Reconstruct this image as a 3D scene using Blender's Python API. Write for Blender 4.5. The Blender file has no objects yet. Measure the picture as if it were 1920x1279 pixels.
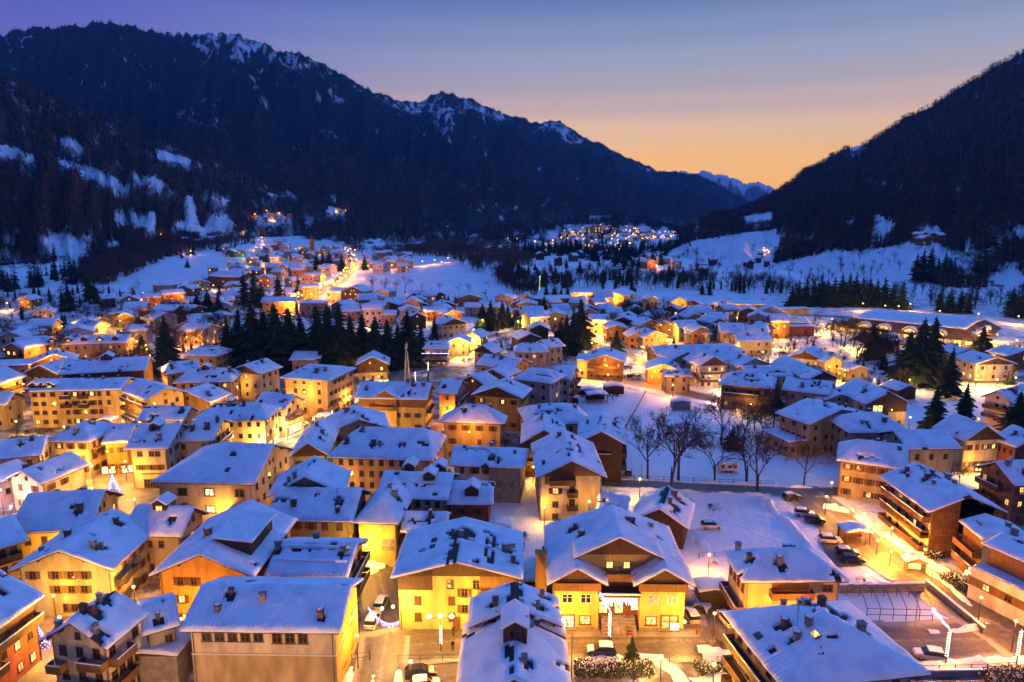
import bpy, bmesh, math, random
import numpy as np
from mathutils import Vector, Matrix, noise
from mathutils.bvhtree import BVHTree

random.seed(7)
RNG = np.random.default_rng(11)
scene = bpy.context.scene
R = math.radians
COL = scene.collection

# ------------------------------------------------------------------ camera
CAM_H, FPX, CU, CV = 62.0, 1281.0, 960.0, 639.5
PITCH = math.atan((639.5 - 400.0) / FPX)
cam_d = bpy.data.cameras.new('camera')
cam_d.sensor_width = 36.0
cam_d.lens = 36.0 * FPX / 1920.0
cam_d.clip_start = 1.0
cam_d.clip_end = 60000.0
cam = bpy.data.objects.new('camera', cam_d)
COL.objects.link(cam)
cam.location = (0, 0, CAM_H)
cam.rotation_euler = (math.pi / 2 - PITCH, 0, 0)
scene.camera = cam

# ------------------------------------------------------------------ sky
SUN_AZ = R(26.0)          # the sun went down to the right of the valley
world = bpy.data.worlds.new('World')
scene.world = world
world.use_nodes = True
wn, wl = world.node_tree.nodes, world.node_tree.links
wn.clear()
w_out = wn.new('ShaderNodeOutputWorld')
w_bg = wn.new('ShaderNodeBackground')
w_sky = wn.new('ShaderNodeTexSky')
w_sky.sky_type = 'NISHITA'
w_sky.sun_disc = False
w_sky.sun_elevation = R(-2.0)
w_sky.sun_rotation = SUN_AZ
w_sky.altitude = 800
w_sky.air_density = 1.4
w_sky.dust_density = 1.0
w_sky.ozone_density = 4.0
# dusk colours: elevation ramp away from the sunset, another one towards it
tc = wn.new('ShaderNodeTexCoord')
sep = wn.new('ShaderNodeSeparateXYZ')
wl.new(tc.outputs['Generated'], sep.inputs[0])
def wramp(stops):
    r = wn.new('ShaderNodeValToRGB')
    r.color_ramp.interpolation = 'EASE'
    e = r.color_ramp.elements
    while len(e) < len(stops):
        e.new(0.5)
    for k, (p, c) in enumerate(stops):
        e[k].position = p
        e[k].color = (*c, 1)
    wl.new(sep.outputs['Z'], r.inputs[0])
    return r
r_away = wramp([(0.0, (.55, .42, .55)), (0.12, (.36, .30, .54)), (0.19, (.17, .16, .55)), (0.25, (.11, .13, .55)), (0.28, (.085, .115, .52)), (0.42, (.045, .085, .42)), (1.0, (.03, .08, .38))])
r_sun = wramp([(0.0, (1.5, .66, .04)), (0.066, (1.4, .74, .15)), (0.113, (1.2, .74, .36)), (0.145, (.84, .59, .46)), (0.174, (.57, .50, .50)), (0.20, (.44, .46, .56)), (0.233, (.30, .37, .53)), (0.275, (.17, .25, .47)), (0.45, (.05, .09, .40)), (1.0, (.03, .08, .38))])
dot = wn.new('ShaderNodeVectorMath'); dot.operation = 'DOT_PRODUCT'
dot.inputs[1].default_value = (math.sin(SUN_AZ), math.cos(SUN_AZ), 0)
wl.new(tc.outputs['Generated'], dot.inputs[0])
mr = wn.new('ShaderNodeMapRange'); mr.interpolation_type = 'SMOOTHSTEP'
mr.inputs['From Min'].default_value = 0.45
mr.inputs['From Max'].default_value = 0.97
wl.new(dot.outputs['Value'], mr.inputs['Value'])
mx = wn.new('ShaderNodeMix'); mx.data_type = 'RGBA'
wl.new(mr.outputs[0], mx.inputs['Factor'])
wl.new(r_away.outputs[0], mx.inputs['A'])
wl.new(r_sun.outputs[0], mx.inputs['B'])
sc_ = wn.new('ShaderNodeVectorMath'); sc_.operation = 'SCALE'
sc_.inputs['Scale'].default_value = 10.0
wl.new(mx.outputs['Result'], sc_.inputs[0])
add = wn.new('ShaderNodeVectorMath'); add.operation = 'ADD'
wl.new(w_sky.outputs[0], add.inputs[0])
wl.new(sc_.outputs[0], add.inputs[1])
wl.new(add.outputs[0], w_bg.inputs['Color'])
w_bg.inputs['Strength'].default_value = 0.10
wl.new(w_bg.outputs[0], w_out.inputs['Surface'])

# ------------------------------------------------------------------ dusk glow (very soft)
sun_d = bpy.data.lights.new('sun', 'SUN')
sun_d.energy = 1.5
sun_d.color = (.13, .38, 1.0)
sun_d.angle = R(90)
sun = bpy.data.objects.new('sun', sun_d)
COL.objects.link(sun)
sun.rotation_euler = (R(-42), 0, -SUN_AZ)

scene.view_settings.view_transform = 'Standard'
scene.view_settings.look = 'None'
scene.view_settings.exposure = 0.0
scene.view_settings.gamma = 1.0
scene.view_settings.use_curve_mapping = False
cy = scene.cycles
cy.max_bounces = 5
cy.diffuse_bounces = 2
cy.glossy_bounces = 2
cy.transmission_bounces = 3
cy.volume_bounces = 0
cy.transparent_max_bounces = 6
cy.use_denoising = True
cy.use_light_tree = True
cy.sample_clamp_indirect = 3.0
cy.caustics_reflective = False
cy.caustics_refractive = False

HAZE = 0.000058

# ------------------------------------------------------------------ pixel -> place helpers
FWD = Vector((0, math.cos(PITCH), -math.sin(PITCH)))
UPV = Vector((0, math.sin(PITCH), math.cos(PITCH)))
EYE = Vector((0, 0, CAM_H))
def ray(u, v):
    return FWD + Vector((1, 0, 0)) * ((u - CU) / FPX) - UPV * ((v - CV) / FPX)
def P(u, v, z=0.0):
    r = ray(u, v)
    return EYE + r * ((z - CAM_H) / r.z)
def Pd(u, v, y):
    r = ray(u, v)
    return EYE + r * (y / r.y)
def proj(p):
    d = Vector(p) - EYE
    w = d.dot(FWD)
    return CU + FPX * d.x / w, CV - FPX * d.dot(UPV) / w
def mpp(p):
    """metres per photo pixel at a point"""
    return (Vector(p) - EYE).dot(FWD) / FPX

# ------------------------------------------------------------------ materials
MATS = {}
def newmat(name):
    m = bpy.data.materials.new(name)
    m.use_nodes = True
    MATS[name] = m
    return m, m.node_tree.nodes, m.node_tree.links, m.node_tree.nodes['Principled BSDF']

def mat(name, c, c2=None, scale=1.0, rough=.8, detail=4, bump=0.0, bscale=None, spec=.3, metal=0.0, use_obj=False, stretch=None, lo=.35, hi=.65):
    m, n, l, b = newmat(name)
    b.inputs['Roughness'].default_value = rough
    b.inputs['Specular IOR Level'].default_value = spec
    b.inputs['Metallic'].default_value = metal
    geo = n.new('ShaderNodeNewGeometry')
    vec = geo.outputs['Position']
    if stretch:
        mp = n.new('ShaderNodeMapping'); mp.inputs['Scale'].default_value = stretch
        l.new(vec, mp.inputs[0]); vec = mp.outputs[0]
    tex = n.new('ShaderNodeTexNoise'); tex.inputs['Scale'].default_value = scale; tex.inputs['Detail'].default_value = detail
    l.new(vec, tex.inputs['Vector'])
    rp = n.new('ShaderNodeMapRange')
    rp.inputs['From Min'].default_value = lo; rp.inputs['From Max'].default_value = hi
    l.new(tex.outputs['Fac'], rp.inputs['Value'])
    mix = n.new('ShaderNodeMix'); mix.data_type = 'RGBA'
    l.new(rp.outputs[0], mix.inputs['Factor'])
    if use_obj:
        oi = n.new('ShaderNodeObjectInfo')
        dk = n.new('ShaderNodeMix'); dk.data_type = 'RGBA'; dk.blend_type = 'MULTIPLY'; dk.inputs['Factor'].default_value = 1
        l.new(oi.outputs['Color'], dk.inputs['A']); dk.inputs['B'].default_value = (*(c2 or (.7, .7, .7)), 1)
        l.new(oi.outputs['Color'], mix.inputs['A']); l.new(dk.outputs['Result'], mix.inputs['B'])
    else:
        mix.inputs['A'].default_value = (*c, 1)
        mix.inputs['B'].default_value = (*(c2 or tuple(x * .75 for x in c)), 1)
    l.new(mix.outputs['Result'], b.inputs['Base Color'])
    if bump:
        t2 = n.new('ShaderNodeTexNoise'); t2.inputs['Scale'].default_value = bscale or scale * 3; t2.inputs['Detail'].default_value = 3
        l.new(vec, t2.inputs['Vector'])
        bp = n.new('ShaderNodeBump'); bp.inputs['Strength'].default_value = bump; bp.inputs['Distance'].default_value = .2
        l.new(t2.outputs['Fac'], bp.inputs['Height'])
        l.new(bp.outputs[0], b.inputs['Normal'])
    return m

def emat(name, c, s, var=0.0, vscale=3.0, sample='NONE'):
    m, n, l, b = newmat(name)
    b.inputs['Base Color'].default_value = (.05, .04, .03, 1)
    b.inputs['Emission Color'].default_value = (*c, 1)
    b.inputs['Emission Strength'].default_value = s
    if var:
        g = n.new('ShaderNodeNewGeometry')
        t = n.new('ShaderNodeTexNoise'); t.inputs['Scale'].default_value = vscale; t.inputs['Detail'].default_value = 2
        l.new(g.outputs['Position'], t.inputs['Vector'])
        k = n.new('ShaderNodeMapRange'); k.inputs['From Min'].default_value = .3; k.inputs['From Max'].default_value = .7
        k.inputs['To Min'].default_value = s * (1 - var); k.inputs['To Max'].default_value = s * (1 + var)
        l.new(t.outputs['Fac'], k.inputs['Value'])
        l.new(k.outputs[0], b.inputs['Emission Strength'])
    try:
        m.cycles.emission_sampling = sample
    except Exception:
        pass
    return m

SNOWC = (.86, .88, .92)
def snow_mat(name, roof=False):
    m, n, l, b = newmat(name)
    b.inputs['Roughness'].default_value = .65
    b.inputs['Specular IOR Level'].default_value = .25
    g = n.new('ShaderNodeNewGeometry')
    t = n.new('ShaderNodeTexNoise'); t.inputs['Scale'].default_value = .35 if roof else .09; t.inputs['Detail'].default_value = 6
    l.new(g.outputs['Position'], t.inputs['Vector'])
    mix = n.new('ShaderNodeMix'); mix.data_type = 'RGBA'
    mix.inputs['A'].default_value = (*SNOWC, 1)
    mix.inputs['B'].default_value = (.56, .62, .72, 1) if roof else (.70, .72, .76, 1)
    k = n.new('ShaderNodeMapRange'); k.inputs['From Min'].default_value = .45; k.inputs['From Max'].default_value = .8
    l.new(t.outputs['Fac'], k.inputs['Value'])
    l.new(k.outputs[0], mix.inputs['Factor'])
    l.new(mix.outputs['Result'], b.inputs['Base Color'])
    t2 = n.new('ShaderNodeTexNoise'); t2.inputs['Scale'].default_value = 1.1 if roof else .7; t2.inputs['Detail'].default_value = 5 if roof else 9
    l.new(g.outputs['Position'], t2.inputs['Vector'])
    h = t2.outputs['Fac']
    if roof:     # rows of tiles that still show through the snow
        uv = n.new('ShaderNodeUVMap')
        wv = n.new('ShaderNodeTexWave'); wv.wave_type = 'BANDS'; wv.bands_direction = 'X'
        wv.inputs['Scale'].default_value = .55; wv.inputs['Distortion'].default_value = 3.5
        wv.inputs['Detail'].default_value = 2; wv.inputs['Detail Scale'].default_value = .8
        l.new(uv.outputs[0], wv.inputs['Vector'])
        mm = n.new('ShaderNodeMath'); mm.operation = 'MULTIPLY_ADD'; mm.inputs[1].default_value = .24
        l.new(wv.outputs['Fac'], mm.inputs[0]); l.new(t2.outputs['Fac'], mm.inputs[2])
        h = mm.outputs[0]
    bp = n.new('ShaderNodeBump'); bp.inputs['Strength'].default_value = .6 if roof else .8; bp.inputs['Distance'].default_value = .25 if roof else .7
    l.new(h, bp.inputs['Height'])
    l.new(bp.outputs[0], b.inputs['Normal'])
    return m

snow_mat('snow'); snow_mat('roof_snow', True)
def ground_mat():
    m = snow_mat('ground_snow'); n, l = m.node_tree.nodes, m.node_tree.links; b = n['Principled BSDF']
    src = b.inputs['Base Color'].links[0].from_socket
    g = n.new('ShaderNodeNewGeometry'); t = n.new('ShaderNodeTexNoise'); t.inputs['Scale'].default_value = .16; t.inputs['Detail'].default_value = 9; t.inputs['Roughness'].default_value = .65
    l.new(g.outputs['Position'], t.inputs['Vector'])
    at = n.new('ShaderNodeAttribute'); at.attribute_name = 'snow'
    ad = n.new('ShaderNodeMath'); ad.operation = 'ADD'; l.new(at.outputs['Fac'], ad.inputs[0]); l.new(t.outputs['Fac'], ad.inputs[1])
    k = n.new('ShaderNodeMapRange'); k.inputs['From Min'].default_value = .92; k.inputs['From Max'].default_value = 1.15; l.new(ad.outputs[0], k.inputs['Value'])
    mx_ = n.new('ShaderNodeMix'); mx_.data_type = 'RGBA'; l.new(k.outputs[0], mx_.inputs['Factor']); l.new(src, mx_.inputs['A']); mx_.inputs['B'].default_value = (.15, .125, .105, 1)
    l.new(mx_.outputs['Result'], b.inputs['Base Color'])
ground_mat()
mat('plaster', None, (.60, .56, .50), .55, .9, 8, .2, 4.0, use_obj=True, stretch=(1, 1, .3))
mat('stonewall', (.30, .27, .24), (.16, .15, .14), 2.2, .9, 3, .5, 5.0)
mat('timber', (.085, .045, .022), (.045, .024, .013), 1.2, .75, 4, .3, 6.0, stretch=(6, 6, .6))
mat('timber_light', (.20, .105, .04), (.12, .06, .025), 1.2, .75, 4, .3, 6.0, stretch=(6, 6, .6))
mat('timber_obj', None, (.6, .6, .6), 1.5, .75, 4, .2, 6.0, use_obj=True, stretch=(6, 6, .6))
mat('roof_tile', (.045, .032, .030), (.085, .055, .048), 2.0, .8, 4, .4, 5.0)
mat('frame_wood', (.16, .085, .04), (.10, .05, .025), 3.0, .7)
mat('frame_white', (.62, .58, .50), (.5, .46, .40), 3.0, .7)
mat('metal', (.10, .10, .105), (.06, .06, .06), 3.0, .45, metal=.6)
mat('chimney_brick', (.20, .12, .09), (.11, .075, .06), 2.5, .9, 4, .4, 8)
def road_mat(name, tar, tar2, snowy, edge):
    """wheel tracks down to the tar, trodden snow between and towards the edges"""
    m, n, l, b = newmat(name)
    b.inputs['Roughness'].default_value = .5
    uv = n.new('ShaderNodeUVMap'); sp = n.new('ShaderNodeSeparateXYZ'); l.new(uv.outputs[0], sp.inputs[0])
    g = n.new('ShaderNodeNewGeometry')
    def noi(sc, d):
        t = n.new('ShaderNodeTexNoise'); t.inputs['Scale'].default_value = sc; t.inputs['Detail'].default_value = d; t.inputs['Roughness'].default_value = .65
        l.new(g.outputs['Position'], t.inputs['Vector']); return t.outputs['Fac']
    def mth(op, a, c=None):
        k = n.new('ShaderNodeMath'); k.operation = op
        for q, x in enumerate((a, c)):
            if x is None: continue
            if isinstance(x, (int, float)): k.inputs[q].default_value = x
            else: l.new(x, k.inputs[q])
        return k.outputs[0]
    n1, n2 = noi(.35, 8), noi(1.4, 6)
    ax = mth('ABSOLUTE', mth('ADD', sp.outputs['X'], mth('MULTIPLY', mth('SUBTRACT', noi(.06, 2), .5), .5)))
    trk = mth('ABSOLUTE', mth('SUBTRACT', mth('ABSOLUTE', mth('SUBTRACT', ax, .42)), .16))      # distance to a wheel track
    f = mth('ADD', mth('ADD', mth('MULTIPLY', trk, 1.9), mth('MULTIPLY', mth('POWER', ax, 5.0), edge)), mth('ADD', mth('MULTIPLY', n1, 1.3), mth('MULTIPLY', n2, .5)))
    k = n.new('ShaderNodeMapRange'); k.inputs['From Min'].default_value = 1.2; k.inputs['From Max'].default_value = 1.9; l.new(f, k.inputs['Value'])
    mt = n.new('ShaderNodeMix'); mt.data_type = 'RGBA'; mt.inputs['A'].default_value = (*tar, 1); mt.inputs['B'].default_value = (*tar2, 1); l.new(n2, mt.inputs['Factor'])
    mx_ = n.new('ShaderNodeMix'); mx_.data_type = 'RGBA'; l.new(k.outputs[0], mx_.inputs['Factor']); l.new(mt.outputs['Result'], mx_.inputs['A']); mx_.inputs['B'].default_value = (*snowy, 1)
    l.new(mx_.outputs['Result'], b.inputs['Base Color'])
    bp = n.new('ShaderNodeBump'); bp.inputs['Strength'].default_value = .5; bp.inputs['Distance'].default_value = .2; l.new(f, bp.inputs['Height']); l.new(bp.outputs[0], b.inputs['Normal'])
road_mat('asphalt', (.055, .048, .042), (.12, .105, .09), (.30, .27, .245), .9)
road_mat('slush', (.085, .075, .065), (.20, .18, .16), (.52, .49, .46), 1.2)
mat('paving', (.16, .13, .10), (.30, .27, .24), .30, .6, 6, .3, 2.5, lo=.40, hi=.66)
mat('stone', (.30, .27, .24), (.19, .175, .16), 1.0, .9, 4, .4, 3)
mat('bark', (.045, .034, .028), (.025, .019, .016), 1.5, .95)
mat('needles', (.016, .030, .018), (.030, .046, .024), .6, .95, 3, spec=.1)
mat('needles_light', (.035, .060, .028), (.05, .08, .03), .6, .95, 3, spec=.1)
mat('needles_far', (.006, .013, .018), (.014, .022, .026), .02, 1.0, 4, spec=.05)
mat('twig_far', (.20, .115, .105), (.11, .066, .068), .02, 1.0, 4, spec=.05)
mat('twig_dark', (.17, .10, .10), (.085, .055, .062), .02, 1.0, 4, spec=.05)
mat('twigs', (.085, .066, .056), (.055, .042, .037), .5, .95, spec=.1)
mat('hedge', (.06, .075, .025), (.03, .045, .018), 1.2, .9, 5, .3, 5)
mat('rubber', (.012, .012, .012), None, 1, .8)
mat('chrome', (.45, .45, .45), None, 1, .3, metal=.9)
mat('carpaint', None, (.85, .85, .85), .4, .28, 2, use_obj=True, spec=.6)
mat('cloth', None, (.75, .75, .75), 8, .9, 2, use_obj=True)
mat('skin', (.45, .28, .20), None, 3, .6)
mat('greypaint', (.22, .22, .22), (.17, .17, .17), 1, .6)
mat('canvas', (.55, .53, .48), (.42, .40, .38), .7, .8)
m, n, l, b = newmat('glass_dark')
b.inputs['Base Color'].default_value = (.014, .016, .022, 1); b.inputs['Roughness'].default_value = .12; b.inputs['Specular IOR Level'].default_value = .6
emat('lit_warm', (1.0, .52, .14), 1.6, .7, 2.2)
emat('lit_yellow', (1.0, .64, .20), 2.0, .65, 1.6)
emat('lit_shop', (1.0, .72, .36), 2.2, .75, 1.6)
emat('lit_dim', (1.0, .55, .22), .75, .6, 2.0)
emat('bulb_sodium', (1.0, .64, .17), 12)
emat('bulb_orange', (1.0, .46, .09), 9)
emat('bulb_white', (1.0, .88, .66), 8)
emat('bulb_fairy', (.50, .36, 1.0), 4.5)
emat('bulb_fairy_warm', (1.0, .82, .58), 6)
emat('bulb_green', (.45, 1.0, .30), 2)
emat('bulb_far', (1.0, .42, .07), 4.0)
emat('bulb_far_pale', (1.0, .62, .22), 3.0)
emat('bulb_pink', (1.0, .45, .62), 12)
emat('bulb_red', (1.0, .07, .04), 6)
emat('letter_lit', (1.0, .62, .34), 1.6)

# ------------------------------------------------------------------ object helpers
def mesh(name, verts, faces, mats, fm=None, smooth=False, uv=None):
    me = bpy.data.meshes.new(name)
    me.from_pydata([tuple(v) for v in verts], [], faces)
    for k in (mats if isinstance(mats, (list, tuple)) else [mats]):
        me.materials.append(MATS[k])
    if fm is not None:
        me.polygons.foreach_set('material_index', fm)
    if smooth:
        me.polygons.foreach_set('use_smooth', [True] * len(faces))
    if uv is not None:
        lay = me.uv_layers.new(name='UVMap')
        idx = np.empty(len(me.loops), dtype=np.int32)
        me.loops.foreach_get('vertex_index', idx)
        lay.data.foreach_set('uv', np.asarray(uv, dtype=np.float32)[idx].ravel())
    me.update()
    return me

def obj(name, data, parent=None, loc=(0, 0, 0), rz=0.0, scale=None, color=None, rot=None):
    o = bpy.data.objects.new(name, data)
    COL.objects.link(o)
    if parent is not None:
        o.parent = parent
    o.location = loc
    if rot is not None:
        o.rotation_euler = rot
    elif rz:
        o.rotation_euler = (0, 0, rz)
    if scale is not None:
        o.scale = scale
    if color is not None:
        o.color = (*color, 1)
    return o

def tag(o, label, cat, group=None, kind=None):
    if label: o['label'] = label
    if cat: o['category'] = cat
    if group: o['group'] = group
    if kind: o['kind'] = kind
    return o

def thing(name, label, cat, loc=(0, 0, 0), rz=0.0, group=None):
    return tag(obj(name, None, None, loc, rz), label, cat, group)

class MB:
    """collects simple solids into one mesh"""
    def __init__(s):
        s.v, s.f, s.m = [], [], []
    def add(s, vs, fs, mi=0):
        b0 = len(s.v); s.v += [tuple(x) for x in vs]
        for f in fs:
            s.f.append(tuple(i + b0 for i in f)); s.m.append(mi)
        return s
    def box(s, x0, x1, y0, y1, z0, z1, mi=0):
        return s.add([(x0, y0, z0), (x1, y0, z0), (x1, y1, z0), (x0, y1, z0), (x0, y0, z1), (x1, y0, z1), (x1, y1, z1), (x0, y1, z1)],
                     [(3, 2, 1, 0), (4, 5, 6, 7), (0, 1, 5, 4), (1, 2, 6, 5), (2, 3, 7, 6), (3, 0, 4, 7)], mi)
    def tube(s, pts, rad, sides=6, mi=0, cap=True):
        n = len(pts); vs = []
        for k, p in enumerate(pts):
            p = Vector(p)
            d = (Vector(pts[min(k + 1, n - 1)]) - Vector(pts[max(k - 1, 0)])).normalized()
            a = d.orthogonal().normalized() if k == 0 else (a - d * a.dot(d)).normalized()
            c = d.cross(a)
            r = rad[k] if isinstance(rad, (list, tuple)) else rad
            vs += [p + (a * math.cos(2 * math.pi * q / sides) + c * math.sin(2 * math.pi * q / sides)) * r for q in range(sides)]
        fs = [(k * sides + q, k * sides + (q + 1) % sides, (k + 1) * sides + (q + 1) % sides, (k + 1) * sides + q) for k in range(n - 1) for q in range(sides)]
        if cap:
            fs += [tuple(range(sides))[::-1], tuple(range((n - 1) * sides, n * sides))]
        return s.add(vs, fs, mi)
    def prism(s, poly, y0, y1, mi=0):
        """polygon in xz extruded along y"""
        n = len(poly)
        vs = [(x, y0, z) for x, z in poly] + [(x, y1, z) for x, z in poly]
        fs = [tuple(range(n)), tuple(range(2 * n - 1, n - 1, -1))] + [(k, (k + 1) % n, n + (k + 1) % n, n + k)[::-1] for k in range(n)]
        return s.add(vs, fs, mi)
    def ball(s, c, r, seg=6, rings=4, mi=0, sz=1.0, jit=0.0):
        vs = [(c[0], c[1], c[2] + r * sz)]
        for i in range(1, rings):
            a = math.pi * i / rings
            for q in range(seg):
                t = 2 * math.pi * q / seg
                k = r * (1 + (random.random() - .5) * jit)
                vs.append((c[0] + k * math.sin(a) * math.cos(t), c[1] + k * math.sin(a) * math.sin(t), c[2] + k * sz * math.cos(a)))
        vs.append((c[0], c[1], c[2] - r * sz))
        fs = [(0, 1 + q, 1 + (q + 1) % seg) for q in range(seg)]
        for i in range(rings - 2):
            fs += [(1 + i * seg + q, 1 + (i + 1) * seg + q, 1 + (i + 1) * seg + (q + 1) % seg, 1 + i * seg + (q + 1) % seg) for q in range(seg)]
        e = len(vs) - 1
        fs += [(e, e - seg + (q + 1) % seg, e - seg + q) for q in range(seg)]
        return s.add(vs, fs, mi)
    def mesh(s, name, mats, smooth=False):
        return mesh(name, s.v, s.f, mats, s.m, smooth)

def inpoly(u, v, poly):
    c = False
    n = len(poly)
    for i in range(n):
        x0, y0 = poly[i]; x1, y1 = poly[i - 1]
        if (y0 > v) != (y1 > v) and u < (x1 - x0) * (v - y0) / (y1 - y0) + x0:
            c = not c
    return c
# ------------------------------------------------------------------ terrain
def fbm(x, y, z=0.0, o=4):
    return noise.fractal((x, y, z), 1.0, 2.0, o)

def ground_z(x, y):
    """height of the valley floor"""
    z = 0.0
    # raised meadow in the middle of the valley
    d = ((x + 55) / 105.0) ** 2 + ((y - 730) / 130.0) ** 2
    if d < 1: z += 9.0 * (1 - d) ** 1.2
    # the village climbs a little towards the left-hand slope
    if y > 260:
        t = min(1.0, (y - 260) / 300.0)
        s = max(0.0, (-x - 150) / 260.0)
        z += min(14.0, 10.0 * t * s * s)
    if y < 420:
        z += .10 * fbm(x * .12, y * .12)
    else:
        z += .8 * fbm(x * .01, y * .01)
    return z

def interp(tab, x, k):
    xs = [t[0] for t in tab]
    return float(np.interp(x, xs, [t[k] for t in tab]))

TERR = []     # (verts, quads) for ray casts
def terrain(name, verts, quads, mats, attr=None, label=None):
    me = mesh(name, verts, quads, mats, smooth=True)
    if attr is not None:
        a = me.attributes.new('snow', 'FLOAT', 'POINT')
        a.data.foreach_set('value', np.asarray(attr, dtype=np.float32))
    o = obj(name, me)
    o['kind'] = 'structure'
    TERR.append((verts, quads))
    return o

# valley floor: finer towards the viewer, reaching back under the hills
def build_ground():
    vs = [1900, 1700, 1550, 1450, 1390] + [1340 - 8 * k for k in range(90)]
    vs = [v for v in vs if v > 640] + [640 - 4 * k for k in range(45)] + [462 - 2 * k for k in range(14)]
    vs = [v for v in vs if v > 434]
    us = list(range(-700, 2640, 24))
    V, Q, S = [], [], []
    TOWN = [(-700, 690), (300, 665), (560, 690), (860, 690), (1010, 760), (1000, 900), (905, 930), (900, 1010), (1000, 1060), (1010, 1150), (1330, 1100), (1400, 1130), (1900, 1195), (2640, 1180), (2640, 1900), (-700, 1900)]
    for v in vs:
        for u in us:
            p = P(u, v)
            V.append((p.x, p.y, ground_z(p.x, p.y)))
            S.append(.62 if inpoly(u, v, TOWN) else .46 if 556 < v < 735 and not (1100 < u < 1460 and v > 715) else 0.0)
    # last rows far away
    for y in (2600, 3600, 5200, 8000, 14000):
        for u in us:
            V.append(((u - CU) / FPX * y * 1.1, y, -2.0)); S.append(0.0)
    nu = len(us)
    nr = len(vs) + 5
    for j in range(nr - 1):
        for i in range(nu - 1):
            Q.append((j * nu + i, j * nu + i + 1, (j + 1) * nu + i + 1, (j + 1) * nu + i))
    terrain('ground', V, Q, 'ground_snow', S)
build_ground()

def hill_mat(name, forest, forest2, snow, ns, lo=.42, hi=.58):
    m, n, l, b = newmat(name)
    b.inputs['Roughness'].default_value = .95
    b.inputs['Specular IOR Level'].default_value = .1
    g = n.new('ShaderNodeNewGeometry')
    mp = n.new('ShaderNodeMapping'); mp.inputs['Scale'].default_value = (1, 1, .35)
    l.new(g.outputs['Position'], mp.inputs[0])
    t = n.new('ShaderNodeTexNoise'); t.inputs['Scale'].default_value = ns; t.inputs['Detail'].default_value = 8; t.inputs['Roughness'].default_value = .7
    l.new(mp.outputs[0], t.inputs['Vector'])
    t3 = n.new('ShaderNodeTexNoise'); t3.inputs['Scale'].default_value = ns * .12; t3.inputs['Detail'].default_value = 5
    l.new(g.outputs['Position'], t3.inputs['Vector'])
    f = n.new('ShaderNodeMix'); f.data_type = 'RGBA'
    f.inputs['A'].default_value = (*forest, 1); f.inputs['B'].default_value = (*forest2, 1)
    k3 = n.new('ShaderNodeMapRange'); k3.inputs['From Min'].default_value = .4; k3.inputs['From Max'].default_value = .6
    l.new(t3.outputs['Fac'], k3.inputs['Value']); l.new(k3.outputs[0], f.inputs['Factor'])
    at = n.new('ShaderNodeAttribute'); at.attribute_name = 'snow'
    ad = n.new('ShaderNodeMath'); ad.operation = 'ADD'
    l.new(at.outputs['Fac'], ad.inputs[0]); l.new(t.outputs['Fac'], ad.inputs[1])
    k = n.new('ShaderNodeMapRange'); k.inputs['From Min'].default_value = lo + .5; k.inputs['From Max'].default_value = hi + .5
    l.new(ad.outputs[0], k.inputs['Value'])
    mix = n.new('ShaderNodeMix'); mix.data_type = 'RGBA'
    l.new(k.outputs[0], mix.inputs['Factor'])
    l.new(f.outputs['Result'], mix.inputs['A']); mix.inputs['B'].default_value = (*snow, 1)
    l.new(mix.outputs['Result'], b.inputs['Base Color'])
    return m
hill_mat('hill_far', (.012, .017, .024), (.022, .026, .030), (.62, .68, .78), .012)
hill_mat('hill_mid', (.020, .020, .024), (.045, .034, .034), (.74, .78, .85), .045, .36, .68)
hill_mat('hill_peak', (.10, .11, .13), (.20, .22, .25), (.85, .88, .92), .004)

GRIDS = {}
def ridge(name, crest, foot, nu, nv, amp, material, snowfn, power=1.1, back=.5, fscale=1.0, gul=1.0, zfoot=-3.0):
    """a hillside: foot = [(u, distance)], crest = [(u, v, distance)]; falls away again behind the crest"""
    u0, u1 = crest[0][0], crest[-1][0]
    us = np.linspace(u0, u1, nu)
    V, S = [], []
    nb = max(3, nv // 8)
    rows = [j / nv for j in range(nv + 1)] + [1 + back * (k + 1) / nb for k in range(nb)]
    for s in rows:
        for i, u in enumerate(us):
            c = Pd(u, interp(crest, u, 1), interp(crest, u, 2))
            d = interp(foot, u, 1)
            f = Vector(((u - CU) / FPX * d * 1.02, d, zfoot))
            if s <= 1:
                p = f.lerp(c, s)
                p.z = f.z + (c.z - f.z) * s ** power
                w = math.sin(math.pi * s) ** .8 if s < 1 else 0
                wc = .12
            else:
                p = c + (c - f) * (s - 1)
                p.z = c.z - (c.z - f.z) * (s - 1) * 1.1
                w = .6 * (s - 1)
                wc = .1
            t = i / nu
            nz = fbm(u * .012 * fscale, s * 2.2, 3.1, 5) * .6 + gul * (abs(fbm(u * .022 * fscale, s * 1.1 + 7, 9.2, 4)) - .25)
            p.z += amp * w * nz
            p.z += amp * wc * fbm(u * .09 * fscale, s * 9, 1.7, 3) * (1 if s > .05 else 0)
            V.append(p)
            uu, vv = proj(p)
            S.append(snowfn(uu, vv, s, p))
    Q = []
    nr = len(rows)
    for j in range(nr - 1):
        for i in range(nu - 1):
            Q.append((j * nu + i, j * nu + i + 1, (j + 1) * nu + i + 1, (j + 1) * nu + i))
    o = terrain(name, [tuple(p) for p in V], Q, material, S)
    GRIDS[name] = (np.array([tuple(p) for p in V]).reshape(nr, nu, 3), np.array(S).reshape(nr, nu), nv)
    return o

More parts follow.
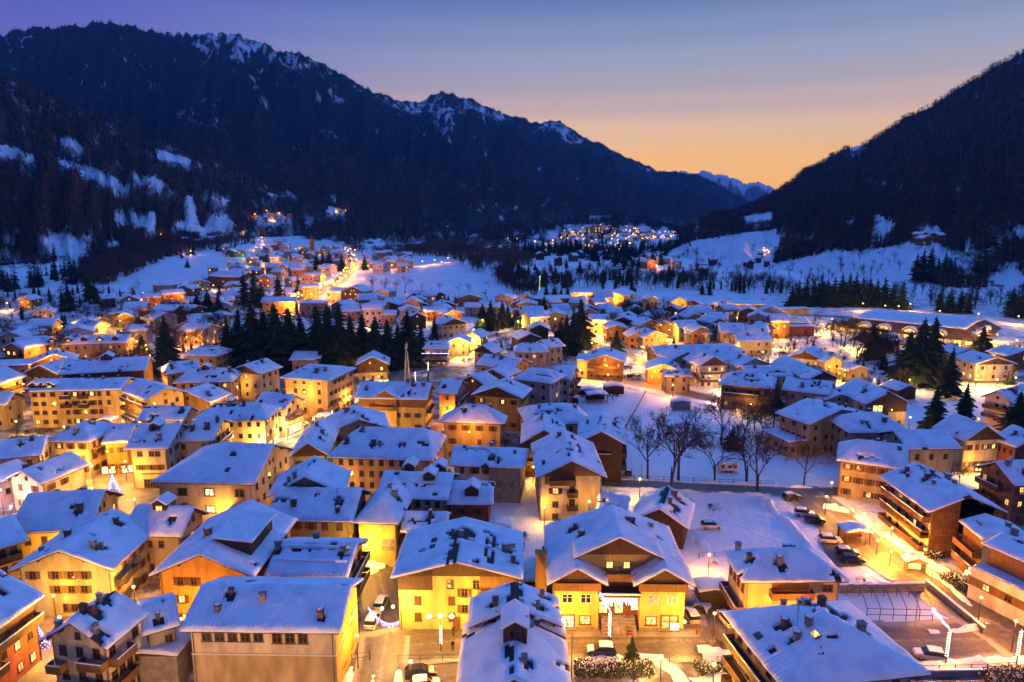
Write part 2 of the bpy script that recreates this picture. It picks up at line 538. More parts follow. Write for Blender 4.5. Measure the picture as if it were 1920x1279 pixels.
# --- long dark mountain on the left, with peaks that keep snow
M1c = [(-620, 118, 2600), (-250, 88, 2800), (-60, 72, 3000), (0, 63, 3000), (60, 53, 3050), (120, 50, 3080), (160, 47, 3100), (190, 41, 3100), (230, 48, 3120), (300, 61, 3180),
       (360, 64, 3230), (430, 65, 3300), (480, 78, 3340), (520, 93, 3380), (575, 106, 3430), (605, 118, 3460), (650, 146, 3520), (700, 175, 3600), (730, 183, 3800), (785, 193, 4300),
       (818, 176, 4450), (832, 173, 4500), (870, 184, 4600), (930, 206, 4800), (960, 218, 4900), (1003, 233, 5050), (1040, 227, 5200), (1060, 233, 5250), (1095, 257, 5350),
       (1135, 276, 5500), (1195, 304, 5700), (1240, 323, 5900), (1270, 323, 6000), (1305, 328, 6100), (1350, 348, 6250), (1405, 381, 6400), (1450, 408, 6500)]
M1f = [(-620, 1500), (0, 1500), (400, 1650), (700, 1800), (900, 1950), (1000, 2100), (1150, 2700), (1300, 3400), (1450, 5000)]
M1P = [[(300, 62), (430, 62), (520, 92), (600, 118), (560, 130), (500, 112), (430, 102), (380, 92), (340, 75)],
       [(405, 95), (450, 92), (470, 118), (440, 112)], [(530, 115), (560, 118), (566, 134), (545, 130)], [(465, 138), (478, 142), (492, 175), (505, 192), (500, 202), (485, 185), (474, 165)],
       [(604, 140), (622, 148), (640, 168), (646, 190), (632, 188), (612, 165)], [(592, 172), (604, 176), (602, 192), (590, 186)], [(274, 148), (300, 158), (302, 168), (280, 166)],
       [(322, 106), (348, 108), (346, 122), (328, 121)], [(42, 100), (68, 108), (60, 113)], [(232, 108), (252, 120), (248, 132), (238, 126)], [(598, 240), (650, 250), (645, 262), (600, 250)],
       [(700, 176), (790, 193), (835, 172), (960, 218), (940, 225), (880, 200), (850, 215), (855, 262), (842, 266), (815, 230), (800, 212), (770, 212), (735, 196)],
       [(1000, 233), (1045, 226), (1095, 256), (1090, 268), (1060, 262), (1040, 240)], [(1110, 245), (1118, 250), (1114, 262)], [(905, 285), (915, 262), (912, 300)], [(705, 240), (716, 246), (712, 252)],
       [(1195, 310), (1222, 318), (1218, 328)], [(1208, 328), (1226, 330), (1224, 334)], [(1005, 310), (1016, 316), (1012, 322)], [(1065, 362), (1078, 366), (1074, 370)], [(550, 225), (570, 240), (568, 248)],
       [(860, 350), (874, 352), (872, 358)], [(930, 398), (960, 412), (955, 425), (940, 416)]]
M1BB = [(min(p[0] for p in q), max(p[0] for p in q), min(p[1] for p in q), max(p[1] for p in q)) for q in M1P]
def snow1(u, v, s, p):
    for q, bb in zip(M1P, M1BB):
        if bb[0] <= u <= bb[1] and bb[2] <= v <= bb[3] and inpoly(u, v, q):
            return .45 + .30 * fbm(u * .16, v * .05) + .12 * fbm(u * .03, v * .03, 3)
    for q, bb in zip(M1P, M1BB):
        if bb[0] <= u <= bb[1] and bb[2] <= v - 5 <= bb[3] and inpoly(u, v - 5, q): return .445
    g = abs(fbm(u * .022 + v * .018, v * .007 - u * .004, 12))
    return (.24 if g < .03 and fbm(u * .01, v * .012, 4) > .02 else 0) + .21 + .20 * fbm(u * .02, v * .03, 5) + (.12 if s > .9 and 300 < u < 1200 else 0)
ridge('mountain_left', M1c, M1f, 420, 110, 150, 'hill_far', snow1, 1.12)

# --- foothill on the left, brown woods and snowy clearings
M2c = [(-620, 40, 1150), (-250, 90, 1300), (0, 146, 1400), (60, 168, 1430), (130, 193, 1470), (200, 227, 1500), (300, 264, 1580), (400, 302, 1680), (500, 346, 1800), (600, 381, 1920), (700, 401, 2020), (800, 421, 2120), (900, 433, 2250), (1000, 441, 2350)]
M2f = [(-620, 440), (-250, 500), (0, 585), (100, 615), (200, 680), (280, 735), (330, 900), (400, 1150), (480, 1350), (560, 1400), (650, 1280), (760, 1400), (900, 1500), (1000, 1650)]
M2P = [[(-80, 262), (0, 270), (50, 284), (74, 297), (60, 303), (0, 293), (-80, 285)], [(104, 297), (165, 313), (208, 328), (240, 350), (246, 364), (205, 352), (150, 325), (108, 308)],
       [(238, 320), (270, 330), (300, 333), (314, 346), (298, 357), (268, 348), (244, 332)], [(104, 256), (140, 262), (160, 282), (150, 288), (120, 270)], [(290, 280), (330, 290), (360, 300), (355, 308), (295, 298)],
       [(345, 365), (362, 368), (366, 400), (376, 420), (356, 420), (344, 395)], [(395, 362), (415, 368), (430, 378), (420, 382), (400, 374)], [(326, 410), (380, 425), (430, 438), (440, 450), (390, 446), (330, 425)],
       [(213, 392), (250, 398), (290, 410), (292, 436), (255, 428), (215, 415)], [(280, 396), (292, 400), (290, 412), (281, 410)], [(70, 445), (115, 438), (150, 455), (175, 490), (190, 520), (120, 512), (100, 480)], [(190, 450), (230, 455), (225, 464), (195, 462)],
       [(385, 405), (425, 402), (440, 420), (420, 436), (385, 428)], [(476, 408), (505, 398), (545, 410), (548, 416), (500, 424), (478, 420)], [(612, 382), (626, 388), (648, 396), (646, 402), (612, 398)], [(490, 356), (520, 366), (510, 369)], [(800, 385), (815, 392), (806, 396)],
       [(860, 392), (890, 396), (880, 402)], [(285, 495), (360, 490), (370, 515), (300, 530)]]
M2BB = [(min(p[0] for p in q), max(p[0] for p in q), min(p[1] for p in q), max(p[1] for p in q)) for q in M2P]
def snow2(u, v, s, p):
    if s < .02: return .9
    for q, bb in zip(M2P, M2BB):
        if bb[0] <= u <= bb[1] and bb[2] <= v <= bb[3] and inpoly(u, v, q):
            return .74 + .28 * fbm(u * .06, v * .09, 6)
    for q, bb in zip(M2P, M2BB):
        if bb[0] <= u <= bb[1] and (inpoly(u, v - 8, q) or inpoly(u, v - 16, q)): return .43
    return .31 + .22 * fbm(u * .03, v * .04, 2) + (.10 if s < .2 else 0)
ridge('hill_left', M2c, M2f, 330, 90, 62, 'hill_mid', snow2, 1.15, fscale=1.2)

# --- wooded slope on the right with the meadow at its foot
M3c = [(1245, 472, 1150), (1268, 460, 1230), (1280, 442, 1260), (1310, 422, 1360), (1340, 405, 1450), (1385, 400, 1600), (1410, 387, 1680), (1460, 360, 1800), (1505, 327, 1900), (1550, 302, 1950), (1585, 279, 1980), (1630, 267, 1980), (1660, 248, 1970), (1700, 219, 1950),
       (1740, 204, 1920), (1770, 184, 1900), (1810, 159, 1870), (1870, 124, 1830), (1920, 98, 1800), (2100, 10, 1650), (2560, -190, 1300)]
M3f = [(1245, 1050), (1300, 820), (1400, 700), (1500, 640), (1600, 605), (1700, 590), (1830, 570), (1920, 555), (2200, 480), (2560, 420)]
M3P = [[(1240, 476), (1300, 452), (1400, 436), (1456, 430), (1462, 470), (1446, 494), (1500, 486), (1560, 470), (1640, 470), (1715, 452), (1758, 450), (1776, 472), (1828, 516), (1834, 540), (1806, 530), (1770, 500), (1752, 560), (1600, 560), (1400, 540), (1240, 510)],
       [(1384, 408), (1420, 402), (1446, 398), (1446, 411), (1404, 415)], [(1716, 424), (1760, 428), (1774, 450), (1726, 448)], [(1640, 400), (1680, 420), (1650, 450), (1630, 445)], [(1855, 520), (1890, 500), (1930, 520), (1900, 545)],
       [(1808, 440), (1820, 446), (1814, 470)], [(1590, 272), (1628, 268), (1622, 273), (1596, 284)], [(1900, 425), (1930, 420), (1930, 450), (1905, 445)]]
def snow3(u, v, s, p):
    for q in M3P:
        if inpoly(u, v, q): return .9
    for q in M3P[1:]:
        if inpoly(u, v - 8, q) or inpoly(u, v - 15, q): return .43
    return .26 + .26 * fbm(u * .018, v * .03, 8) + .18 * max(0, 1 - s / .35)
ridge('hill_right', M3c, M3f, 300, 100, 34, 'hill_mid', snow3, 1.25, fscale=1.0, gul=.7)

# --- far peaks in the gap, and the terrace that carries the far village
M4c = [(1190, 350, 7300), (1230, 333, 7300), (1270, 322, 7300), (1278, 319, 7300), (1292, 324, 7300), (1305, 327, 7300), (1316, 319, 7300), (1326, 321, 7300), (1342, 329, 7300), (1352, 327, 7300), (1366, 330, 7300), (1385, 339, 7300), (1400, 344, 7300), (1413, 341, 7300), (1426, 343, 7300), (1442, 349, 7300), (1458, 357, 7300), (1480, 376, 7300), (1520, 400, 7300)]
def snow4(u, v, s, p):
    return -.25 + 1.15 * max(0, s - .45) / .55 + .30 * fbm(u * .12, v * .10, 3) + (.05 if u < 1400 else -.04)
ridge('mountain_far', M4c, [(1190, 6500), (1520, 6500)], 120, 40, 170, 'hill_peak', snow4, 1.0, fscale=3.5)
M5c = [(930, 446, 2300), (980, 432, 2400), (1040, 415, 2550), (1090, 406, 2650), (1150, 402, 2750), (1210, 410, 2850), (1260, 424, 2950), (1310, 438, 3000)]
M5P = [[(1130, 405), (1150, 404), (1160, 412), (1140, 416)], [(960, 440), (1060, 420), (1250, 425), (1262, 446), (1190, 462), (1100, 462), (960, 470)]]
def snow5(u, v, s, p):
    k = .55 if inpoly(u, v, M5P[1]) else .22
    return k + .5 * fbm(u * .03, v * .06, 4)
ridge('hill_terrace', M5c, [(930, 1350), (1040, 1500), (1150, 1700), (1310, 2100)], 110, 36, 22, 'hill_mid', snow5, 1.0, fscale=1.5, back=.25)

BV = []
for vv, qq in TERR:
    BV.append(BVHTree.FromPolygons([Vector(v) for v in vv], qq))
def hit(u, v):
    d = ray(u, v).normalized()
    best = None
    for t in BV:
        h = t.ray_cast(EYE, d)
        if h[0] is not None and (best is None or h[3] < best[1]):
            best = (h[0], h[3])
    return best[0] if best else P(u, max(v, 440))
def zat(x, y):
    z = -1e9
    for t in BV:
        h = t.ray_cast(Vector((x, y, 3000)), Vector((0, 0, -1)))
        if h[0] is not None: z = max(z, h[0].z)
    return z if z > -1e8 else 0.0

# ------------------------------------------------------------------ roads and paved ground
def strip(name, pts, width, material, z=.02, step=4.0, jit=.35):
    """a ribbon on the valley floor through the given pixels"""
    ctr = [hit(u, v) for u, v in pts]
    fine = []
    for a, b in zip(ctr, ctr[1:]):
        n = max(1, int((b - a).length / step))
        fine += [a.lerp(b, k / n) for k in range(n)]
    fine.append(ctr[-1])
    for _ in range(3):
        fine = [fine[0]] + [(fine[k - 1] + fine[k] * 2 + fine[k + 1]) / 4 for k in range(1, len(fine) - 1)] + [fine[-1]]
    V, F, UV = [], [], []
    nx = 7
    dist = 0.0
    for k, p in enumerate(fine):
        d = (fine[min(k + 1, len(fine) - 1)] - fine[max(k - 1, 0)]); d.z = 0; d.normalize()
        nrm = Vector((-d.y, d.x, 0))
        for q in range(nx):
            w = (q / (nx - 1) - .5) * width
            if q in (0, nx - 1): w *= 1 + jit * .3 * fbm(p.x * .2, p.y * .2, q)
            pp = p + nrm * w
            V.append((pp.x, pp.y, max(ground_z(pp.x, pp.y), -.05) + z + .11)); UV.append((q / (nx - 1) * 2 - 1, k * step))
    for k in range(len(fine) - 1):
        for q in range(nx - 1):
            F.append((k * nx + q, k * nx + q + 1, (k + 1) * nx + q + 1, (k + 1) * nx + q))
    o = obj(name, mesh(name, V, F, material, smooth=True, uv=UV))
    o['kind'] = 'structure'
    return fine, width
ROADS = {}
ROADS['front'] = strip('road', [(560, 1262), (640, 1228), (740, 1205), (900, 1202), (1100, 1202), (1300, 1202), (1420, 1206), (1600, 1206), (1740, 1204), (1850, 1192), (2010, 1185)], 9.5, 'asphalt')
ROADS['side'] = strip('side_road', [(690, 1400), (706, 1300), (722, 1215), (735, 1160), (725, 1115), (712, 1080), (704, 1050)], 7.5, 'asphalt', .04)
ROADS['right'] = strip('road', [(1960, 1235), (1890, 1188), (1800, 1130), (1700, 1075), (1625, 1030), (1575, 985), (1535, 940), (1490, 915)], 10.5, 'asphalt', .03)
ROADS['lane'] = strip('lane', [(1075, 903), (1130, 905), (1220, 910), (1340, 916), (1450, 921), (1540, 928), (1650, 916), (1760, 905)], 5.2, 'asphalt', .05)
ROADS['mid'] = strip('road', [(1060, 702), (1110, 708), (1200, 718), (1265, 733), (1340, 750), (1420, 760), (1500, 775)], 10, 'slush')
ROADS['town'] = strip('town_street', [(150, 880), (200, 905), (270, 925), (330, 880), (440, 840), (520, 810), (585, 782), (640, 745), (665, 725), (700, 707), (780, 690), (830, 678)], 15, 'slush')
ROADS['west'] = strip('side_street', [(285, 800), (286, 765), (300, 728), (304, 700), (296, 670), (250, 640), (190, 622), (110, 620)], 8, 'slush', .04)
ROADS['alley'] = strip('alley', [(30, 1150), (62, 1190), (98, 1245), (120, 1330)], 7.5, 'paving')
ROADS['main'] = strip('main_road', [(500, 590), (560, 566), (600, 548), (636, 528), (656, 508), (660, 492), (655, 478), (648, 470)], 14, 'slush')
ROADS['cross'] = strip('lane', [(830, 678), (870, 655), (900, 635), (960, 622), (1030, 618), (1100, 640), (1190, 670), (1230, 690)], 6, 'slush')
ROADS['east'] = strip('road', [(1720, 710), (1800, 716), (1870, 714), (1980, 705)], 8, 'slush')
ROADS['hall'] = strip('road', [(1330, 586), (1420, 588), (1540, 592), (1640, 600), (1740, 640), (1830, 650), (1990, 640)], 9, 'slush')

def sheet(name, pix, material, z=.09):
    V = [hit(u, v) for u, v in pix]
    me = mesh(name, [(p.x, p.y, max(0, ground_z(p.x, p.y)) + z + .11) for p in V], [tuple(range(len(V)))], material, uv=[(.4, 0)] * len(V))
    o = obj(name, me); o['kind'] = 'structure'
    return o
sheet('plaza', [(150, 900), (235, 880), (300, 905), (330, 960), (280, 990), (180, 960)], 'paving', .07)
sheet('forecourt', [(1035, 1196), (1310, 1196), (1320, 1180), (1030, 1180)], 'paving', .06)
sheet('yard', [(1530, 975), (1585, 1000), (1625, 1062), (1560, 1066), (1540, 1020)], 'asphalt', .07)
sheet('parking', [(1315, 1110), (1372, 1110), (1392, 1200), (1330, 1200)], 'asphalt', .08)
sheet('courtyard', [(1180, 700), (1260, 702), (1300, 725), (1190, 722)], 'slush', .08)
sheet('works_yard', [(1255, 575), (1440, 580), (1440, 592), (1260, 588)], 'slush', .08)
sheet('market_square', [(660, 706), (770, 700), (760, 730), (650, 735)], 'slush', .08)
# ------------------------------------------------------------------ house building kit
PAL = dict(cream=(.60, .49, .32), yellow=(.66, .47, .16), mustard=(.62, .35, .07), salmon=(.58, .37, .23), white=(.66, .63, .58), grey=(.36, .34, .32), orange=(.62, .26, .07),
           palegreen=(.54, .55, .34), red=(.34, .10, .06), tan=(.42, .33, .21), brown=(.20, .12, .07), olive=(.34, .30, .18), pink=(.60, .45, .38), darkbrown=(.09, .055, .035), stonegrey=(.27, .25, .23), green=(.50, .56, .20))

def tmpl():
    T = {}
    m = MB()
    m.box(-.5, .5, -.07, .03, .42, .5); m.box(-.5, .5, -.07, .03, -.5, -.42); m.box(-.5, -.40, -.07, .03, -.42, .42); m.box(.40, .5, -.07, .03, -.42, .42)
    m.box(-.035, .035, -.06, .03, -.42, .42); m.box(-.40, -.035, -.045, .03, .10, .14); m.box(.035, .40, -.045, .03, .10, .14); m.box(-.58, .58, -.16, .03, -.56, -.505)
    T['frame'] = m.mesh('window', 'frame_wood')
    T['frame_w'] = mesh('window', m.v, m.f, 'frame_white')
    def pane(name, mt):
        return MB().box(-.42, .42, -.025, .02, -.44, .44).mesh(name, mt)
    for k, mt in (('dark', 'glass_dark'), ('warm', 'lit_warm'), ('yellow', 'lit_yellow'), ('dim', 'lit_dim'), ('shop', 'lit_shop')):
        T['pane_' + k] = pane('pane', mt)
        m = MB(); m.box(-.5, .5, -.05, .03, -.5, .5, 0)
        m.box(-.41, -.03, -.07, -.045, -.43, .43, 1); m.box(.03, .41, -.07, -.045, -.43, .43, 1)
        T['win_' + k] = m.mesh('window', ['frame_wood', mt])
    m = MB(); m.box(-.25, .25, -.06, 0, -.5, .5)
    for q in range(7):
        z = -.44 + q * .13
        m.box(-.19, .19, -.085, -.06, z, z + .09)
    T['shutter'] = m.mesh('shutter', 'timber_obj')
    m = MB(); m.box(-.38, .38, -.38, .38, -1.2, 1.15); m.box(-.46, .46, -.46, .46, 1.15, 1.25)
    for sx in (-.3, .3):
        for sy in (-.3, .3): m.box(sx - .07, sx + .07, sy - .07, sy + .07, 1.25, 1.5)
    m.box(-.5, .5, -.5, .5, 1.5, 1.6)
    T['chimney'] = m.mesh('chimney', 'chimney_brick')
    T['chimney_p'] = mesh('chimney', m.v, m.f, 'stone')
    m = MB(); m.ball((0, 0, 1.58), .5, 8, 6, sz=.5, jit=.15)
    T['cap'] = m.mesh('snow_cap', 'snow', True)
    T['chimney_s'] = MB().box(-.4, .4, -.4, .4, -1, 1.2).box(-.5, .5, -.5, .5, 1.35, 1.45).box(-.3, .3, -.3, .3, 1.2, 1.35).mesh('chimney', 'chimney_brick')
    m = MB().box(-.5, .5, -.06, .02, 0, 1); m.box(-.36, -.04, -.085, -.06, .12, .9); m.box(.04, .36, -.085, -.06, .12, .9); m.ball((.42, -.10, .48), .03)
    T['door'] = m.mesh('door', 'timber_light')
    T['beam'] = MB().box(-.09, .09, -1.0, .2, -.12, .12).mesh('roof_beam', 'timber')
    T['skylight'] = MB().box(-.45, .45, -.6, .6, -.05, .16).mesh('skylight', 'metal')
    m = MB(); m.tube([(0, 0, 0), (0, 0, 3.2)], .03, 4)
    for z in (2.3, 2.6, 2.9, 3.15): m.box(-.55 + (z - 2.3) * .2, .55 - (z - 2.3) * .2, -.015, .015, z, z + .03)
    T['antenna'] = m.mesh('antenna', 'metal')
    return T
T = tmpl()

def make_h(ridge, L, D, rise, hip, rp=0.0):
    h0, h1 = hip
    if ridge == 'flat': return lambda x, y: rise
    if ridge == 'mono': return lambda x, y: rise * (y + D / 2) / D
    if ridge == 'x':
        r = rp * D / 2
        def f(x, y):
            t = (y + D / 2) / (r + D / 2) if y < r else (D / 2 - y) / (D / 2 - r)
            if h0: t = min(t, (x + L / 2) / h0)
            if h1: t = min(t, (L / 2 - x) / h1)
            return rise * max(0.0, t)
        return f
    r = rp * L / 2
    def f(x, y):
        t = (x + L / 2) / (r + L / 2) if x < r else (L / 2 - x) / (L / 2 - r)
        if h0: t = min(t, (y + D / 2) / h0)
        if h1: t = min(t, (D / 2 - y) / h1)
        return rise * max(0.0, t)
    return f

def roof_parts(L, D, he, h, cell, t, ridge, strips, holes, seed):
    nx = 2 * max(1, math.ceil(L / 2 / cell)); ny = 2 * max(1, math.ceil(D / 2 / cell))
    xs = np.linspace(-L / 2, L / 2, nx + 1); ys = np.linspace(-D / 2, D / 2, ny + 1)
    keep = np.ones((ny, nx), bool)
    cx = (xs[:-1] + xs[1:]) / 2; cyy = (ys[:-1] + ys[1:]) / 2
    for (x0, x1, y0, y1) in strips:
        for j in range(ny):
            for i in range(nx):
                w = .8 * noise.noise((cx[i] * .9, cyy[j] * .9, seed))
                if x0 + w <= cx[i] <= x1 + w and y0 + w <= cyy[j] <= y1 + w: keep[j, i] = False
    for (hx, hy, rr) in holes:
        for j in range(ny):
            for i in range(nx):
                if math.hypot(cx[i] - hx, cyy[j] - hy) < rr * (1 + .5 * noise.noise((cx[i] * 1.5, cyy[j] * 1.5, seed))): keep[j, i] = False
    Vt, UV = [], []
    bz = []
    for j, y in enumerate(ys):
        for i, x in enumerate(xs):
            e = i in (0, nx) or j in (0, ny)
            hh = he + h(x, y)
            nz = noise.noise((x * .35, y * .35, seed)) * .15 + noise.noise((x * 1.3, y * 1.3, seed + 5)) * .07
            xx, yy = x, y
            if e:
                w = .10 + .10 * noise.noise((x * .5, y * .5, seed + 9))
                xx += w * (1 if i == nx else -1 if i == 0 else 0); yy += w * (1 if j == ny else -1 if j == 0 else 0)
                Vt.append((xx, yy, hh + t * .62 + nz * .5))
            else:
                Vt.append((xx, yy, hh + t + nz * t * 3))
            bz.append(hh - .02)
            UV.append((x, y) if ridge != 'y' else (y, x))
    F = []
    for j in range(ny):
        for i in range(nx):
            if keep[j, i]:
                a = j * (nx + 1) + i
                F.append((a, a + 1, a + nx + 2, a + nx + 1))
    # sides of the snow sheet
    cnt = {}
    for f in F:
        for k in range(4):
            e = (f[k], f[(k + 1) % 4])
            cnt[e] = cnt.get(e, 0) + 1
    low = {}
    def lo(i):
        if i not in low:
            low[i] = len(Vt); Vt.append((Vt[i][0], Vt[i][1], bz[i])); UV.append(UV[i])
        return low[i]
    side = []
    for (a, b) in list(cnt):
        if (b, a) not in cnt: side.append((b, a, lo(a), lo(b)))
    sm = mesh('roof_snow', Vt, F + side, 'roof_snow', smooth=True, uv=UV)
    # roof deck
    V2, F2 = [], []
    cnx = min(nx, 8 if nx > 8 else nx); cny = min(ny, 8 if ny > 8 else ny)
    if cnx % 2: cnx += 1
    if cny % 2: cny += 1
    cnx = max(cnx, 2) ; cny = max(cny, 2)
    xa = np.linspace(-L / 2, L / 2, cnx + 1); ya = np.linspace(-D / 2, D / 2, cny + 1)
    for dz in (0, -.24):
        for y in ya:
            for x in xa: V2.append((x, y, he + h(x, y) + dz))
    n1 = (cnx + 1) * (cny + 1)
    for j in range(cny):
        for i in range(cnx):
            a = j * (cnx + 1) + i
            F2.append((a, a + 1, a + cnx + 2, a + cnx + 1)); F2.append((n1 + a, n1 + a + cnx + 1, n1 + a + cnx + 2, n1 + a + 1))
    for i in range(cnx):
        a, b = i, i + 1; F2.append((b, a, n1 + a, n1 + b))
        a, b = cny * (cnx + 1) + i, cny * (cnx + 1) + i + 1; F2.append((a, b, n1 + b, n1 + a))
    for j in range(cny):
        a, b = j * (cnx + 1), (j + 1) * (cnx + 1); F2.append((a, b, n1 + b, n1 + a))
        a, b = a + cnx, b + cnx; F2.append((b, a, n1 + a, n1 + b))
    dm = mesh('roof', V2, F2, 'roof_tile')
    return dm, sm

class Block:
    """a walled volume under one roof, in the frame of its house"""
    def __init__(s, par, L, D, he, rise, ridge='y', hip=(0, 0), wall='cream', lod=0, ov=.9, off=(0, 0, 0), rz=0.0, rp=0.0, bare=0, ch=1, thick=.32, wallmat='plaster', holes=(), strips=(), base=-1.5, roofs=True):
        s.par, s.L, s.D, s.he, s.rise, s.ridge, s.lod, s.off, s.rz = par, L, D, he, rise, ridge, lod, off, rz
        s.ov = ov
        s.h = make_h(ridge, L, D, rise, hip, rp)
        s.hip = hip
        s.Lw, s.Dw = L - 2 * ov, D - 2 * ov
        s.wallc = PAL[wall] if isinstance(wall, str) else wall
        seed = random.random() * 50
        s.seed = seed
        # chimneys
        if isinstance(ch, int):
            ch = [(random.uniform(-.7, .7), random.uniform(-.75, .45)) for _ in range(ch)]
        s.ch = ch
        cell = (.55, .95, 1.9)[lod]
        H = list(holes); S = list(strips)
        for fx, fy in ch:
            if lod < 2 and random.random() < .75:
                dx = dy = 0
                if ridge == 'x': dy = -.45 if fy < 0 else .45
                else: dx = -.45 if fx < 0 else .45
                H.append((fx * L / 2 + dx, fy * D / 2 + dy, random.uniform(.55, 1.0)))
        for k in range(bare):
            if ridge == 'y':
                x = random.uniform(-.25, .25) * L if random.random() < .6 else random.choice((-.04, .04)) * L
                y = random.uniform(-.5, .2) * D; S.append((x - cell * .55, x + cell * .55, y, y + random.uniform(.2, .55) * D))
            else:
                y = random.uniform(-.4, 0.02) * D; x = random.uniform(-.5, .1) * L
                S.append((x, x + random.uniform(.2, .5) * L, y - cell * .55, y + cell * .55))
        if lod < 2 and roofs:
            for k in range(int(L * D / 70)):
                H.append((random.uniform(-.5, .5) * L, random.uniform(-.5, .35) * D, random.uniform(.35, .75)))
        if roofs:
            dm, sm = roof_parts(L, D, he, s.h, cell, thick, ridge, S, H, seed)
            s.roof = s.put('roof', dm)
            sn = obj('roof_snow', sm, s.roof)
        # walls
        V, F = [], []
        n = 13
        for f in 'FRBL':
            hl = s.half(f)
            b0 = len(V)
            for k in range(n):
                a = -hl + 2 * hl * k / (n - 1)
                x, y = s.pt(f, a, 0)
                V.append((x, y, base)); V.append((x, y, he + s.h(x, y) - .06))
            for k in range(n - 1):
                F.append((b0 + 2 * k, b0 + 2 * k + 2, b0 + 2 * k + 3, b0 + 2 * k + 1))
        s.wall = s.put('wall', mesh('wall', V, F, wallmat), color=s.wallc)
        if roofs:
            for fx, fy in ch: s.chimney(fx, fy)
    def put(s, name, data, loc=(0, 0, 0), rz=0.0, scale=None, color=None, parent=None, rot=None):
        if parent is not None:
            return obj(name, data, parent, loc, rz, scale, color, rot)
        c, si = math.cos(s.rz), math.sin(s.rz)
        p = (s.off[0] + c * loc[0] - si * loc[1], s.off[1] + si * loc[0] + c * loc[1], s.off[2] + loc[2])
        return obj(name, data, s.par, p, s.rz + rz, scale, color)
    def half(s, f):
        return (s.Lw if f in 'FB' else s.Dw) / 2
    def pt(s, f, a, out):
        if f == 'F': return a, -s.Dw / 2 - out
        if f == 'R': return s.Lw / 2 + out, a
        if f == 'L': return -s.Lw / 2 - out, -a
        return -a, s.Dw / 2 + out
    def frz(s, f):
        return {'F': 0, 'R': math.pi / 2, 'L': -math.pi / 2, 'B': math.pi}[f]
    def seen(s, f):
        x, y = s.pt(f, 0, 0)
        nx, ny = {'F': (0, -1), 'R': (1, 0), 'L': (-1, 0), 'B': (0, 1)}[f]
        M = Matrix.Translation(s.par.location) @ Matrix.Rotation(s.par.rotation_euler.z, 4, 'Z') @ Matrix.Translation(s.off) @ Matrix.Rotation(s.rz, 4, 'Z')
        p = M @ Vector((x, y, 3)); nn = M.to_3x3() @ Vector((nx, ny, 0))
        d = EYE - p; d.z = 0
        return nn.dot(d.normalized()) > -.08
    def chimney(s, fx, fy, sc=None):
        x, y = fx * s.L / 2, fy * s.D / 2
        z = s.he + s.h(x, y)
        k = sc or random.uniform(.62, .95)
        if s.lod == 2:
            return s.put('chimney', T['chimney_s'], (x, y, z), 0, (k, k, k))
        o = s.put('chimney', T['chimney' if random.random() < .5 else 'chimney_p'], (x, y, z), 0, (k * random.uniform(.8, 1.5), k, k))
        if random.random() < .75: obj('snow_cap', T['cap'], o)
        return o
    def gable(s, f):
        if s.ridge == 'y': return (f == 'F' and not s.hip[0]) or (f == 'B' and not s.hip[1])
        if s.ridge == 'x': return (f == 'L' and not s.hip[0]) or (f == 'R' and not s.hip[1])
        return False
    def window(s, f, a, z, w=1.0, h=1.35, kind='dark', sh=None, white=False):
        x, y = s.pt(f, a, .012)
        if s.lod == 0:
            o = s.put('window', T['frame_w' if white else 'frame'], (x, y, z), s.frz(f), (w, 1, h))
            obj('pane', T['pane_' + kind], o)
            if sh == 'closed':
                obj('shutter', T['shutter'], o, (-.25, -.02, 0), 0, (1, 1, 1), s.shc); obj('shutter', T['shutter'], o, (.25, -.02, 0), 0, (1, 1, 1), s.shc)
            elif sh == 'open':
                obj('shutter', T['shutter'], o, (-.78, 0, 0), 0, (1, 1, 1), s.shc); obj('shutter', T['shutter'], o, (.78, 0, 0), 0, (1, 1, 1), s.shc)
        else:
            o = s.put('window', T['win_' + kind], (x, y, z), s.frz(f), (w, 1, h))
        return o
    shc = (.13, .07, .03)
    def windows(s, f, rows=None, cols=None, lit=.12, sh=.5, w=1.0, h=1.3, skip=.1, z0=None, z1=None, attic=True, white=False, kinds=('warm', 'yellow', 'dim')):
        if not s.seen(f): return
        hl = s.half(f)
        rows = rows or max(1, int(s.he / 2.75)); cols = cols or max(1, int(2 * hl / 3.1))
        if s.lod == 2: cols = min(cols, 4); rows = min(rows, 3)
        z0 = z0 if z0 is not None else s.he / rows * .52
        z1 = z1 if z1 is not None else s.he / rows * (rows - .46)
        for k in range(rows):
            z = z0 + (z1 - z0) * (k / (rows - 1) if rows > 1 else 0)
            for c in range(cols):
                if random.random() < skip: continue
                a = hl * (-1 + 2 * (c + .5) / cols) * .94
                kind = random.choice(kinds) if random.random() < lit else 'dark'
                st = None
                if sh and kind == 'dark': st = 'closed' if random.random() < sh * .5 else 'open'
                elif sh: st = 'open'
                if 2 * hl / cols < 2.2 and st == 'open': st = None
                s.window(f, a, z, w, h, kind, st, white)
        if attic and s.gable(f) and s.rise > 2.0:
            for a in ((-.9, .9) if s.rise > 3 else (0,)):
                s.window(f, a, s.he + s.rise * .22, .8, .9, 'dark' if random.random() > lit else 'warm', None, white)
    def clad(s, f, zb, m='timber', a0=-1, a1=1, out=.07):
        hl = s.half(f)
        n = 13
        V, F = [], []
        for k in range(n):
            a = hl * (a0 + (a1 - a0) * k / (n - 1)) * .998
            x, y = s.pt(f, a, 0)
            zt = max(zb + .05, s.he + s.h(x, y) - .1)
            x2, y2 = s.pt(f, a, out)
            V += [(x2, y2, zb), (x2, y2, zt), (x, y, zb)]
        for k in range(n - 1):
            F.append((3 * k, 3 * k + 3, 3 * k + 4, 3 * k + 1)); F.append((3 * k + 2, 3 * k + 5, 3 * k + 3, 3 * k))
        return s.put('cladding', mesh('cladding', V, F, m))
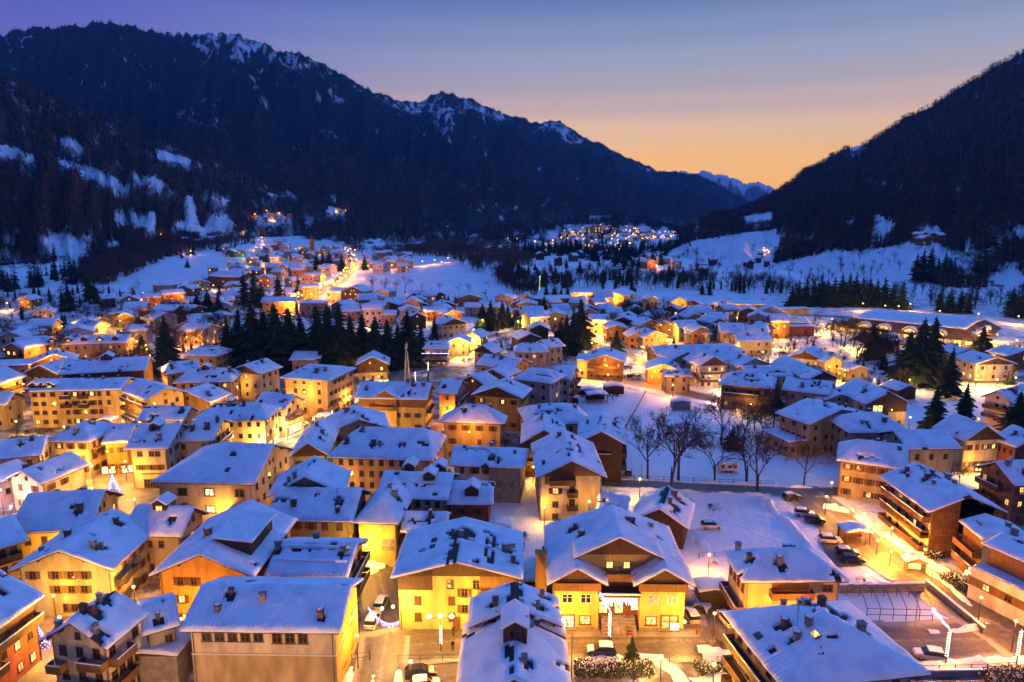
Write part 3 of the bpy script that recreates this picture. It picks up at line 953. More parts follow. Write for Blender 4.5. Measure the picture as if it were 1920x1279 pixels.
    def balcony(s, f, z, a0=-.8, a1=.8, d=1.25, m='timber', h=1.0):
        hl = s.half(f)
        x0, x1 = a0 * hl, a1 * hl
        b = MB().box(x0, x1, -d, .05, z - .16, z)
        rail = MB()
        rail.box(x0, x1, -d - .06, -d + .02, z + h - .10, z + h); rail.box(x0, x1, -d - .04, -d, z + .08, z + .16)
        st = .16 if s.lod == 0 else .45
        k = x0
        while k < x1 - st * .5:
            rail.box(k + .015, k + st - .015, -d - .03, -d, z + .1, z + h - .06); k += st
        for xx in (x0, x1 - .06):
            rail.box(xx, xx + .06, -d, 0, z + .08, z + h)
        cx_, cy_ = s.pt(f, 0, 0)
        o = s.put('balcony', b.mesh('balcony', m), (cx_, cy_, 0), s.frz(f))
        obj('railing', rail.mesh('railing', m), o)
        if random.random() < .5 and s.lod < 2:
            obj('snow_strip', MB().box(x0, x1, -d - .09, -d + .05, z + h, z + h + .12).mesh('snow_strip', 'snow'), o)
        return o
    def shop(s, f, a, w=3.0, h=2.3, kind='shop', z=None):
        x, y = s.pt(f, a, .02)
        if s.lod == 0:
            o = s.put('shop_window', T['frame'], (x, y, z or h / 2 + .25), s.frz(f), (w, 1, h)); obj('pane', T['pane_' + kind], o)
        else:
            o = s.put('shop_window', T['win_' + kind], (x, y, z or h / 2 + .25), s.frz(f), (w, 1, h))
        return o
    def door(s, f, a, w=1.1, h=2.2):
        x, y = s.pt(f, a, .02)
        return s.put('door', T['door'], (x, y, .05), s.frz(f), (w, 1, h))
    def beams(s, f):
        hl = s.half(f)
        for a in (-.98, -.5, 0, .5, .98):
            x, y = s.pt(f, a * hl, 0)
            s.put('roof_beam', T['beam'], (x, y, s.he + s.h(x, y) - .42), s.frz(f), (1, s.ov * .9, 1))
    def pipes(s, f='F'):
        hl = s.half(f)
        for a in (-.97, .97):
            x, y = s.pt(f, a * hl, .09)
            s.put('downpipe', mesh_pipe(s.he), (x, y, 0))
    def antenna(s, fx, fy):
        x, y = fx * s.L / 2, fy * s.D / 2
        return s.put('antenna', T['antenna'], (x, y, s.he + s.h(x, y)), random.random() * 3)
    def skylight(s, fx, fy, lit=False):
        x, y = fx * s.L / 2, fy * s.D / 2
        e = .05
        gx = (s.h(x + e, y) - s.h(x - e, y)) / (2 * e); gy = (s.h(x, y + e) - s.h(x, y - e)) / (2 * e)
        o = s.put('skylight', T['skylight'], (x, y, s.he + s.h(x, y) + .28))
        o.rotation_euler = (math.atan(gy), -math.atan(gx), s.rz)
        me = T.get('sky_pane%d' % lit)
        if me is None:
            me = T['sky_pane%d' % lit] = MB().box(-.36, .36, -.5, .5, .16, .18).mesh('pane', 'lit_warm' if lit else 'glass_dark')
        obj('pane', me, o)
        return o
    def dormer(s, fx, fy, w=1.9, hh=1.5, ln=3.0, face='F', lit=False, m='timber'):
        """small gabled dormer that looks out over the eave `face`"""
        x, y = fx * s.L / 2, fy * s.D / 2
        z = s.he + s.h(x, y)
        b = MB()
        b.box(-w / 2, w / 2, 0, ln, -1.0, hh)
        b.prism([(-w / 2, hh), (w / 2, hh), (0, hh + w * .32)], 0, ln)
        o = s.put('dormer', b.mesh('dormer', m), (x, y, z), s.frz(face))
        r = MB()
        ov = .35
        for sg in (-1, 1):
            p0, p1 = (0, hh + w * .32 + .1), (sg * (w / 2 + ov), hh - ov * .55 + .1)
            poly = [p0, p1, (p1[0], p1[1] + .30), (0, p0[1] + .34)]
            if sg < 0: poly = poly[::-1]
            r.prism(poly[::-1], -ov, ln)
        obj('roof_snow', r.mesh('roof_snow', 'snow'), o)
        k = 'warm' if lit else 'dark'
        obj('window', T['win_' + k], o, (0, -.03, hh * .5), 0, (w * .55, 1, hh * .65))
        return o

_PIPE = {}
def mesh_pipe(h):
    k = round(h, 0)
    if k not in _PIPE: _PIPE[k] = MB().tube([(0, 0, 0), (0, 0, k)], .06, 5).mesh('downpipe', 'metal')
    return _PIPE[k]

HOUSES = []
def house(label, A, B, back, he, rise=3.0, ridge='y', wall='cream', name='house', cat='house', hip=(0, 0), lod=None, ov=.9, rp=0.0, bare=0, ch=1, thick=None, lit=.12, sh=.6, front=None, side=None, clad=None, balc=(), group=None,
          auto=True, wallmat='plaster', sides='FRL', white=False, shc=None, strips=(), holes=(), kinds=('warm', 'yellow', 'dim'), fz=None):
    z0 = 0.0
    for _ in range(2):
        a, b = P(A[0], A[1], he + z0), P(B[0], B[1], he + z0)
        ex = (b - a); ex.z = 0; L = ex.length; ex.normalize()
        ey = Vector((-ex.y, ex.x, 0))
        if isinstance(back, (int, float)): D = float(back)
        elif len(back) == 3: D = (P(back[1], back[2], he + z0) - a).dot(ey)
        else: D = (P(back[0], back[1], he + z0) - b).dot(ey)
        if not 4 < D < 60: print('DEPTH?', label, round(D, 1)); D = min(max(D, 6), 40)
        c = a + ex * (L / 2) + ey * (D / 2)
        z0 = zat(c.x, c.y) - .1
        if c.y < 330: z0 = 0.0
    if bare == 0 and ch != 0 and random.random() < .55: bare = random.choice((1, 1, 2))
    if lod is None: lod = 0 if c.y < 165 else 1 if c.y < 330 else 2
    o = thing(name, label, cat, (c.x, c.y, z0), math.atan2(ex.y, ex.x), group)
    bl = Block(o, L, D, he, rise, ridge, hip, wall, lod, ov if L > 8 else .6, rp=rp, bare=bare, ch=ch, thick=thick or (.34 if lod < 2 else .45), wallmat=wallmat, strips=strips, holes=holes)
    if shc: bl.shc = shc
    if auto:
        for f in sides:
            rc = front if f == 'F' else side
            if rc == 0: continue
            rc = rc or (None, None)
            bl.windows(f, rc[0], rc[1], lit, sh, white=white, kinds=kinds)
        if lod == 0:
            for f in 'FRL':
                if bl.gable(f) and bl.seen(f): bl.beams(f)
            bl.pipes('F')
    if clad:
        zb, m, fs = clad
        for f in fs:
            if bl.seen(f): bl.clad(f, he + zb, m)
    for bb in balc: bl.balcony(*bb)
    HOUSES.append((o, bl, c, L, D))
    if L < 5 or L > 70: print('LENGTH?', label, round(L, 1), round(D, 1))
    return bl
# ------------------------------------------------------------------ the near houses, row by row
h = house('brick-red house with wooden eave balcony at the bottom left corner', (-75, 1232), (84, 1117), 13, 9.5, 3.6, 'x', 'red', sh=0, front=(3, 5), lit=.25)
h.clad('F', 7.2, 'timber'); h.balcony('F', 6.6, -.98, .98, 1.3); h.balcony('F', 3.4, -.98, -.1, 1.2)

h = house('pale green-yellow gabled house with many open shutters and worn paint', (17, 1071), (211, 1070), (299, 989), 8.2, 3.3, 'y', 'palegreen', front=0, side=(3, 5), lit=.05, ch=[(-.35, -.1), (-.62, -.55), (.42, -.55), (.52, -.48), (.3, .55)], shc=(.20, .15, .07))
for z, aa in ((7.0, (-.72, -.22, .12, .42)), (4.6, (-.22, .1, .38)), (1.5, (.12, .42))):
    for a in aa: h.window('F', a * h.half('F'), z, 1.1, 1.25, 'dark', 'open')
h.window('F', -.5, 1.5, 1, 1.4); h.balcony('R', 4.8, -.9, -.1, 1.1, 'metal'); h.balcony('R', 2.2, -.9, -.1, 1.1, 'metal')

h = house('mustard-orange gabled house with a dark raised dormer across its roof', (281, 1080), (476, 1082), 19, 9.6, 3.5, 'y', 'mustard', front=0, side=(3, 4), ch=[(-.3, -.2), (.25, -.1)], bare=1, lit=.3)
for z, aa in ((8.3, (-.55, -.25, .5, .8)), (5.4, (-.55, .1)), (2.4, (-.5, .1))):
    for k, a in enumerate(aa): h.window('F', a * h.half('F'), z, 1.0, 1.3, 'yellow' if (k == 0 and z < 6) else 'dark', 'open' if a < .4 else None)
m = MB(); m.prism([(0, -2.2), (5.4, -2.6), (5.4, .55), (0, 1.1)], 0, 9.0)
o = h.put('raised_dormer', m.mesh('raised_dormer', 'timber'), (.4, -5.5, 12.6)); obj('roof_snow', MB().prism([(-.3, 1.15), (5.9, .52), (5.9, .85), (-.3, 1.5)], -.4, 9.4).mesh('roof_snow', 'snow'), o)

h = house('cream chalet with brown corner balconies and a bare dark roof strip', (74, 1202), (200, 1217), (312, 1155), 10.0, 3.0, 'y', 'cream', front=(3, 3), side=(3, 4), bare=2, ch=[(-.55, -.75), (-.1, -.3), (.15, -.25), (.55, -.75), (.0, .3)], sh=0, lit=.05, strips=[(-.9, .5, -2, 9)])
for z in (7.0, 3.9): h.balcony('F', z, .15, 1.05, 1.4, 'timber_light'); h.balcony('R', z, -1.0, .2, 1.4, 'timber_light'); h.balcony('F', z - 1, -1.05, -.5, 1.3, 'timber_light')

h = house('big house with a beige windowless lower wall and a row of small top windows', (337, 1183), (636, 1187), 13, 9.5, 2.5, 'x', (.60, .52, .44), front=0, side=(2, 2), ch=[(-.55, -.2), (-.62, -.6), (-.1, -.35), (.72, -.7)], sh=0)
for k in (-.78, -.6, -.42, -.24, -.06, .2, .38, .56): h.window('F', k * h.half('F'), 8.1, 1.3, 1.15 if k < .1 else 1.5)
x0 = h.half('F')
h.put('lower_wall', MB().box(-x0 - .05, x0 + .05, -h.Dw / 2 - .08, h.Dw / 2, -1.5, 5.6).mesh('lower_wall', 'plaster'), color=(.46, .36, .24))
h.put('string_course', MB().box(-x0 - .1, x0 + .1, -h.Dw / 2 - .14, h.Dw / 2 + .05, 5.6, 5.8).mesh('string_course', 'frame_white'))
h.put('gable_wall', MB().box(x0 + .03, x0 + .09, -h.Dw / 2, h.Dw / 2, -1.5, 9.6).mesh('gable_wall', 'plaster'), color=PAL['mustard'])
for a, z in ((-.35, 6.2), (-.35, 2.5), (.3, 6.2), (.3, 2.5)): h.window('R', a * h.half('R'), z, 1.0, 1.5)
h.antenna(-.6, -.4)
w = h
h = house('low snow-roofed side wing beside the beige windowless house', (268, 1192), (338, 1172), 9, 8.0, 1.6, 'x', 'grey', front=(2, 2), sh=0, ch=[(-.1, -.6)])

h = house('yellow house with a long low roof banded by ridges of snow', (497, 1079), (652, 1083), 12, 8.6, 2.4, 'x', 'yellow', front=(3, 5), sh=.5, ch=[(-.95, -.2), (-.2, .45), (.72, -.3)], lit=.1)
h.balcony('R', 6.0, -1, 1, 1.3, 'metal'); h.balcony('R', 3.2, -1, 1, 1.3, 'metal')
for z_, y_ in ((.5, -.62), (1.6, -.2)):
    yy = y_ * h.D / 2
    h.put('snow_guard', MB().box(-h.L / 2 + .8, h.L / 2 - .8, yy - .16, yy + .16, 0, .55).mesh('snow_guard', 'snow'), (0, 0, h.he + h.h(0, yy) + .12))

h = house('old ochre house with peeling plaster below a smooth snow roof', (497, 976), (662, 979), 13, 8.6, 3.4, 'x', 'olive', front=(3, 5), lit=.06, ch=[(-.45, -.6), (.55, -.4), (.75, .1), (.6, -.75)], shc=(.16, .08, .05))
h.antenna(.55, -.5)
h = house('bright yellow house with a wall lamp and a faded wall painting', (664, 980), (747, 983), 13, 8.6, 3.2, 'y', 'yellow', hip=(4, 0), front=0, side=(3, 4), ch=[(.4, .1), (.1, .3)], sh=.4)
h.put('wall_painting', MB().box(.6, 3.0, -h.Dw / 2 - .05, -h.Dw / 2, 3.2, 5.4).mesh('wall_painting', 'stonewall')); h.window('F', 3.4, 1.9, .6, .6); h.door('R', -3)
h = house('olive-grey house with a bowed roofline behind the ochre house', (500, 932), (645, 926), 11, 10.4, 3.6, 'y', 'olive', front=(3, 4), sh=0, ch=[(-.45, -.75), (-.3, -.7)], bare=1, ov=1.3)
h = house('cream house with two snow-capped gable dormers on its roof', (704, 933), (840, 938), 13, 8.8, 2.6, 'x', 'cream', front=(3, 6), lit=.0, ch=[(-.6, .7), (-.3, -.6), (.85, .2)])
h.dormer(.35, -.35, 2.2); h.dormer(-.35, .35, 2.0); h.dormer(.5, .45, 2.0)
h = house('small brick-red house with one big snowy dormer', (838, 946), (924, 947), 9.5, 7.6, 2.6, 'x', 'red', front=(2, 2), side=(2, 2), ch=[(0, .8)], lit=0, sh=.3)
h.dormer(.05, -.7, 2.6, 1.7, 3.5)
h = house('low cream house tucked in front of the brick-red house', (751, 998), (838, 999), 7.5, 6.6, 2.0, 'x', 'cream', front=(2, 3), ch=[(.2, -.2), (-.1, .6)], lit=.2, sh=0)

h = house('tall yellow gabled house with a timber attic facing the crossroads', (733, 1084), (980, 1086), 15, 9.0, 2.6, 'y', 'yellow', front=0, side=(3, 4), bare=0, lit=.05, ch=[(-.15, .3), (.0, .1), (.72, -.1), (.85, -.5)], strips=[(-1.6, .1, -7.5, -1.5), (4.6, 5.5, -6, 4)], holes=[(.2, 1.5, 2.0)])
hl = h.half('F')
h.clad('F', 8.9, 'timber'); h.clad('F', 6.6, 'timber', -1, -.42); h.clad('F', 6.6, 'timber_light', .38, 1)
for z, aa, st in ((7.6, (-.12, .32), None), (6.2, (.12,), 'open'), (4.9, (-.68, -.1, .32), 'closed'), (3.6, (.12,), 'open'), (2.2, (-.68, -.1), 'closed'), (2.2, (.5,), None)):
    for a in aa: h.window('F', a * hl, z, 1.05, 1.35, 'dark', st)
h.balcony('F', 5.4, .36, 1.0, 1.3, 'timber_light'); h.window('F', .66 * hl, 6.6, 1.2, 1.6); h.window('F', .66 * hl, 4.0, 1.3, 1.6, 'yellow'); h.door('F', -.02 * hl)
h.skylight(-.45, .15); h.skylight(-.45, -.15)
h.put('flue_pipe', MB().tube([(0, 0, 0), (1.6, 0, .15)], .38, 8).mesh('flue_pipe', 'stone'), (h.L * .36, -.8, h.he + 1.7))

# snowed-in roof cluster in front of the crossroads
h = house('house at the bottom edge with a maze of snowed chimneys and a front dormer', (852, 1325), (1076, 1325), (1056, 1172), 8.6, 3.4, 'y', 'cream', front=0, side=(3, 4), lit=0, sh=0, ch=[(.45, .55), (-.3, .72), (.18, -.55)], bare=2, strips=[(-.5, .9, 3.2, 9), (-9, -3.5, 4.4, 5.1), (3.4, 9, 3.8, 4.8)])
h.dormer(.02, -.12, 2.8, 1.8, 4.2); h.antenna(.25, .1)
h.put('satellite_dish', MB().ball((0, 0, 0), .55, 10, 4, sz=.25).mesh('satellite_dish', 'greypaint'), (2.0, 2.0, h.he + 3.6), rot=None)
h = house('snowed upper roof section behind the dormer at the bottom edge', (878, 1176), (1054, 1174), (1048, 1122), 10.2, 2.6, 'y', 'tan', front=0, side=(3, 3), lit=0, sh=0, ch=[(-.42, -.3), (.5, -.4), (.62, .5)], bare=1, strips=[(-.6, 1.0, -5, 6)])

# ------------------------------------------------------------------ twin-gabled hotel in the middle of the front row
a, b = P(1026, 1096, 8.2), P(1303, 1099, 8.2)
ex = (b - a); Lh = ex.length; ex.normalize(); ey = Vector((-ex.y, ex.x, 0))
Dh = 19.0
c = a + ex * Lh / 2 + ey * Dh / 2
ho = thing('chalet_hotel', 'yellow chalet hotel with twin front gables and lit entrance stairs', 'hotel', (c.x, c.y, 0), math.atan2(ex.y, ex.x))
W2 = Lh / 2
wl_ = Lh * .41
# back body
bl = Block(ho, Lh, Dh - 3.4, 8.2, 6.2, 'y', (0, 5), 'yellow', 0, 1.0, (0, 1.7, 0), ch=[(-.55, .1), (-.48, -.35), (.22, -.05), (.3, .0), (.62, .3), (.1, .55)], thick=.4, bare=0)
bl.windows('R', 2, 4, .2, .3); bl.windows('L', 2, 4, .2, .3)
for sg in (-1, 1):
    wb = Block(ho, wl_, 7.5, 8.2, 2.6, 'y', (0, 0), 'yellow', 0, 1.15, (sg * (W2 - wl_ / 2), -Dh / 2 + 3.6, 0), ch=0, thick=.4, bare=0)
    hf = wb.half('F')
    wb.clad('F', 8.3, 'timber'); wb.beams('F')
    wb.put('parapet', MB().box(-hf - .3, hf + .3, -.55, 0, 6.9, 8.15).mesh('parapet', 'timber_light'), (0, -wb.Dw / 2, 0))
    for a_ in (-.42, .42):
        wb.window('F', a_ * hf, 5.4, 1.7, 1.5, 'dark' if sg < 0 else 'dim', None, True)
    wb.window('F', .0, 9.0, .7, 1.1, 'dark' if sg < 0 else 'warm'); wb.window('F', -.9, 9.0, .7, 1.1, 'dark' if sg < 0 else 'warm')
    if sg < 0:
        wb.shop('F', -.42 * hf, 2.4, 2.5); wb.shop('F', .40 * hf, 1.8, 1.5, 'yellow', 1.9)
    else:
        wb.shop('F', -.48 * hf, 1.7, 1.4, 'yellow', 1.9)
        o = wb.shop('F', .36 * hf, 2.8, 2.6, 'warm')
        wb.put('poster_panel', MB().box(.2, 1.4, -.14, -.08, .5, 1.5).mesh('poster_panel', 'bulb_fairy_warm'), (.36 * hf, -wb.Dw / 2, 0))
    wb.put('plinth', MB().box(-hf - .06, hf + .06, -wb.Dw / 2 - .1, wb.Dw / 2, -1.5, .75).mesh('plinth', 'stonewall'))
# recessed middle: attic gable, canopy, entrance, stairs
cw = Lh - 2 * wl_
gy = -Dh / 2 + 3.6
mid = Block(ho, Lh * .62, 5, 11.2, 3.4, 'y', (0, 0), (.30, .24, .10), 0, 1.1, (0, gy + 1.2, 0), ch=0, thick=.4, wallmat='timber_obj')
mid.window('F', -1.3, 9.6, 1.1, 1.2, 'yellow'); mid.window('F', 1.3, 9.6, 1.1, 1.2, 'yellow'); mid.clad('F', 11.3, 'timber')
mid.balcony('F', 7.9, -.45, .45, 1.6, 'timber_light')
fy = gy - .6
obj('canopy', MB().prism([(-cw / 2 - 1.2, 6.0), (cw / 2 + 1.2, 6.0), (cw / 2 + 1.2, 6.25), (-cw / 2 - 1.2, 6.25)], -2.4, 0).mesh('canopy', 'timber'), ho, (0, fy, 0))
obj('snow_edge', MB().box(-cw / 2 - 1.2, cw / 2 + 1.2, -2.5, -2.2, 6.26, 6.5).mesh('snow_edge', 'snow'), ho, (0, fy, 0))
obj('entrance_wall', MB().box(-cw / 2 - 1.4, cw / 2 + 1.4, -.3, 0, 0, 6.0).mesh('entrance_wall', 'timber_light'), ho, (0, fy, 0))
for x in (-2.2, .2):
    o = obj('entrance_door', T['frame'], ho, (x, fy - .34, 3.0), 0, (1.5, 1, 2.2)); obj('pane', T['pane_yellow'], o)
o = obj('entrance_window', T['frame'], ho, (2.6, fy - .34, 3.2), 0, (1.3, 1, 1.5)); obj('pane', T['pane_shop'], o)
st = MB()
for k in range(6): st.box(-cw / 2 - .6, cw / 2 + .6, fy - 3.6 + k * .45, fy - .3, .0 + k * .3, .3 + k * .3)
obj('stairs', st.mesh('stairs', 'stone'), ho)
obj('stair_block', MB().box(-.9, .9, fy - 3.8, fy - .8, 0, 1.7).mesh('stair_block', 'stonewall'), ho)
for x in (-1.6, 1.6): obj('carpet', MB().add([(-.4, -3.4, .34), (.4, -3.4, .34), (.4, -.4, 1.86), (-.4, -.4, 1.86)], [(0, 1, 2, 3)]).mesh('carpet', 'cloth'), ho, (x, fy, .06), color=(.28, .03, .025))
ic = MB()
for k in range(34):
    x = -cw / 2 - .6 + (cw + 1.2) * k / 33
    for q in range(random.randint(3, 7)): ic.box(x - .04, x + .04, fy - 2.48, fy - 2.40, 5.7 - q * .2, 5.78 - q * .2)
o = obj('icicle_lights', ic.mesh('icicle_lights', 'bulb_fairy_warm'), ho); o['kind'] = 'stuff'
obj('chimney_stack', MB().box(-.85, .85, -.6, .6, -1, 10.6).box(-.95, .95, -.7, .7, 10.6, 10.8).mesh('chimney_stack', 'plaster'), ho, (-W2 - .8, -4.5, 0), color=PAL['mustard'])
bl.balcony('R', 4.0, -1, .4, 1.3, 'timber_light'); bl.balcony('L', 4.0, -1, .4, 1.3, 'timber_light')

# ------------------------------------------------------------------ right-hand front rows
h = house('cream villa with scalloped snow eaves and a wooden balcony below the roof', (1392, 1092), (1592, 1090), (1564, 1033), 8.6, 2.8, 'x', 'cream', hip=(5, 5), front=0, side=(2, 4), ch=[(-.75, .7), (-.7, -.1), (-.2, -.45), (.35, .75), (.2, .7)], sh=.5, lit=.1)
h.clad('F', 5.6, 'timber_light', -.45, .35); h.balcony('F', 6.0, -.5, .4, 1.4, 'timber_light'); h.window('F', .75 * h.half('F'), 7.0, 1.6, 1.1); h.window('F', -.1, 7.2, 1, 1.6, 'warm'); h.balcony('L', 3.0, -1, 1, 1.4, 'timber_light')
h = house('large hipped house at the bottom right with many stone chimneys and lit skylight', (1470, 1294), (1742, 1264), ('L', 1391, 1146), 10.5, 4.2, 'y', 'tan', hip=(6, 7), front=(3, 5), side=(3, 5), ch=[(-.5, .05), (-.05, .35), (.12, .22), (.05, .45), (-.28, -.18), (-.5, -.3), (.4, -.35), (-.15, .8), (.1, .78)], bare=0, sh=0, holes=[(.9, 1.5, 1.5), (1.8, -.2, 1.4)], ov=1.2, thick=.38)
h.skylight(-.3, -.42, True); h.skylight(-.35, -.62); h.skylight(-.85, .1)
for z in (7.2, 4.2, 1.4): h.balcony('L', z, -1, 1, 1.5)
h.antenna(-.4, -.1); h.antenna(.2, .4)

h = house('white-and-brown terraced house with a long snowy flat roof on the right', (1842, 1020), (1990, 1085), 9, 9.0, 1.0, 'x', 'white', front=(3, 6), side=(2, 3), sh=0, lit=.2, ch=[(-.8, .3)], ov=.7)
h.clad('F', -4.6, 'timber_light'); h.put('terrace', MB().box(-h.Lw / 2 - .6, h.Lw / 2, -h.Dw / 2 - 3.0, -h.Dw / 2 - .1, -1, 5.6).mesh('terrace', 'plaster'), color=PAL['white'])
h.put('terrace_snow', MB().box(-h.Lw / 2 - .4, h.Lw / 2, -h.Dw / 2 - 2.8, -h.Dw / 2 - .1, 5.6, 5.75).mesh('terrace_snow', 'snow')); h.put('terrace_band', MB().box(-h.Lw / 2 - .65, h.Lw / 2, -h.Dw / 2 - 3.1, -h.Dw / 2 - 3.0, 2.6, 4.0).mesh('terrace_band', 'timber_light'))
tb = h
for k in range(5):
    o = h.put('window', T['frame'], (-h.Lw / 2 + 2.2 + k * 3.4, -h.Dw / 2 - 3.12, 3.3), 0, (1.2, 1, 1.1)); obj('pane', T['pane_' + ('yellow' if k == 0 else 'dark')], o)
h = house('small white house with a kinked snow roof above the star decoration', (1798, 977), (1842, 1012), 8.5, 8.6, 1.4, 'x', 'white', front=(3, 3), sh=0, lit=.1, ch=[(.4, .2)], ov=.7)
h.clad('F', -5.2, 'timber_light'); h.balcony('F', 5.0, -1, 1, 1.6, 'timber_light'); h.balcony('F', 2.4, -1, 1, 1.6, 'timber_light')
h = house('broad brown chalet with stacked balconies above the lamp-lit garden', (1742, 961), (1888, 961), ('L', 1636, 894), 9.4, 3.0, 'y', 'cream', front=0, side=(3, 5), ch=[(-.4, .75), (-.55, .5), (-.25, .15), (-.1, .2), (-.3, -.15), (.35, .2), (.3, -.1)], bare=2, sh=0, lit=.15, ov=1.3)
h.clad('F', -.2, 'timber'); h.clad('F', -9.4, 'timber', -.1, 1); hl = h.half('F')
for z in (8.0, 5.0, 2.0):
    h.window('F', -.5 * hl, z, 1.5, 1.3, 'dim' if z == 8 else 'dark', 'open'); h.window('F', .3 * hl, z, 1.2, 1.6); h.window('F', .7 * hl, z, 1.2, 1.6)
for z in (6.9, 3.9): h.balcony('F', z, -.05, 1, 1.4); h.balcony('L', z, -1, 1, 1.5); h.balcony('L', z - 2.6, -1, 1, 1.5)
h = house('brown apartment house with broken snow patches on its roof at the right edge', (1903, 911), (2010, 905), ('L', 1821, 876), 9.0, 3.0, 'x', 'brown', front=(3, 4), side=(3, 4), ch=[(-.7, -.2), (-.2, .3), (.3, 0)], bare=3, sh=0, lit=.25, kinds=('dim', 'warm'))
for z in (6.4, 3.4): h.balcony('F', z, -1, 1, 1.4); h.balcony('L', z, -1, .4, 1.3)

h = house('tan farmhouse with stained walls and a half-hipped roof beside the lane', (1568, 863), (1703, 883), ('L', 1531, 825), 8.6, 3.4, 'x', 'tan', hip=(4, 0), front=(3, 5), side=(3, 4), ch=[(.15, .35), (.0, .5), (.35, .6)], lit=.04, sh=.2, bare=1)
h.skylight(.75, -.2)
h = house('plain tan house with a tall snow roof joined to the stained farmhouse', (1703, 843), (1803, 841), 12, 9.4, 2.4, 'x', 'tan', front=(2, 3), side=(2, 2), ch=0, lit=0, sh=0)
h = house('tan house with a wide snow roof and a flat-roofed annex', (1517, 797), (1634, 778), ('L', 1478, 771), 9.0, 2.8, 'y', 'tan', front=(3, 5), side=(3, 5), ch=[(.2, .3), (.5, .0), (.6, -.2)], lit=.0, sh=0, bare=1)
h.antenna(-.4, -.1)
h = house('low flat-roofed annex with garage doors by the bare meadow', (1480, 832), (1512, 828), ('L', 1449, 806), 4.2, .3, 'flat', 'tan', front=(1, 2), side=(1, 5), ch=0, lit=0, sh=0, ov=.4)
h = house('house with a pyramid snow roof squeezed behind the tan farmhouses', (1592, 812), (1712, 812), 13, 9.0, 3.2, 'x', 'tan', hip=(5, 5), front=(2, 3), ch=[(-.2, .4), (.05, .1), (-.45, -.6), (-.3, -.6), (.3, -.5)], lit=0, sh=0)
h = house('chalet with a dark timber gable and a lit doorway lamp', (1808, 828), (1886, 824), ('L', 1764, 802), 8.4, 3.6, 'y', 'cream', front=(2, 4), side=(2, 3), lit=.35, clad=(-.2, 'timber', 'F'), ch=1, sh=.4)
h.shop('F', .2, 2.6, 2.0, 'yellow')
h = house('snow-roofed house cut by the right edge beside the dark conifer', (1905, 840), (1985, 832), ('L', 1868, 822), 7.6, 3.0, 'y', 'red', front=(2, 3), side=(2, 3), lit=.1, ch=[(-.4, .1)], sh=0)
h.clad('F', -3, 'timber')
h = house('white villa with long balconies standing in an open snowy garden', (1838, 744), (1897, 757), (1917, 730), 7.8, 2.8, 'y', 'white', front=(2, 3), side=(2, 3), ch=2, lit=.05, sh=.3)
h.balcony('F', 5.0, -1, .9); h.balcony('F', 2.4, -1, .9)

# ------------------------------------------------------------------ houses round the bare-tree meadow
h = house('tall cream gabled house with timber attic and central balconies', (1005, 897), (1138, 896), (1133, 832), 9.6, 3.6, 'y', 'cream', front=0, side=(3, 4), ch=[(-.75, -.55), (-.15, .6), (.25, .55)], lit=.05, strips=[(-.5, .2, -8, -3)])
h.clad('F', 7.9, 'timber_light', -.85, .12); hl = h.half('F'); h.clad('F', 9.7, 'timber_light')
for z in (6.5, 3.6, 1.0): h.window('F', -.5 * hl, z, 1.3, 1.3, 'warm' if z == 6.5 else 'dark', 'open' if z == 6.5 else None)
for z in (5.6, 2.8): h.balcony('F', z, -.12, .22, 1.2); h.window('F', .05 * hl, z + 1.0, 1.2, 1.9)
h.balcony('F', 8.2, -.7, .15, 1.2, 'timber_light'); h.window('F', .05 * hl, 9.2, 1.2, 1.7)
h = house('dark timber chalet with warm lit lower windows', (976, 832), (1064, 833), 15, 8.6, 3.4, 'y', 'olive', front=0, ch=[(-.1, .1), (.6, .4)], lit=.1, sh=0)
h.clad('F', -1.2, 'timber'); hl = h.half('F')
for a in (-.55, -.1): h.window('F', a * hl, 1.6, 1.3, 1.9, 'yellow')
h.window('F', .5 * hl, 4.6, 1.3, 1.3); h.window('F', -.5 * hl, 4.6, 1.3, 1.6); h.balcony('F', 3.4, -1, .3, 1.4); h.balcony('F', 6.2, -1, .9, 1.4)
h = house('beige gabled house with a grey timber attic beside the meadow wall', (1081, 830), (1174, 834), 17, 9.6, 2.9, 'y', 'tan', front=(2, 2), ch=[(-.6, .2), (.55, .1), (.6, .6)], lit=0, sh=.2)
h.clad('F', -1.6, 'timber'); h.balcony('R', 5.5, -.8, .6); h.balcony('R', 2.6, -.8, .6); h.balcony('F', 6.2, -.3, .5)
h = house('low red-brown house with a very wide snow roof behind the timber chalet', (989, 799), (1112, 793), 17, 7.2, 3.2, 'x', 'salmon', hip=(5, 6), front=(2, 5), ch=[(.1, .4), (.12, .2), (.65, -.1), (-.5, -.2)], bare=1, lit=.1, sh=0)
h = house('half-buried low chalet with strips of bare dark roof', (1181, 976), (1291, 993), ('L', 1150, 925), 4.6, 3.2, 'y', 'darkbrown', front=(1, 2), side=(1, 3), ch=[(.25, -.2), (.3, .5), (.5, .4)], bare=3, lit=.1, sh=0, strips=[(-.8, .6, -4, 8)])
h.clad('F', -3, 'timber')
h = house('snow-laden lean-to roof beside the half-buried chalet', (1117, 966), (1176, 972), 9, 4.2, 2.6, 'x', 'darkbrown', front=(1, 2), ch=0, bare=2, lit=0, sh=0)
h = house('lilac-white house with a bare stone wing and small chimneys', (842, 873), (982, 879), 12, 8.2, 2.2, 'x', 'white', hip=(0, 4), front=(3, 5), ch=[(-.7, -.1), (.0, .3), (.1, -.5), (.3, -.7), (.7, -.2)], lit=0, sh=.6, bare=1)
h.put('stone_front', MB().box(.5, h.Lw / 2 + .06, -h.Dw / 2 - .10, h.Dw / 2, -1.5, h.he - .35).mesh('stone_front', 'stonewall'))
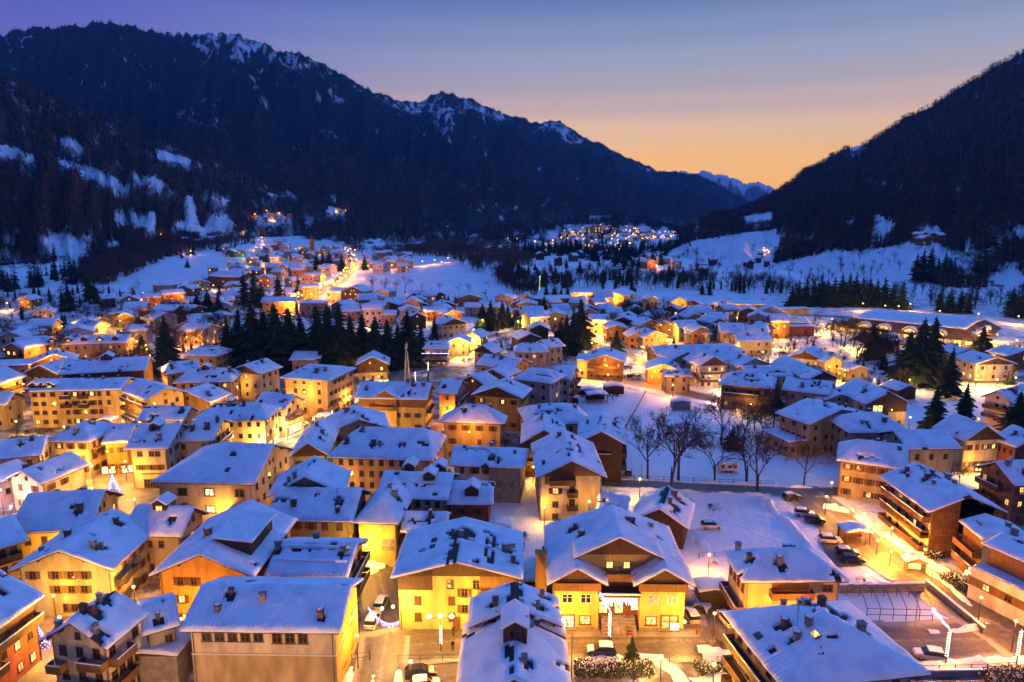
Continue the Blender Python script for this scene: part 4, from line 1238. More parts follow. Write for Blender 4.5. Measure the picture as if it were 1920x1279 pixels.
# ------------------------------------------------------------------ old town, left
h = house('yellow hotel with four storeys, tiny balconies and three roof gables', (46, 735), (226, 731), 13, 11.2, 2.0, 'x', 'yellow', front=0, side=(3, 3), ch=[(.1, .1), (.45, -.1), (-.1, .3), (.7, .2)], bare=2, lit=.1, sh=0, lod=0)
hl = h.half('F')
for a in (-.88, -.7, -.55): h.dormer(a + .0, -.75, 2.6, 1.0, 3.4, 'F', a > -.6)
for z in (10.0, 7.3, 4.6, 1.8):
    for a in (-.9, -.72, -.5): h.window('F', a * hl, z, 1.4, 1.2, 'warm' if z < 2 and a == -.9 else 'dark')
    for a in (-.2, .0, .2, .38, .55, .75):
        if random.random() < .85: h.window('F', a * hl, z, 1.1, 1.4, 'yellow' if random.random() < .12 else 'dark', 'open' if a in (.38, .0) else None)
for z in (8.9, 6.2):
    for a in (-.22, .18): h.balcony('F', z, a - .1, a + .12, 1.1)
h = house('angled end wing of the yellow hotel with balconies over the street', (222, 733), (272, 752), 12, 10.4, 2.6, 'x', 'yellow', front=(3, 3), side=(3, 3), ch=0, lit=.5, sh=0, lod=0)
for z in (8.0, 5.2, 2.6): h.balcony('F', z, -1, 1, 1.3)
h.skylight(.3, -.3)
dk = house('white and dark-timber hotel with its name in letters along the wall', (108, 703), (273, 694), 14, 11.8, 3.0, 'x', 'cream', front=0, side=(3, 3), ch=[(.3, .2), (.6, .5)], bare=3, lit=.1, sh=0, lod=0, cat='hotel', name='hotel')
dk.clad('F', 8.6, 'timber'); dk.clad('R', 0, 'timber'); hl = dk.half('F')
for k, a in enumerate((-.88, -.66, -.36, -.12, .02, .10, .24, .38, .68)): dk.window('F', a * hl, 10.2, 1.0, 1.5, 'yellow' if k in (2, 3, 7) else 'dim')
for z in (6.9, 4.0): [dk.window('F', a * hl, z, 1.4, 1.3) for a in (-.6, -.2, .3, .62, .92)]
dk.dormer(.0, -.2, 3.2, 1.6, 3.5)
fc = bpy.data.curves.new('hotel_lettering', 'FONT'); fc.body = 'HOTEL PINZOLO - DOLOMITI'; fc.size = 1.15; fc.extrude = .04; fc.align_x = 'LEFT'; fc.align_y = 'CENTER'
fc.materials.append(MATS['letter_lit'])
fo_ = bpy.data.objects.new('t', fc); COL.objects.link(fo_); fme = bpy.data.meshes.new_from_object(fo_.evaluated_get(bpy.context.evaluated_depsgraph_get())); bpy.data.objects.remove(fo_)
o = dk.put('lettering', fme, (-hl * .93, -dk.Dw / 2 - .14, 9.05)); o.rotation_euler = (math.pi / 2, 0, 0)
house('wood-gabled chalet wedged left of the dark-timber hotel', (42, 700), (110, 704), 13, 9.6, 3.0, 'y', 'cream', clad=(-1.4, 'timber', 'F'), lit=.25, ch=2, front=(3, 4), sh=.3)
h = house('yellow house with wooden balconies cut by the left edge', (-62, 742), (50, 706), 13, 10.2, 3.2, 'x', 'yellow', lit=.45, ch=2, front=(3, 6), sh=0)
for z in (7.6, 4.8): h.balcony('F', z, -1, 1, 1.2)
house('low yellow gable shed left of the four-storey yellow hotel', (12, 760), (48, 742), 9, 7.5, 2.4, 'y', 'yellow', lit=.2, ch=0, front=(2, 2))
house('flat-roofed block under even snow at the left edge', (-40, 692), (56, 688), 12, 7.5, .6, 'flat', 'tan', lit=.1, ch=1, front=(2, 5))
house('brown chalet pair of roofs left above the hotels', (56, 684), (146, 676), 12, 8.0, 3.0, 'y', 'brown', lit=.2, ch=3, bare=2, clad=(-2, 'timber', 'F'))
h = house('long dark house with a row of lit roof dormers', (74, 648), (238, 643), 12, 7.2, 2.6, 'x', 'tan', lit=.3, ch=3, front=(2, 9), bare=1, lod=1)
for k in range(5): h.dormer(-.75 + k * .36, -.7, 2.6, 1.3, 3, 'F', k in (0, 1, 3))
house('yellow hipped house in front of the tall dark conifer', (344, 667), (406, 669), (427, 656), 8.4, 2.6, 'x', 'yellow', hip=(3, 3), lit=.0, ch=1, front=(2, 3))
house('salmon house with a crooked bare chimney line on its roof', (309, 703), (378, 694), 12, 9.0, 2.6, 'x', 'salmon', lit=.1, ch=3, bare=2, hip=(3, 0))
h = house('salmon house with a wide roof and a small roof box', (325, 719), (436, 716), (453, 698), 8.6, 3.0, 'x', 'salmon', lit=.2, ch=[(.2, -.1), (.75, -.2), (-.6, .3)], bare=1, front=(3, 6), hip=(3, 3))
h.dormer(-.1, -.15, 2.6, 1.2, 2.5)
house('cream house with a dark wooden gable and tall stair window', (428, 696), (488, 702), (500, 686), 9.2, 2.6, 'y', 'cream', clad=(-.4, 'timber', 'F'), lit=.05, ch=2, front=(3, 3))
house('mustard house with a plain gable and two shuttered windows', (303, 749), (394, 756), (416, 738), 7.2, 3.0, 'y', 'mustard', lit=.1, ch=[(.6, -.3)], bare=1, front=(1, 3), lod=0)
h = house('hip-roofed cream house with small chimneys on a pyramid of snow', (85, 828), (168, 830), (206, 797), 8.6, 3.2, 'x', 'cream', hip=(6, 6), lit=.15, ch=[(-.4, -.5), (.1, -.6), (.2, .0), (.35, .05)], front=(3, 3), side=(3, 4), sh=.3)
h.balcony('R', 5.4, -.9, .2)
h = house('orange house with a glowing shop front on the square', (190, 833), (240, 830), (258, 801), 8.0, 2.6, 'x', 'orange', lit=.0, ch=[(.6, .5)], front=(2, 2), hip=(0, 0))
h.shop('F', -2.2, 3.6, 2.0); h.shop('F', 2.0, 3.2, 2.0)
h = house('cream corner house with a green sign band and a dormered snow roof', (233, 843), (315, 842), (331, 803), 9.8, 3.4, 'x', 'cream', lit=.0, ch=[(.35, -.6), (-.75, .3), (.6, .3)], front=0, side=(3, 4), bare=3)
hl = h.half('F')
for z in (8.4, 5.2):
    for a in (-.5, .15, .5): h.window('F', a * hl, z, 1.2, 1.2, 'dark', 'open' if z < 6 else None)
h.put('sign_band', MB().box(-hl * .55, hl * .6, -.12, 0, 3.5, 3.75).mesh('sign_band', 'hedge'), (0, -h.Dw / 2, 0))
for a in (-.25, .05, .35): h.shop('F', a * hl, 1.4, 2.1, 'dark')
h.dormer(-.1, -.3, 2.2, 1.5, 3)
house('narrow house hidden behind the dormered corner house', (256, 788), (344, 789), 9, 9.2, 2.4, 'x', 'cream', lit=.1, ch=[(.2, .0), (.7, -.3)], bare=2)
h = house('yellow house with a painted fresco between its upper windows', (319, 828), (398, 827), (449, 792), 9.0, 3.2, 'x', 'yellow', hip=(4, 0), lit=.0, ch=[(.45, -.4), (-.2, -.5), (.6, .2), (.85, -.2)], front=0, side=(3, 4), lod=0)
hl = h.half('F'); h.put('fresco', MB().box(-1.5, 1.5, -.06, 0, 4.2, 8.2).mesh('fresco', 'canvas'), (0, -h.Dw / 2, 0), color=(.5, .3, .2))
for z in (7.4, 4.2): [h.window('F', a * hl, z, 1.0, 1.4) for a in (-.6, .62)]
for z in (6.4, 3.6): h.balcony('R', z, -.9, .7)
h = house('bright yellow house above the lit shops of the main street', (360, 788), (500, 788), (534, 764), 9.4, 2.8, 'x', 'yellow', hip=(4, 4), lit=.25, ch=[(-.2, -.1), (.2, -.1), (.6, .2)], front=(3, 7), side=(3, 4))
h.shop('R', -2.5, 3.5, 2.4); h.shop('R', 2.0, 3.5, 2.4)
for a in (-.2, .3, .7): h.shop('F', a * h.half('F'), 3.2, 2.3)
h = house('large cream building with a smooth white hipped roof and mast', (284, 904), (477, 909), (553, 842), 10.0, 4.6, 'x', 'cream', hip=(10, 0), lit=.0, ch=[], front=0, side=(3, 6), sh=0)
hl = h.half('F')
for z in (7.8, 4.2):
    for a, k in ((-.5, 'dark'), (.08, 'shop'), (.72, 'dark')): h.window('F', a * hl, z, 2.0, 1.5, k if z > 5 else ('shop' if a == .08 else 'dark'))
h.antenna(-.1, .1); h.antenna(.3, -.1); h.skylight(.35, -.7); h.balcony('R', 5.6, -.2, .5, 1.2, 'metal')
aw = house('striped shop awning and low snow roof below the hipped cream building', (404, 986), (484, 988), 6, 3.6, .8, 'mono', 'orange', lit=.5, ch=0, front=(1, 4), name='lean_to', cat='shed')
house('snowy house roof with a small gable at the left edge of town', (-45, 866), (80, 853), 12, 7.4, 2.6, 'x', 'cream', lit=.1, ch=[(.2, -.3), (.5, -.1)], bare=1)
house('cream house facing the square with one high window', (78, 909), (170, 871), 10, 7.0, 2.4, 'x', 'cream', lit=.1, ch=[(-.7, .2), (-.4, .6)], front=(2, 3), bare=1, sh=.2)
h = house('pink-lit low shop house at the left edge', (-60, 925), (64, 884), 10, 5.6, 2.0, 'x', 'pink', lit=.7, ch=0, front=(1, 4), sh=0, kinds=('shop', 'yellow'))
house('yellow house with a broad grey snow slope above the pale green house', (14, 1002), (168, 992), 15, 8.4, 4.0, 'x', 'yellow', lit=.04, ch=[(.55, -.5), (-.6, .6), (.2, .5)], front=(2, 4), sh=0)
h = house('yellow house with wooden balcony at the far left above the alley', (-70, 1052), (54, 1012), 12, 8.6, 2.6, 'x', 'yellow', lit=.1, ch=0, front=(3, 4), sh=.4)
h.balcony('F', 6.0, -1, .9, 1.3)
house('grey house with a red-edged dormer behind the mustard gable', (228, 1003), (340, 1007), (376, 962), 8.4, 3.2, 'x', 'grey', lit=.1, ch=[(-.2, .2), (.4, .5)], front=(2, 4), side=(2, 3)).dormer(-.1, -.2, 2.4, 1.5, 3, 'F', True)

# ------------------------------------------------------------------ old town, middle
h = house('tall salmon block with a round-arched door and square windows', (525, 709), (617, 715), (658, 690), 12.2, 2.6, 'x', 'salmon', hip=(5, 5), lit=.05, ch=[(.2, -.5), (-.6, -.2), (.5, -.4)], bare=3, front=0, side=(4, 6), lod=0, sh=.2)
hl = h.half('F')
for z in (11.0, 8.3, 5.4, 2.4): [h.window('F', a * hl, z, 1.1, 1.5 if z < 10 else .8, 'yellow' if (z == 5.4 and a == -.1) else 'dark') for a in (-.5, -.1, .58) if not (z == 2.4 and a > .3)]
h.put('arched_door', MB().prism([(-1.3, 0), (1.3, 0), (1.3, 2.2), (.9, 3.1), (0, 3.5), (-.9, 3.1), (-1.3, 2.2)], -.08, 0).mesh('arched_door', 'timber_light'), (.6 * hl, -h.Dw / 2, 0))
h = house('shop house with wooden balcony and glowing ground floor on the main street', (474, 760), (534, 767), (562, 749), 8.6, 2.6, 'x', 'cream', lit=.15, ch=[(.3, .0)], front=(2, 3), bare=1)
for a in (-.3, .4): h.shop('R', a * h.half('R'), 3.4, 2.6)
h.balcony('R', 4.8, -1, 1)
house('orange house with a flat snow roof before the dark spruce wood', (542, 676), (600, 675), 9, 6.4, 1.8, 'mono', 'salmon', lit=.0, ch=0, front=(1, 3))
h = house('dark timber chalet with lit facade among tall spruces', (666, 686), (730, 684), 12, 6.6, 3.2, 'y', 'olive', lit=.3, ch=1, front=(2, 3), clad=(-3, 'timber', 'F'))
h = house('big yellow chalet with a timber top floor and hanging balcony', (664, 747), (801, 750), (830, 729), 10.0, 3.2, 'x', 'yellow', lit=.06, ch=[(.35, .0), (.5, -.1), (.8, -.2), (-.7, .2), (-.75, -.4)], front=(3, 6), side=(3, 4), bare=0, lod=0, sh=.1)
h.clad('F', 7.4, 'timber_light'); h.clad('R', 7.4, 'timber'); h.balcony('F', 6.8, -.65, .1, 1.3, 'timber_light'); h.balcony('R', 5.0, -.5, .7)
cg = Block(h.par, 7.5, 6, 10.4, 2.2, 'y', (0, 0), 'yellow', 0, .7, (-1.5, -h.D / 2 + 2.6, 0), ch=0); cg.clad('F', 7.6, 'timber_light'); cg.window('F', 0, 9.6, 1.4, 1.2)
house('salmon house with dark balconies behind the big yellow chalet', (818, 738), (856, 740), (892, 721), 9.2, 2.6, 'x', 'salmon', lit=.1, ch=2, side=(3, 4)).balcony('R', 6, -.9, .9)
house('ochre house with a brown timber gable and shuttered windows', (883, 741), (980, 748), (1009, 730), 10.0, 3.0, 'y', 'mustard', lit=.1, ch=[(.3, .2)], clad=(-.3, 'timber', 'F'), front=(3, 4), side=(3, 4), lod=0)
house('low chalet with a red-brown gable beside the ochre house', (860, 715), (908, 722), (937, 712), 6.2, 2.4, 'y', 'red', lit=.1, ch=1)
house('low yellow chalet above the red-brown gable', (898, 703), (950, 709), (963, 694), 6.4, 2.4, 'y', 'mustard', lit=.2, ch=1)
house('yellow house with a broad tiled snow roof near the lattice mast', (891, 684), (962, 693), (1003, 680), 7.4, 2.6, 'x', 'mustard', lit=.15, ch=3, bare=1)
house('cream gabled house with brown timber top by the sloping lane', (884, 658), (926, 663), (946, 657), 7.4, 2.8, 'y', 'cream', lit=.1, ch=1, clad=(-.4, 'timber', 'F'))
h = house('chalet with purple fairy lights along its lower roof edge', (792, 655), (842, 655), (853, 645), 7.6, 2.2, 'x', 'white', lit=.35, ch=2, front=(2, 4), hip=(2, 2))
for z in (5.0, 2.4): h.balcony('F', z, -1, 1, 1.4)
h.put('fairy_lights', MB().box(-h.L / 2 - .3, h.L / 2 + .3, -h.D / 2 - .8, -h.D / 2 - .65, 5.9, 6.1).mesh('fairy_lights', 'bulb_fairy'))
house('grey gabled barn-like house by the sloping lane', (837, 643), (882, 643), 12, 6.2, 2.4, 'y', 'grey', lit=.0, ch=1)
house('ochre house with a pyramidal snow roof and rows of square windows', (824, 791), (946, 795), (962, 781), 10.6, 3.6, 'x', (.50, .38, .14), hip=(6, 5), lit=.03, ch=[(-.3, -.2), (.5, .3)], front=(3, 4), side=(3, 3), lod=0, sh=.4)
house('salmon mansion with a broad smooth snow roof and many small dark windows', (614, 858), (812, 864), (832, 818), 10.2, 4.2, 'x', 'salmon', hip=(5, 3), lit=.0, ch=[(-.5, -.1), (-.3, .1), (-.72, -.55), (-.2, -.55), (-.08, -.55), (.4, -.6), (.7, .5)], front=(4, 9), side=(3, 4), lod=0, sh=0)
house('yellow-green gabled house with a timber attic on the bend of the street', (541, 858), (616, 855), 19, 8.2, 3.2, 'y', 'green', lit=.15, ch=[(.0, .3), (.4, .0), (.4, -.4)], front=(2, 3), clad=(-.2, 'timber', 'F'), lod=0)
house('rough-edged cluster of snow roofs between street and salmon mansion', (611, 814), (734, 803), 14, 7.6, 3.0, 'y', 'olive', lit=.05, ch=4, bare=3, front=(2, 4), lod=0)

# ------------------------------------------------------------------ middle ground, centre and right
house('grey hip-roofed house with four plain storeys', (960, 711), (1034, 720), (1053, 703), 10.4, 2.8, 'x', 'grey', hip=(4, 4), lit=.05, ch=1, front=(3, 3), sh=0)
h = house('grey house with brown balconies lit orange on its right side', (1033, 709), (1070, 712), (1089, 696), 9.4, 2.6, 'x', 'grey', lit=.1, ch=1, front=(3, 2), sh=0)
for z in (6.5, 3.6): h.balcony('R', z, -.9, .9)
house('salmon house with a hipped snow roof above the orange-lit road', (963, 661), (1028, 661), (1034, 650), 7.4, 2.6, 'x', 'salmon', hip=(3, 3), lit=.05, ch=1, front=(2, 4))
house('cream house with balconies behind the salmon hipped house', (1028, 653), (1060, 649), 11, 7.2, 2.4, 'x', 'cream', lit=.1, ch=1)
h = house('broad brown chalet with stacked wooden balconies and glowing ground floor', (1096, 677), (1173, 680), 16, 7.4, 2.6, 'y', 'brown', lit=.4, ch=3, front=(2, 5), bare=1)
for z in (5.0, 2.5): h.balcony('F', z, -1, 1, 1.3, 'timber_light')
house('yellow annex on the left of the broad brown chalet', (1079, 674), (1104, 676), 9, 7.0, 1.4, 'x', 'yellow', lit=.1, ch=0)
house('orange-lit bungalow under a pink-tinged snow roof', (1210, 694), (1278, 696), 13, 5.4, 2.4, 'y', 'orange', lit=.2, ch=2, front=(1, 4))
house('grey-green cottage in front of the orange-lit bungalow', (1247, 707), (1301, 706), 8, 6.2, 1.6, 'x', 'olive', lit=.0, ch=1, front=(2, 2))
h = house('white chalet with lit balconies and a pointed gable by the road', (1309, 688), (1368, 686), 14, 8.2, 3.6, 'y', 'white', lit=.5, ch=1, front=(3, 4), clad=(.0, 'timber', 'F'))
for z in (5.4, 2.6): h.balcony('F', z, -.9, .9, 1.2)
house('pale gabled house behind the white chalet', (1258, 676), (1320, 672), 13, 6.8, 2.8, 'y', 'grey', lit=.05, ch=1)
house('long low barn with a dark timber front', (1232, 669), (1310, 666), 14, 5.6, 2.8, 'x', 'darkbrown', lit=.0, ch=0, front=(1, 4))
house('long low barn with a metal-grey extension', (1310, 663), (1352, 661), 13, 6.2, 2.2, 'x', 'grey', lit=.0, ch=0, front=(1, 3))
house('low barn end with a pale snow hip beside the long barns', (1352, 660), (1398, 658), 12, 5.8, 2.2, 'x', 'grey', hip=(0, 4), lit=.0, ch=0, front=(1, 3))
house('brown-gabled house right of the white chalet', (1358, 676), (1412, 671), 13, 6.8, 2.8, 'y', 'tan', lit=.1, ch=1, clad=(-.4, 'timber', 'F'))
house('white house with a wide shallow gable among the right-hand roofs', (1384, 688), (1446, 683), 13, 6.8, 2.6, 'y', 'white', lit=.1, ch=1)
house('tan house with a level snow roof above the brown hip house', (1402, 707), (1488, 706), 12, 7.0, 2.4, 'x', 'tan', lit=.1, ch=2, front=(2, 5))
h = house('brown timbered house with a hipped snow roof beside the meadow hedge', (1347, 720), (1452, 730), 15, 8.4, 3.0, 'x', 'brown', hip=(5, 5), lit=.2, ch=2, front=(2, 6))
h.balcony('F', 5.0, -.9, .5)
house('grey-walled house with ragged snow above the flat annex', (1466, 731), (1556, 742), 14, 8.0, 2.6, 'x', 'grey', lit=.05, ch=3, bare=2)
house('low house with a zigzag roof edge behind the tan house', (1540, 754), (1612, 752), 10, 6.4, 2.2, 'y', 'tan', lit=.1, ch=1, bare=2)
h = house('house with a big snow roof and a glowing glazed balcony', (1622, 759), (1710, 757), 17, 8.0, 3.6, 'y', 'cream', lit=.3, ch=2, front=(2, 4), clad=(-2.6, 'timber', 'F'))
h.shop('F', -2.6, 3.4, 2.4, 'yellow', 6.4); h.balcony('F', 5, -.95, 0)
house('carport with open timber posts under a snow roof', (1684, 733), (1726, 730), 8, 3.6, 1.6, 'y', 'darkbrown', lit=0, ch=0, front=0, side=0, name='carport', cat='carport')
house('long dark-roofed row house with snow-free dormers', (1514, 713), (1576, 711), 26, 6.8, 2.8, 'y', 'cream', lit=.1, ch=4, bare=3, clad=(-.3, 'timber', 'F'))
house('chalet with a bright corner lamp and a tall lit gable', (1475, 669), (1545, 677), 14, 6.8, 2.8, 'y', 'cream', lit=.5, ch=1, clad=(-.3, 'timber', 'F'))
house('wide-roofed chalet just right of the bright corner lamp', (1545, 681), (1585, 680), 14, 6.6, 2.6, 'y', 'yellow', lit=.3, ch=1)
house('low summerhouse with a lit porch among garden trees', (1590, 697), (1634, 694), 8, 4.2, 1.8, 'y', 'tan', lit=.4, ch=0)
house('white chalet with two yellow windows beyond the right conifers', (1829, 684), (1908, 683), 13, 6.6, 2.6, 'y', 'white', lit=.3, ch=1, front=(2, 3), clad=(-.2, 'timber', 'F'))
house('cream cottage with one warm lit wall beyond the right conifers', (1790, 667), (1842, 664), 12, 6.4, 2.4, 'y', 'cream', lit=.1, ch=1)
house('brown wooden house at the right edge beyond the road', (1890, 668), (1960, 664), 10, 6.0, 2.4, 'y', 'brown', lit=.1, ch=1)
house('red-brown garden house in front of the sports hall', (1662, 640), (1694, 637), 9, 6.0, 2.2, 'x', 'red', lit=.15, ch=1)
house('small dark house right of the red-brown garden house', (1728, 640), (1756, 641), 9, 5.0, 2.0, 'y', 'darkbrown', lit=.1, ch=1)
house('red-lit low workshop with a flat snow roof', (1436, 615), (1532, 615), 11, 4.6, .8, 'flat', 'red', lit=.0, ch=0, front=(1, 3))
house('red-brown gabled house behind the low workshop', (1460, 606), (1518, 605), 14, 6.0, 3.0, 'y', 'red', lit=.1, ch=1, clad=(-.2, 'timber', 'F'))
house('red gabled house left of the red-brown one', (1412, 600), (1458, 603), 12, 5.6, 2.6, 'y', 'red', lit=.2, ch=1)
house('flat yellow-lit pavilion at the edge of the conifer row', (1448, 582), (1522, 580), 8, 4.0, .4, 'flat', 'yellow', lit=.3, ch=0)
house('large snow-roofed house left of the corner-lamp chalet', (1384, 641), (1452, 640), 14, 6.4, 2.6, 'x', 'cream', lit=.15, ch=1)
house('pink-tinged long snow roof among the central right houses', (1372, 623), (1444, 625), 13, 6.0, 2.4, 'x', 'tan', lit=.1, ch=1)
house('cream hipped house with snow roof in the centre of the right quarter', (1283, 626), (1336, 628), 12, 6.2, 2.6, 'x', 'cream', hip=(3, 3), lit=.05, ch=1)
house('narrow gabled house right of the cream hipped one', (1322, 615), (1350, 618), 11, 6.4, 2.4, 'y', 'tan', lit=.05, ch=1)
house('brown-gabled house with one glowing attic window', (1220, 612), (1268, 613), 12, 6.2, 2.6, 'y', 'brown', lit=.2, ch=1)
house('small gabled house tucked behind the glowing attic window', (1247, 602), (1284, 604), 10, 5.8, 2.4, 'y', 'brown', lit=.1, ch=1)
house('house half hidden by bare garden trees', (1204, 634), (1256, 631), 12, 6.0, 2.6, 'y', 'tan', lit=.25, ch=1)
house('wide dark-gabled chalet with three dormer notches in the centre', (1136, 605), (1200, 608), (1206, 596), 6.8, 3.2, 'y', 'white', lit=.05, ch=2, bare=1, clad=(-.8, 'timber', 'F'))
house('low house with blue snow roof left of the lit trees', (976, 595), (1020, 594), 11, 5.8, 2.4, 'x', 'tan', lit=.2, ch=1)
house('snow-roofed house behind the two leaning spruces', (1028, 596), (1088, 594), 12, 5.8, 2.4, 'x', 'tan', lit=.1, ch=1)
house('dark-gabled chalet under the leaning spruces', (992, 618), (1032, 618), 12, 5.8, 2.4, 'y', 'darkbrown', lit=.05, ch=1)
house('dark roof corner below the dark-gabled chalet', (972, 637), (1016, 634), 12, 6.0, 2.4, 'y', 'darkbrown', lit=.0, ch=1)
house('brightly lit open-gabled hall with a golden eave', (1115, 552), (1172, 556), 22, 6.4, 3.2, 'y', 'yellow', lit=.5, ch=0)
house('lit low hall left of the golden-eaved one', (1068, 550), (1118, 551), 18, 5.0, 1.6, 'x', 'yellow', lit=.4, ch=0)
house('long brown windowless hall with a flat snow roof', (1000, 563), (1078, 561), 18, 7.0, .6, 'flat', 'red', lit=.0, ch=0, name='hall')
house('small kiosk-like house beside the brown hall', (1112, 566), (1138, 565), 9, 4.6, 1.8, 'x', 'tan', lit=.2, ch=0)
house('snowed-over low depot in front of the river trees', (1184, 569), (1232, 568), 14, 4.2, 1.6, 'x', 'tan', lit=.1, ch=0)
house('yellow office block with lamps along its front', (1261, 567), (1315, 567), 12, 6.2, .6, 'flat', 'yellow', lit=.1, ch=0, front=(2, 4))
house('long dark factory hall with four glowing windows', (1316, 574), (1442, 574), 22, 6.6, .9, 'flat', 'brown', lit=.6, ch=0, front=(1, 6), name='factory_hall', cat='hall')
# ------------------------------------------------------------------ left middle ground
house('white chalet with green balconies below the wooded hill', (54, 590), (104, 587), 16, 8.6, 3.6, 'y', 'white', lit=.1, ch=3, front=(3, 4))
house('low gabled house left of the lamp-lit garden', (4, 625), (58, 626), 12, 5.6, 2.6, 'y', 'salmon', lit=.2, ch=0)
house('cottage with two orange attic lights near the left edge', (31, 560), (58, 560), 11, 6.0, 2.6, 'y', 'orange', lit=.6, ch=1)
house('dark-walled house first in the row below the snowy bank', (190, 560), (219, 558), 11, 6.0, 2.4, 'x', 'brown', lit=.1, ch=1)
house('tan gabled house second in the row below the snowy bank', (221, 564), (263, 562), 13, 6.4, 2.8, 'y', 'tan', lit=.1, ch=1)
house('orange-lit house third in the row below the snowy bank', (267, 559), (302, 557), 12, 6.4, 2.6, 'x', 'orange', lit=.3, ch=1)
house('orange-lit house last in the row below the snowy bank', (304, 553), (348, 550), 12, 6.0, 2.6, 'x', 'orange', lit=.3, ch=1)
house('flat-roofed villa standing alone on the snowy bank', (283, 537), (322, 537), 11, 5.4, .8, 'flat', 'tan', lit=.1, ch=1)
house('small gabled house right of the villa on the snowy bank', (331, 541), (358, 542), 11, 5.6, 2.6, 'y', 'brown', lit=.1, ch=0)
house('glowing house above the dark lane on the left slope', (354, 532), (396, 530), 12, 6.4, 2.6, 'y', 'yellow', lit=.6, ch=0)
house('tall dark block with a steep snow roof, the left one of two', (387, 517), (411, 518), 16, 10, 3.6, 'mono', 'darkbrown', lit=.0, ch=0)
house('tall dark block with a steep snow roof, the right one of two', (411, 519), (449, 520), 16, 10, 3.6, 'mono', 'darkbrown', lit=.0, ch=0)
house('brown apartment house with strip balconies before the grey poplars', (313, 580), (355, 583), 13, 8.0, 2.2, 'x', 'brown', lit=.15, ch=1)
house('low gabled house above the yellow-lit garden lamps', (192, 595), (246, 595), 12, 5.8, 2.6, 'y', 'olive', lit=.2, ch=0)
house('pink gabled house in front of the broad spruces', (328, 612), (376, 613), 13, 7.0, 2.8, 'y', 'salmon', lit=.3, ch=1)
house('brown house at the foot of the broad spruces', (384, 605), (420, 603), 12, 6.4, 2.2, 'x', 'salmon', lit=.2, ch=1)
house('small snow-roofed house left of the tall paired spruces', (412, 565), (442, 563), 11, 6.0, 2.4, 'x', 'salmon', lit=.2, ch=0)
house('yellow-walled house at the foot of the street glow', (488, 567), (555, 566), 13, 7.6, 2.2, 'x', 'yellow', lit=.3, ch=1, front=(2, 5))
house('pinkish block with a level snow roof right of the yellow-walled house', (558, 572), (608, 572), 13, 7.4, 1.0, 'flat', 'salmon', lit=.1, ch=0)
h = house('brightly lit chalet hotel with three balcony rows on the main road', (638, 547), (683, 548), 18, 10.2, 3.4, 'y', 'brown', lit=.7, ch=2, front=(3, 5), name='chalet', kinds=('yellow', 'warm'))
for z in (7.2, 4.6, 2.0): h.balcony('F', z, -1, 1, 1.2, 'timber_light')
house('yellow house beside the main road, left of the lit chalet hotel', (566, 540), (600, 538), 13, 8.6, 2.2, 'x', 'yellow', lit=.4, ch=0)
house('brown gabled chalet right of the main road curve', (698, 572), (748, 573), 15, 6.0, 3.0, 'y', 'brown', lit=.2, ch=2)
house('pair-roofed house below the lit chalet hotel', (638, 585), (694, 583), 12, 6.0, 2.4, 'x', 'tan', lit=.2, ch=1)
house('low house with a flat snow roof near the spruce tops', (688, 592), (744, 591), 11, 5.2, 2.0, 'x', 'tan', lit=.2, ch=1)
house('gabled chalet left of a small lone spruce', (760, 575), (806, 573), 13, 6.0, 2.8, 'y', 'brown', lit=.15, ch=1)
house('dark chalet half hidden behind the spruce tops', (764, 597), (802, 595), 13, 6.4, 2.6, 'y', 'darkbrown', lit=.1, ch=1)
house('lit house with an orange side wall in the valley centre', (796, 585), (831, 583), 11, 6.0, 2.2, 'x', 'orange', lit=.3, ch=1)
house('gabled house with blue snow roof in front of the raised meadow', (818, 575), (858, 573), 12, 6.0, 2.6, 'y', 'brown', lit=.15, ch=1)
house('house with warm front right of the orange side wall', (833, 591), (870, 588), 12, 5.8, 2.4, 'y', 'orange', lit=.2, ch=1)
house('cream chalet with a dark gable and one lit attic window', (826, 610), (878, 606), 13, 7.4, 2.8, 'y', 'cream', lit=.15, ch=2, clad=(-.4, 'timber', 'F'))
house('broad brown-roofed house at the edge of the raised meadow', (858, 560), (902, 558), 12, 5.6, 2.4, 'y', 'brown', lit=.1, ch=0)
house('small house under the meadow trees', (814, 555), (838, 554), 10, 5.6, 2.4, 'y', 'brown', lit=.1, ch=0)
house('small lit house at the left foot of the meadow', (764, 557), (788, 556), 10, 5.4, 2.4, 'y', 'brown', lit=.3, ch=0)
house('long shed with a two-step snow roof below the meadow', (870, 577), (950, 576), 14, 5.6, 2.0, 'x', 'grey', lit=.05, ch=0)
house('house with a glowing side yard by the sloping lane', (866, 632), (904, 634), 12, 6.0, 2.4, 'y', 'salmon', lit=.3, ch=0)
house('small house above the raised meadow end, cut by a dark spruce', (925, 557), (962, 560), 10, 5.4, 2.2, 'y', 'salmon', lit=.1, ch=0)

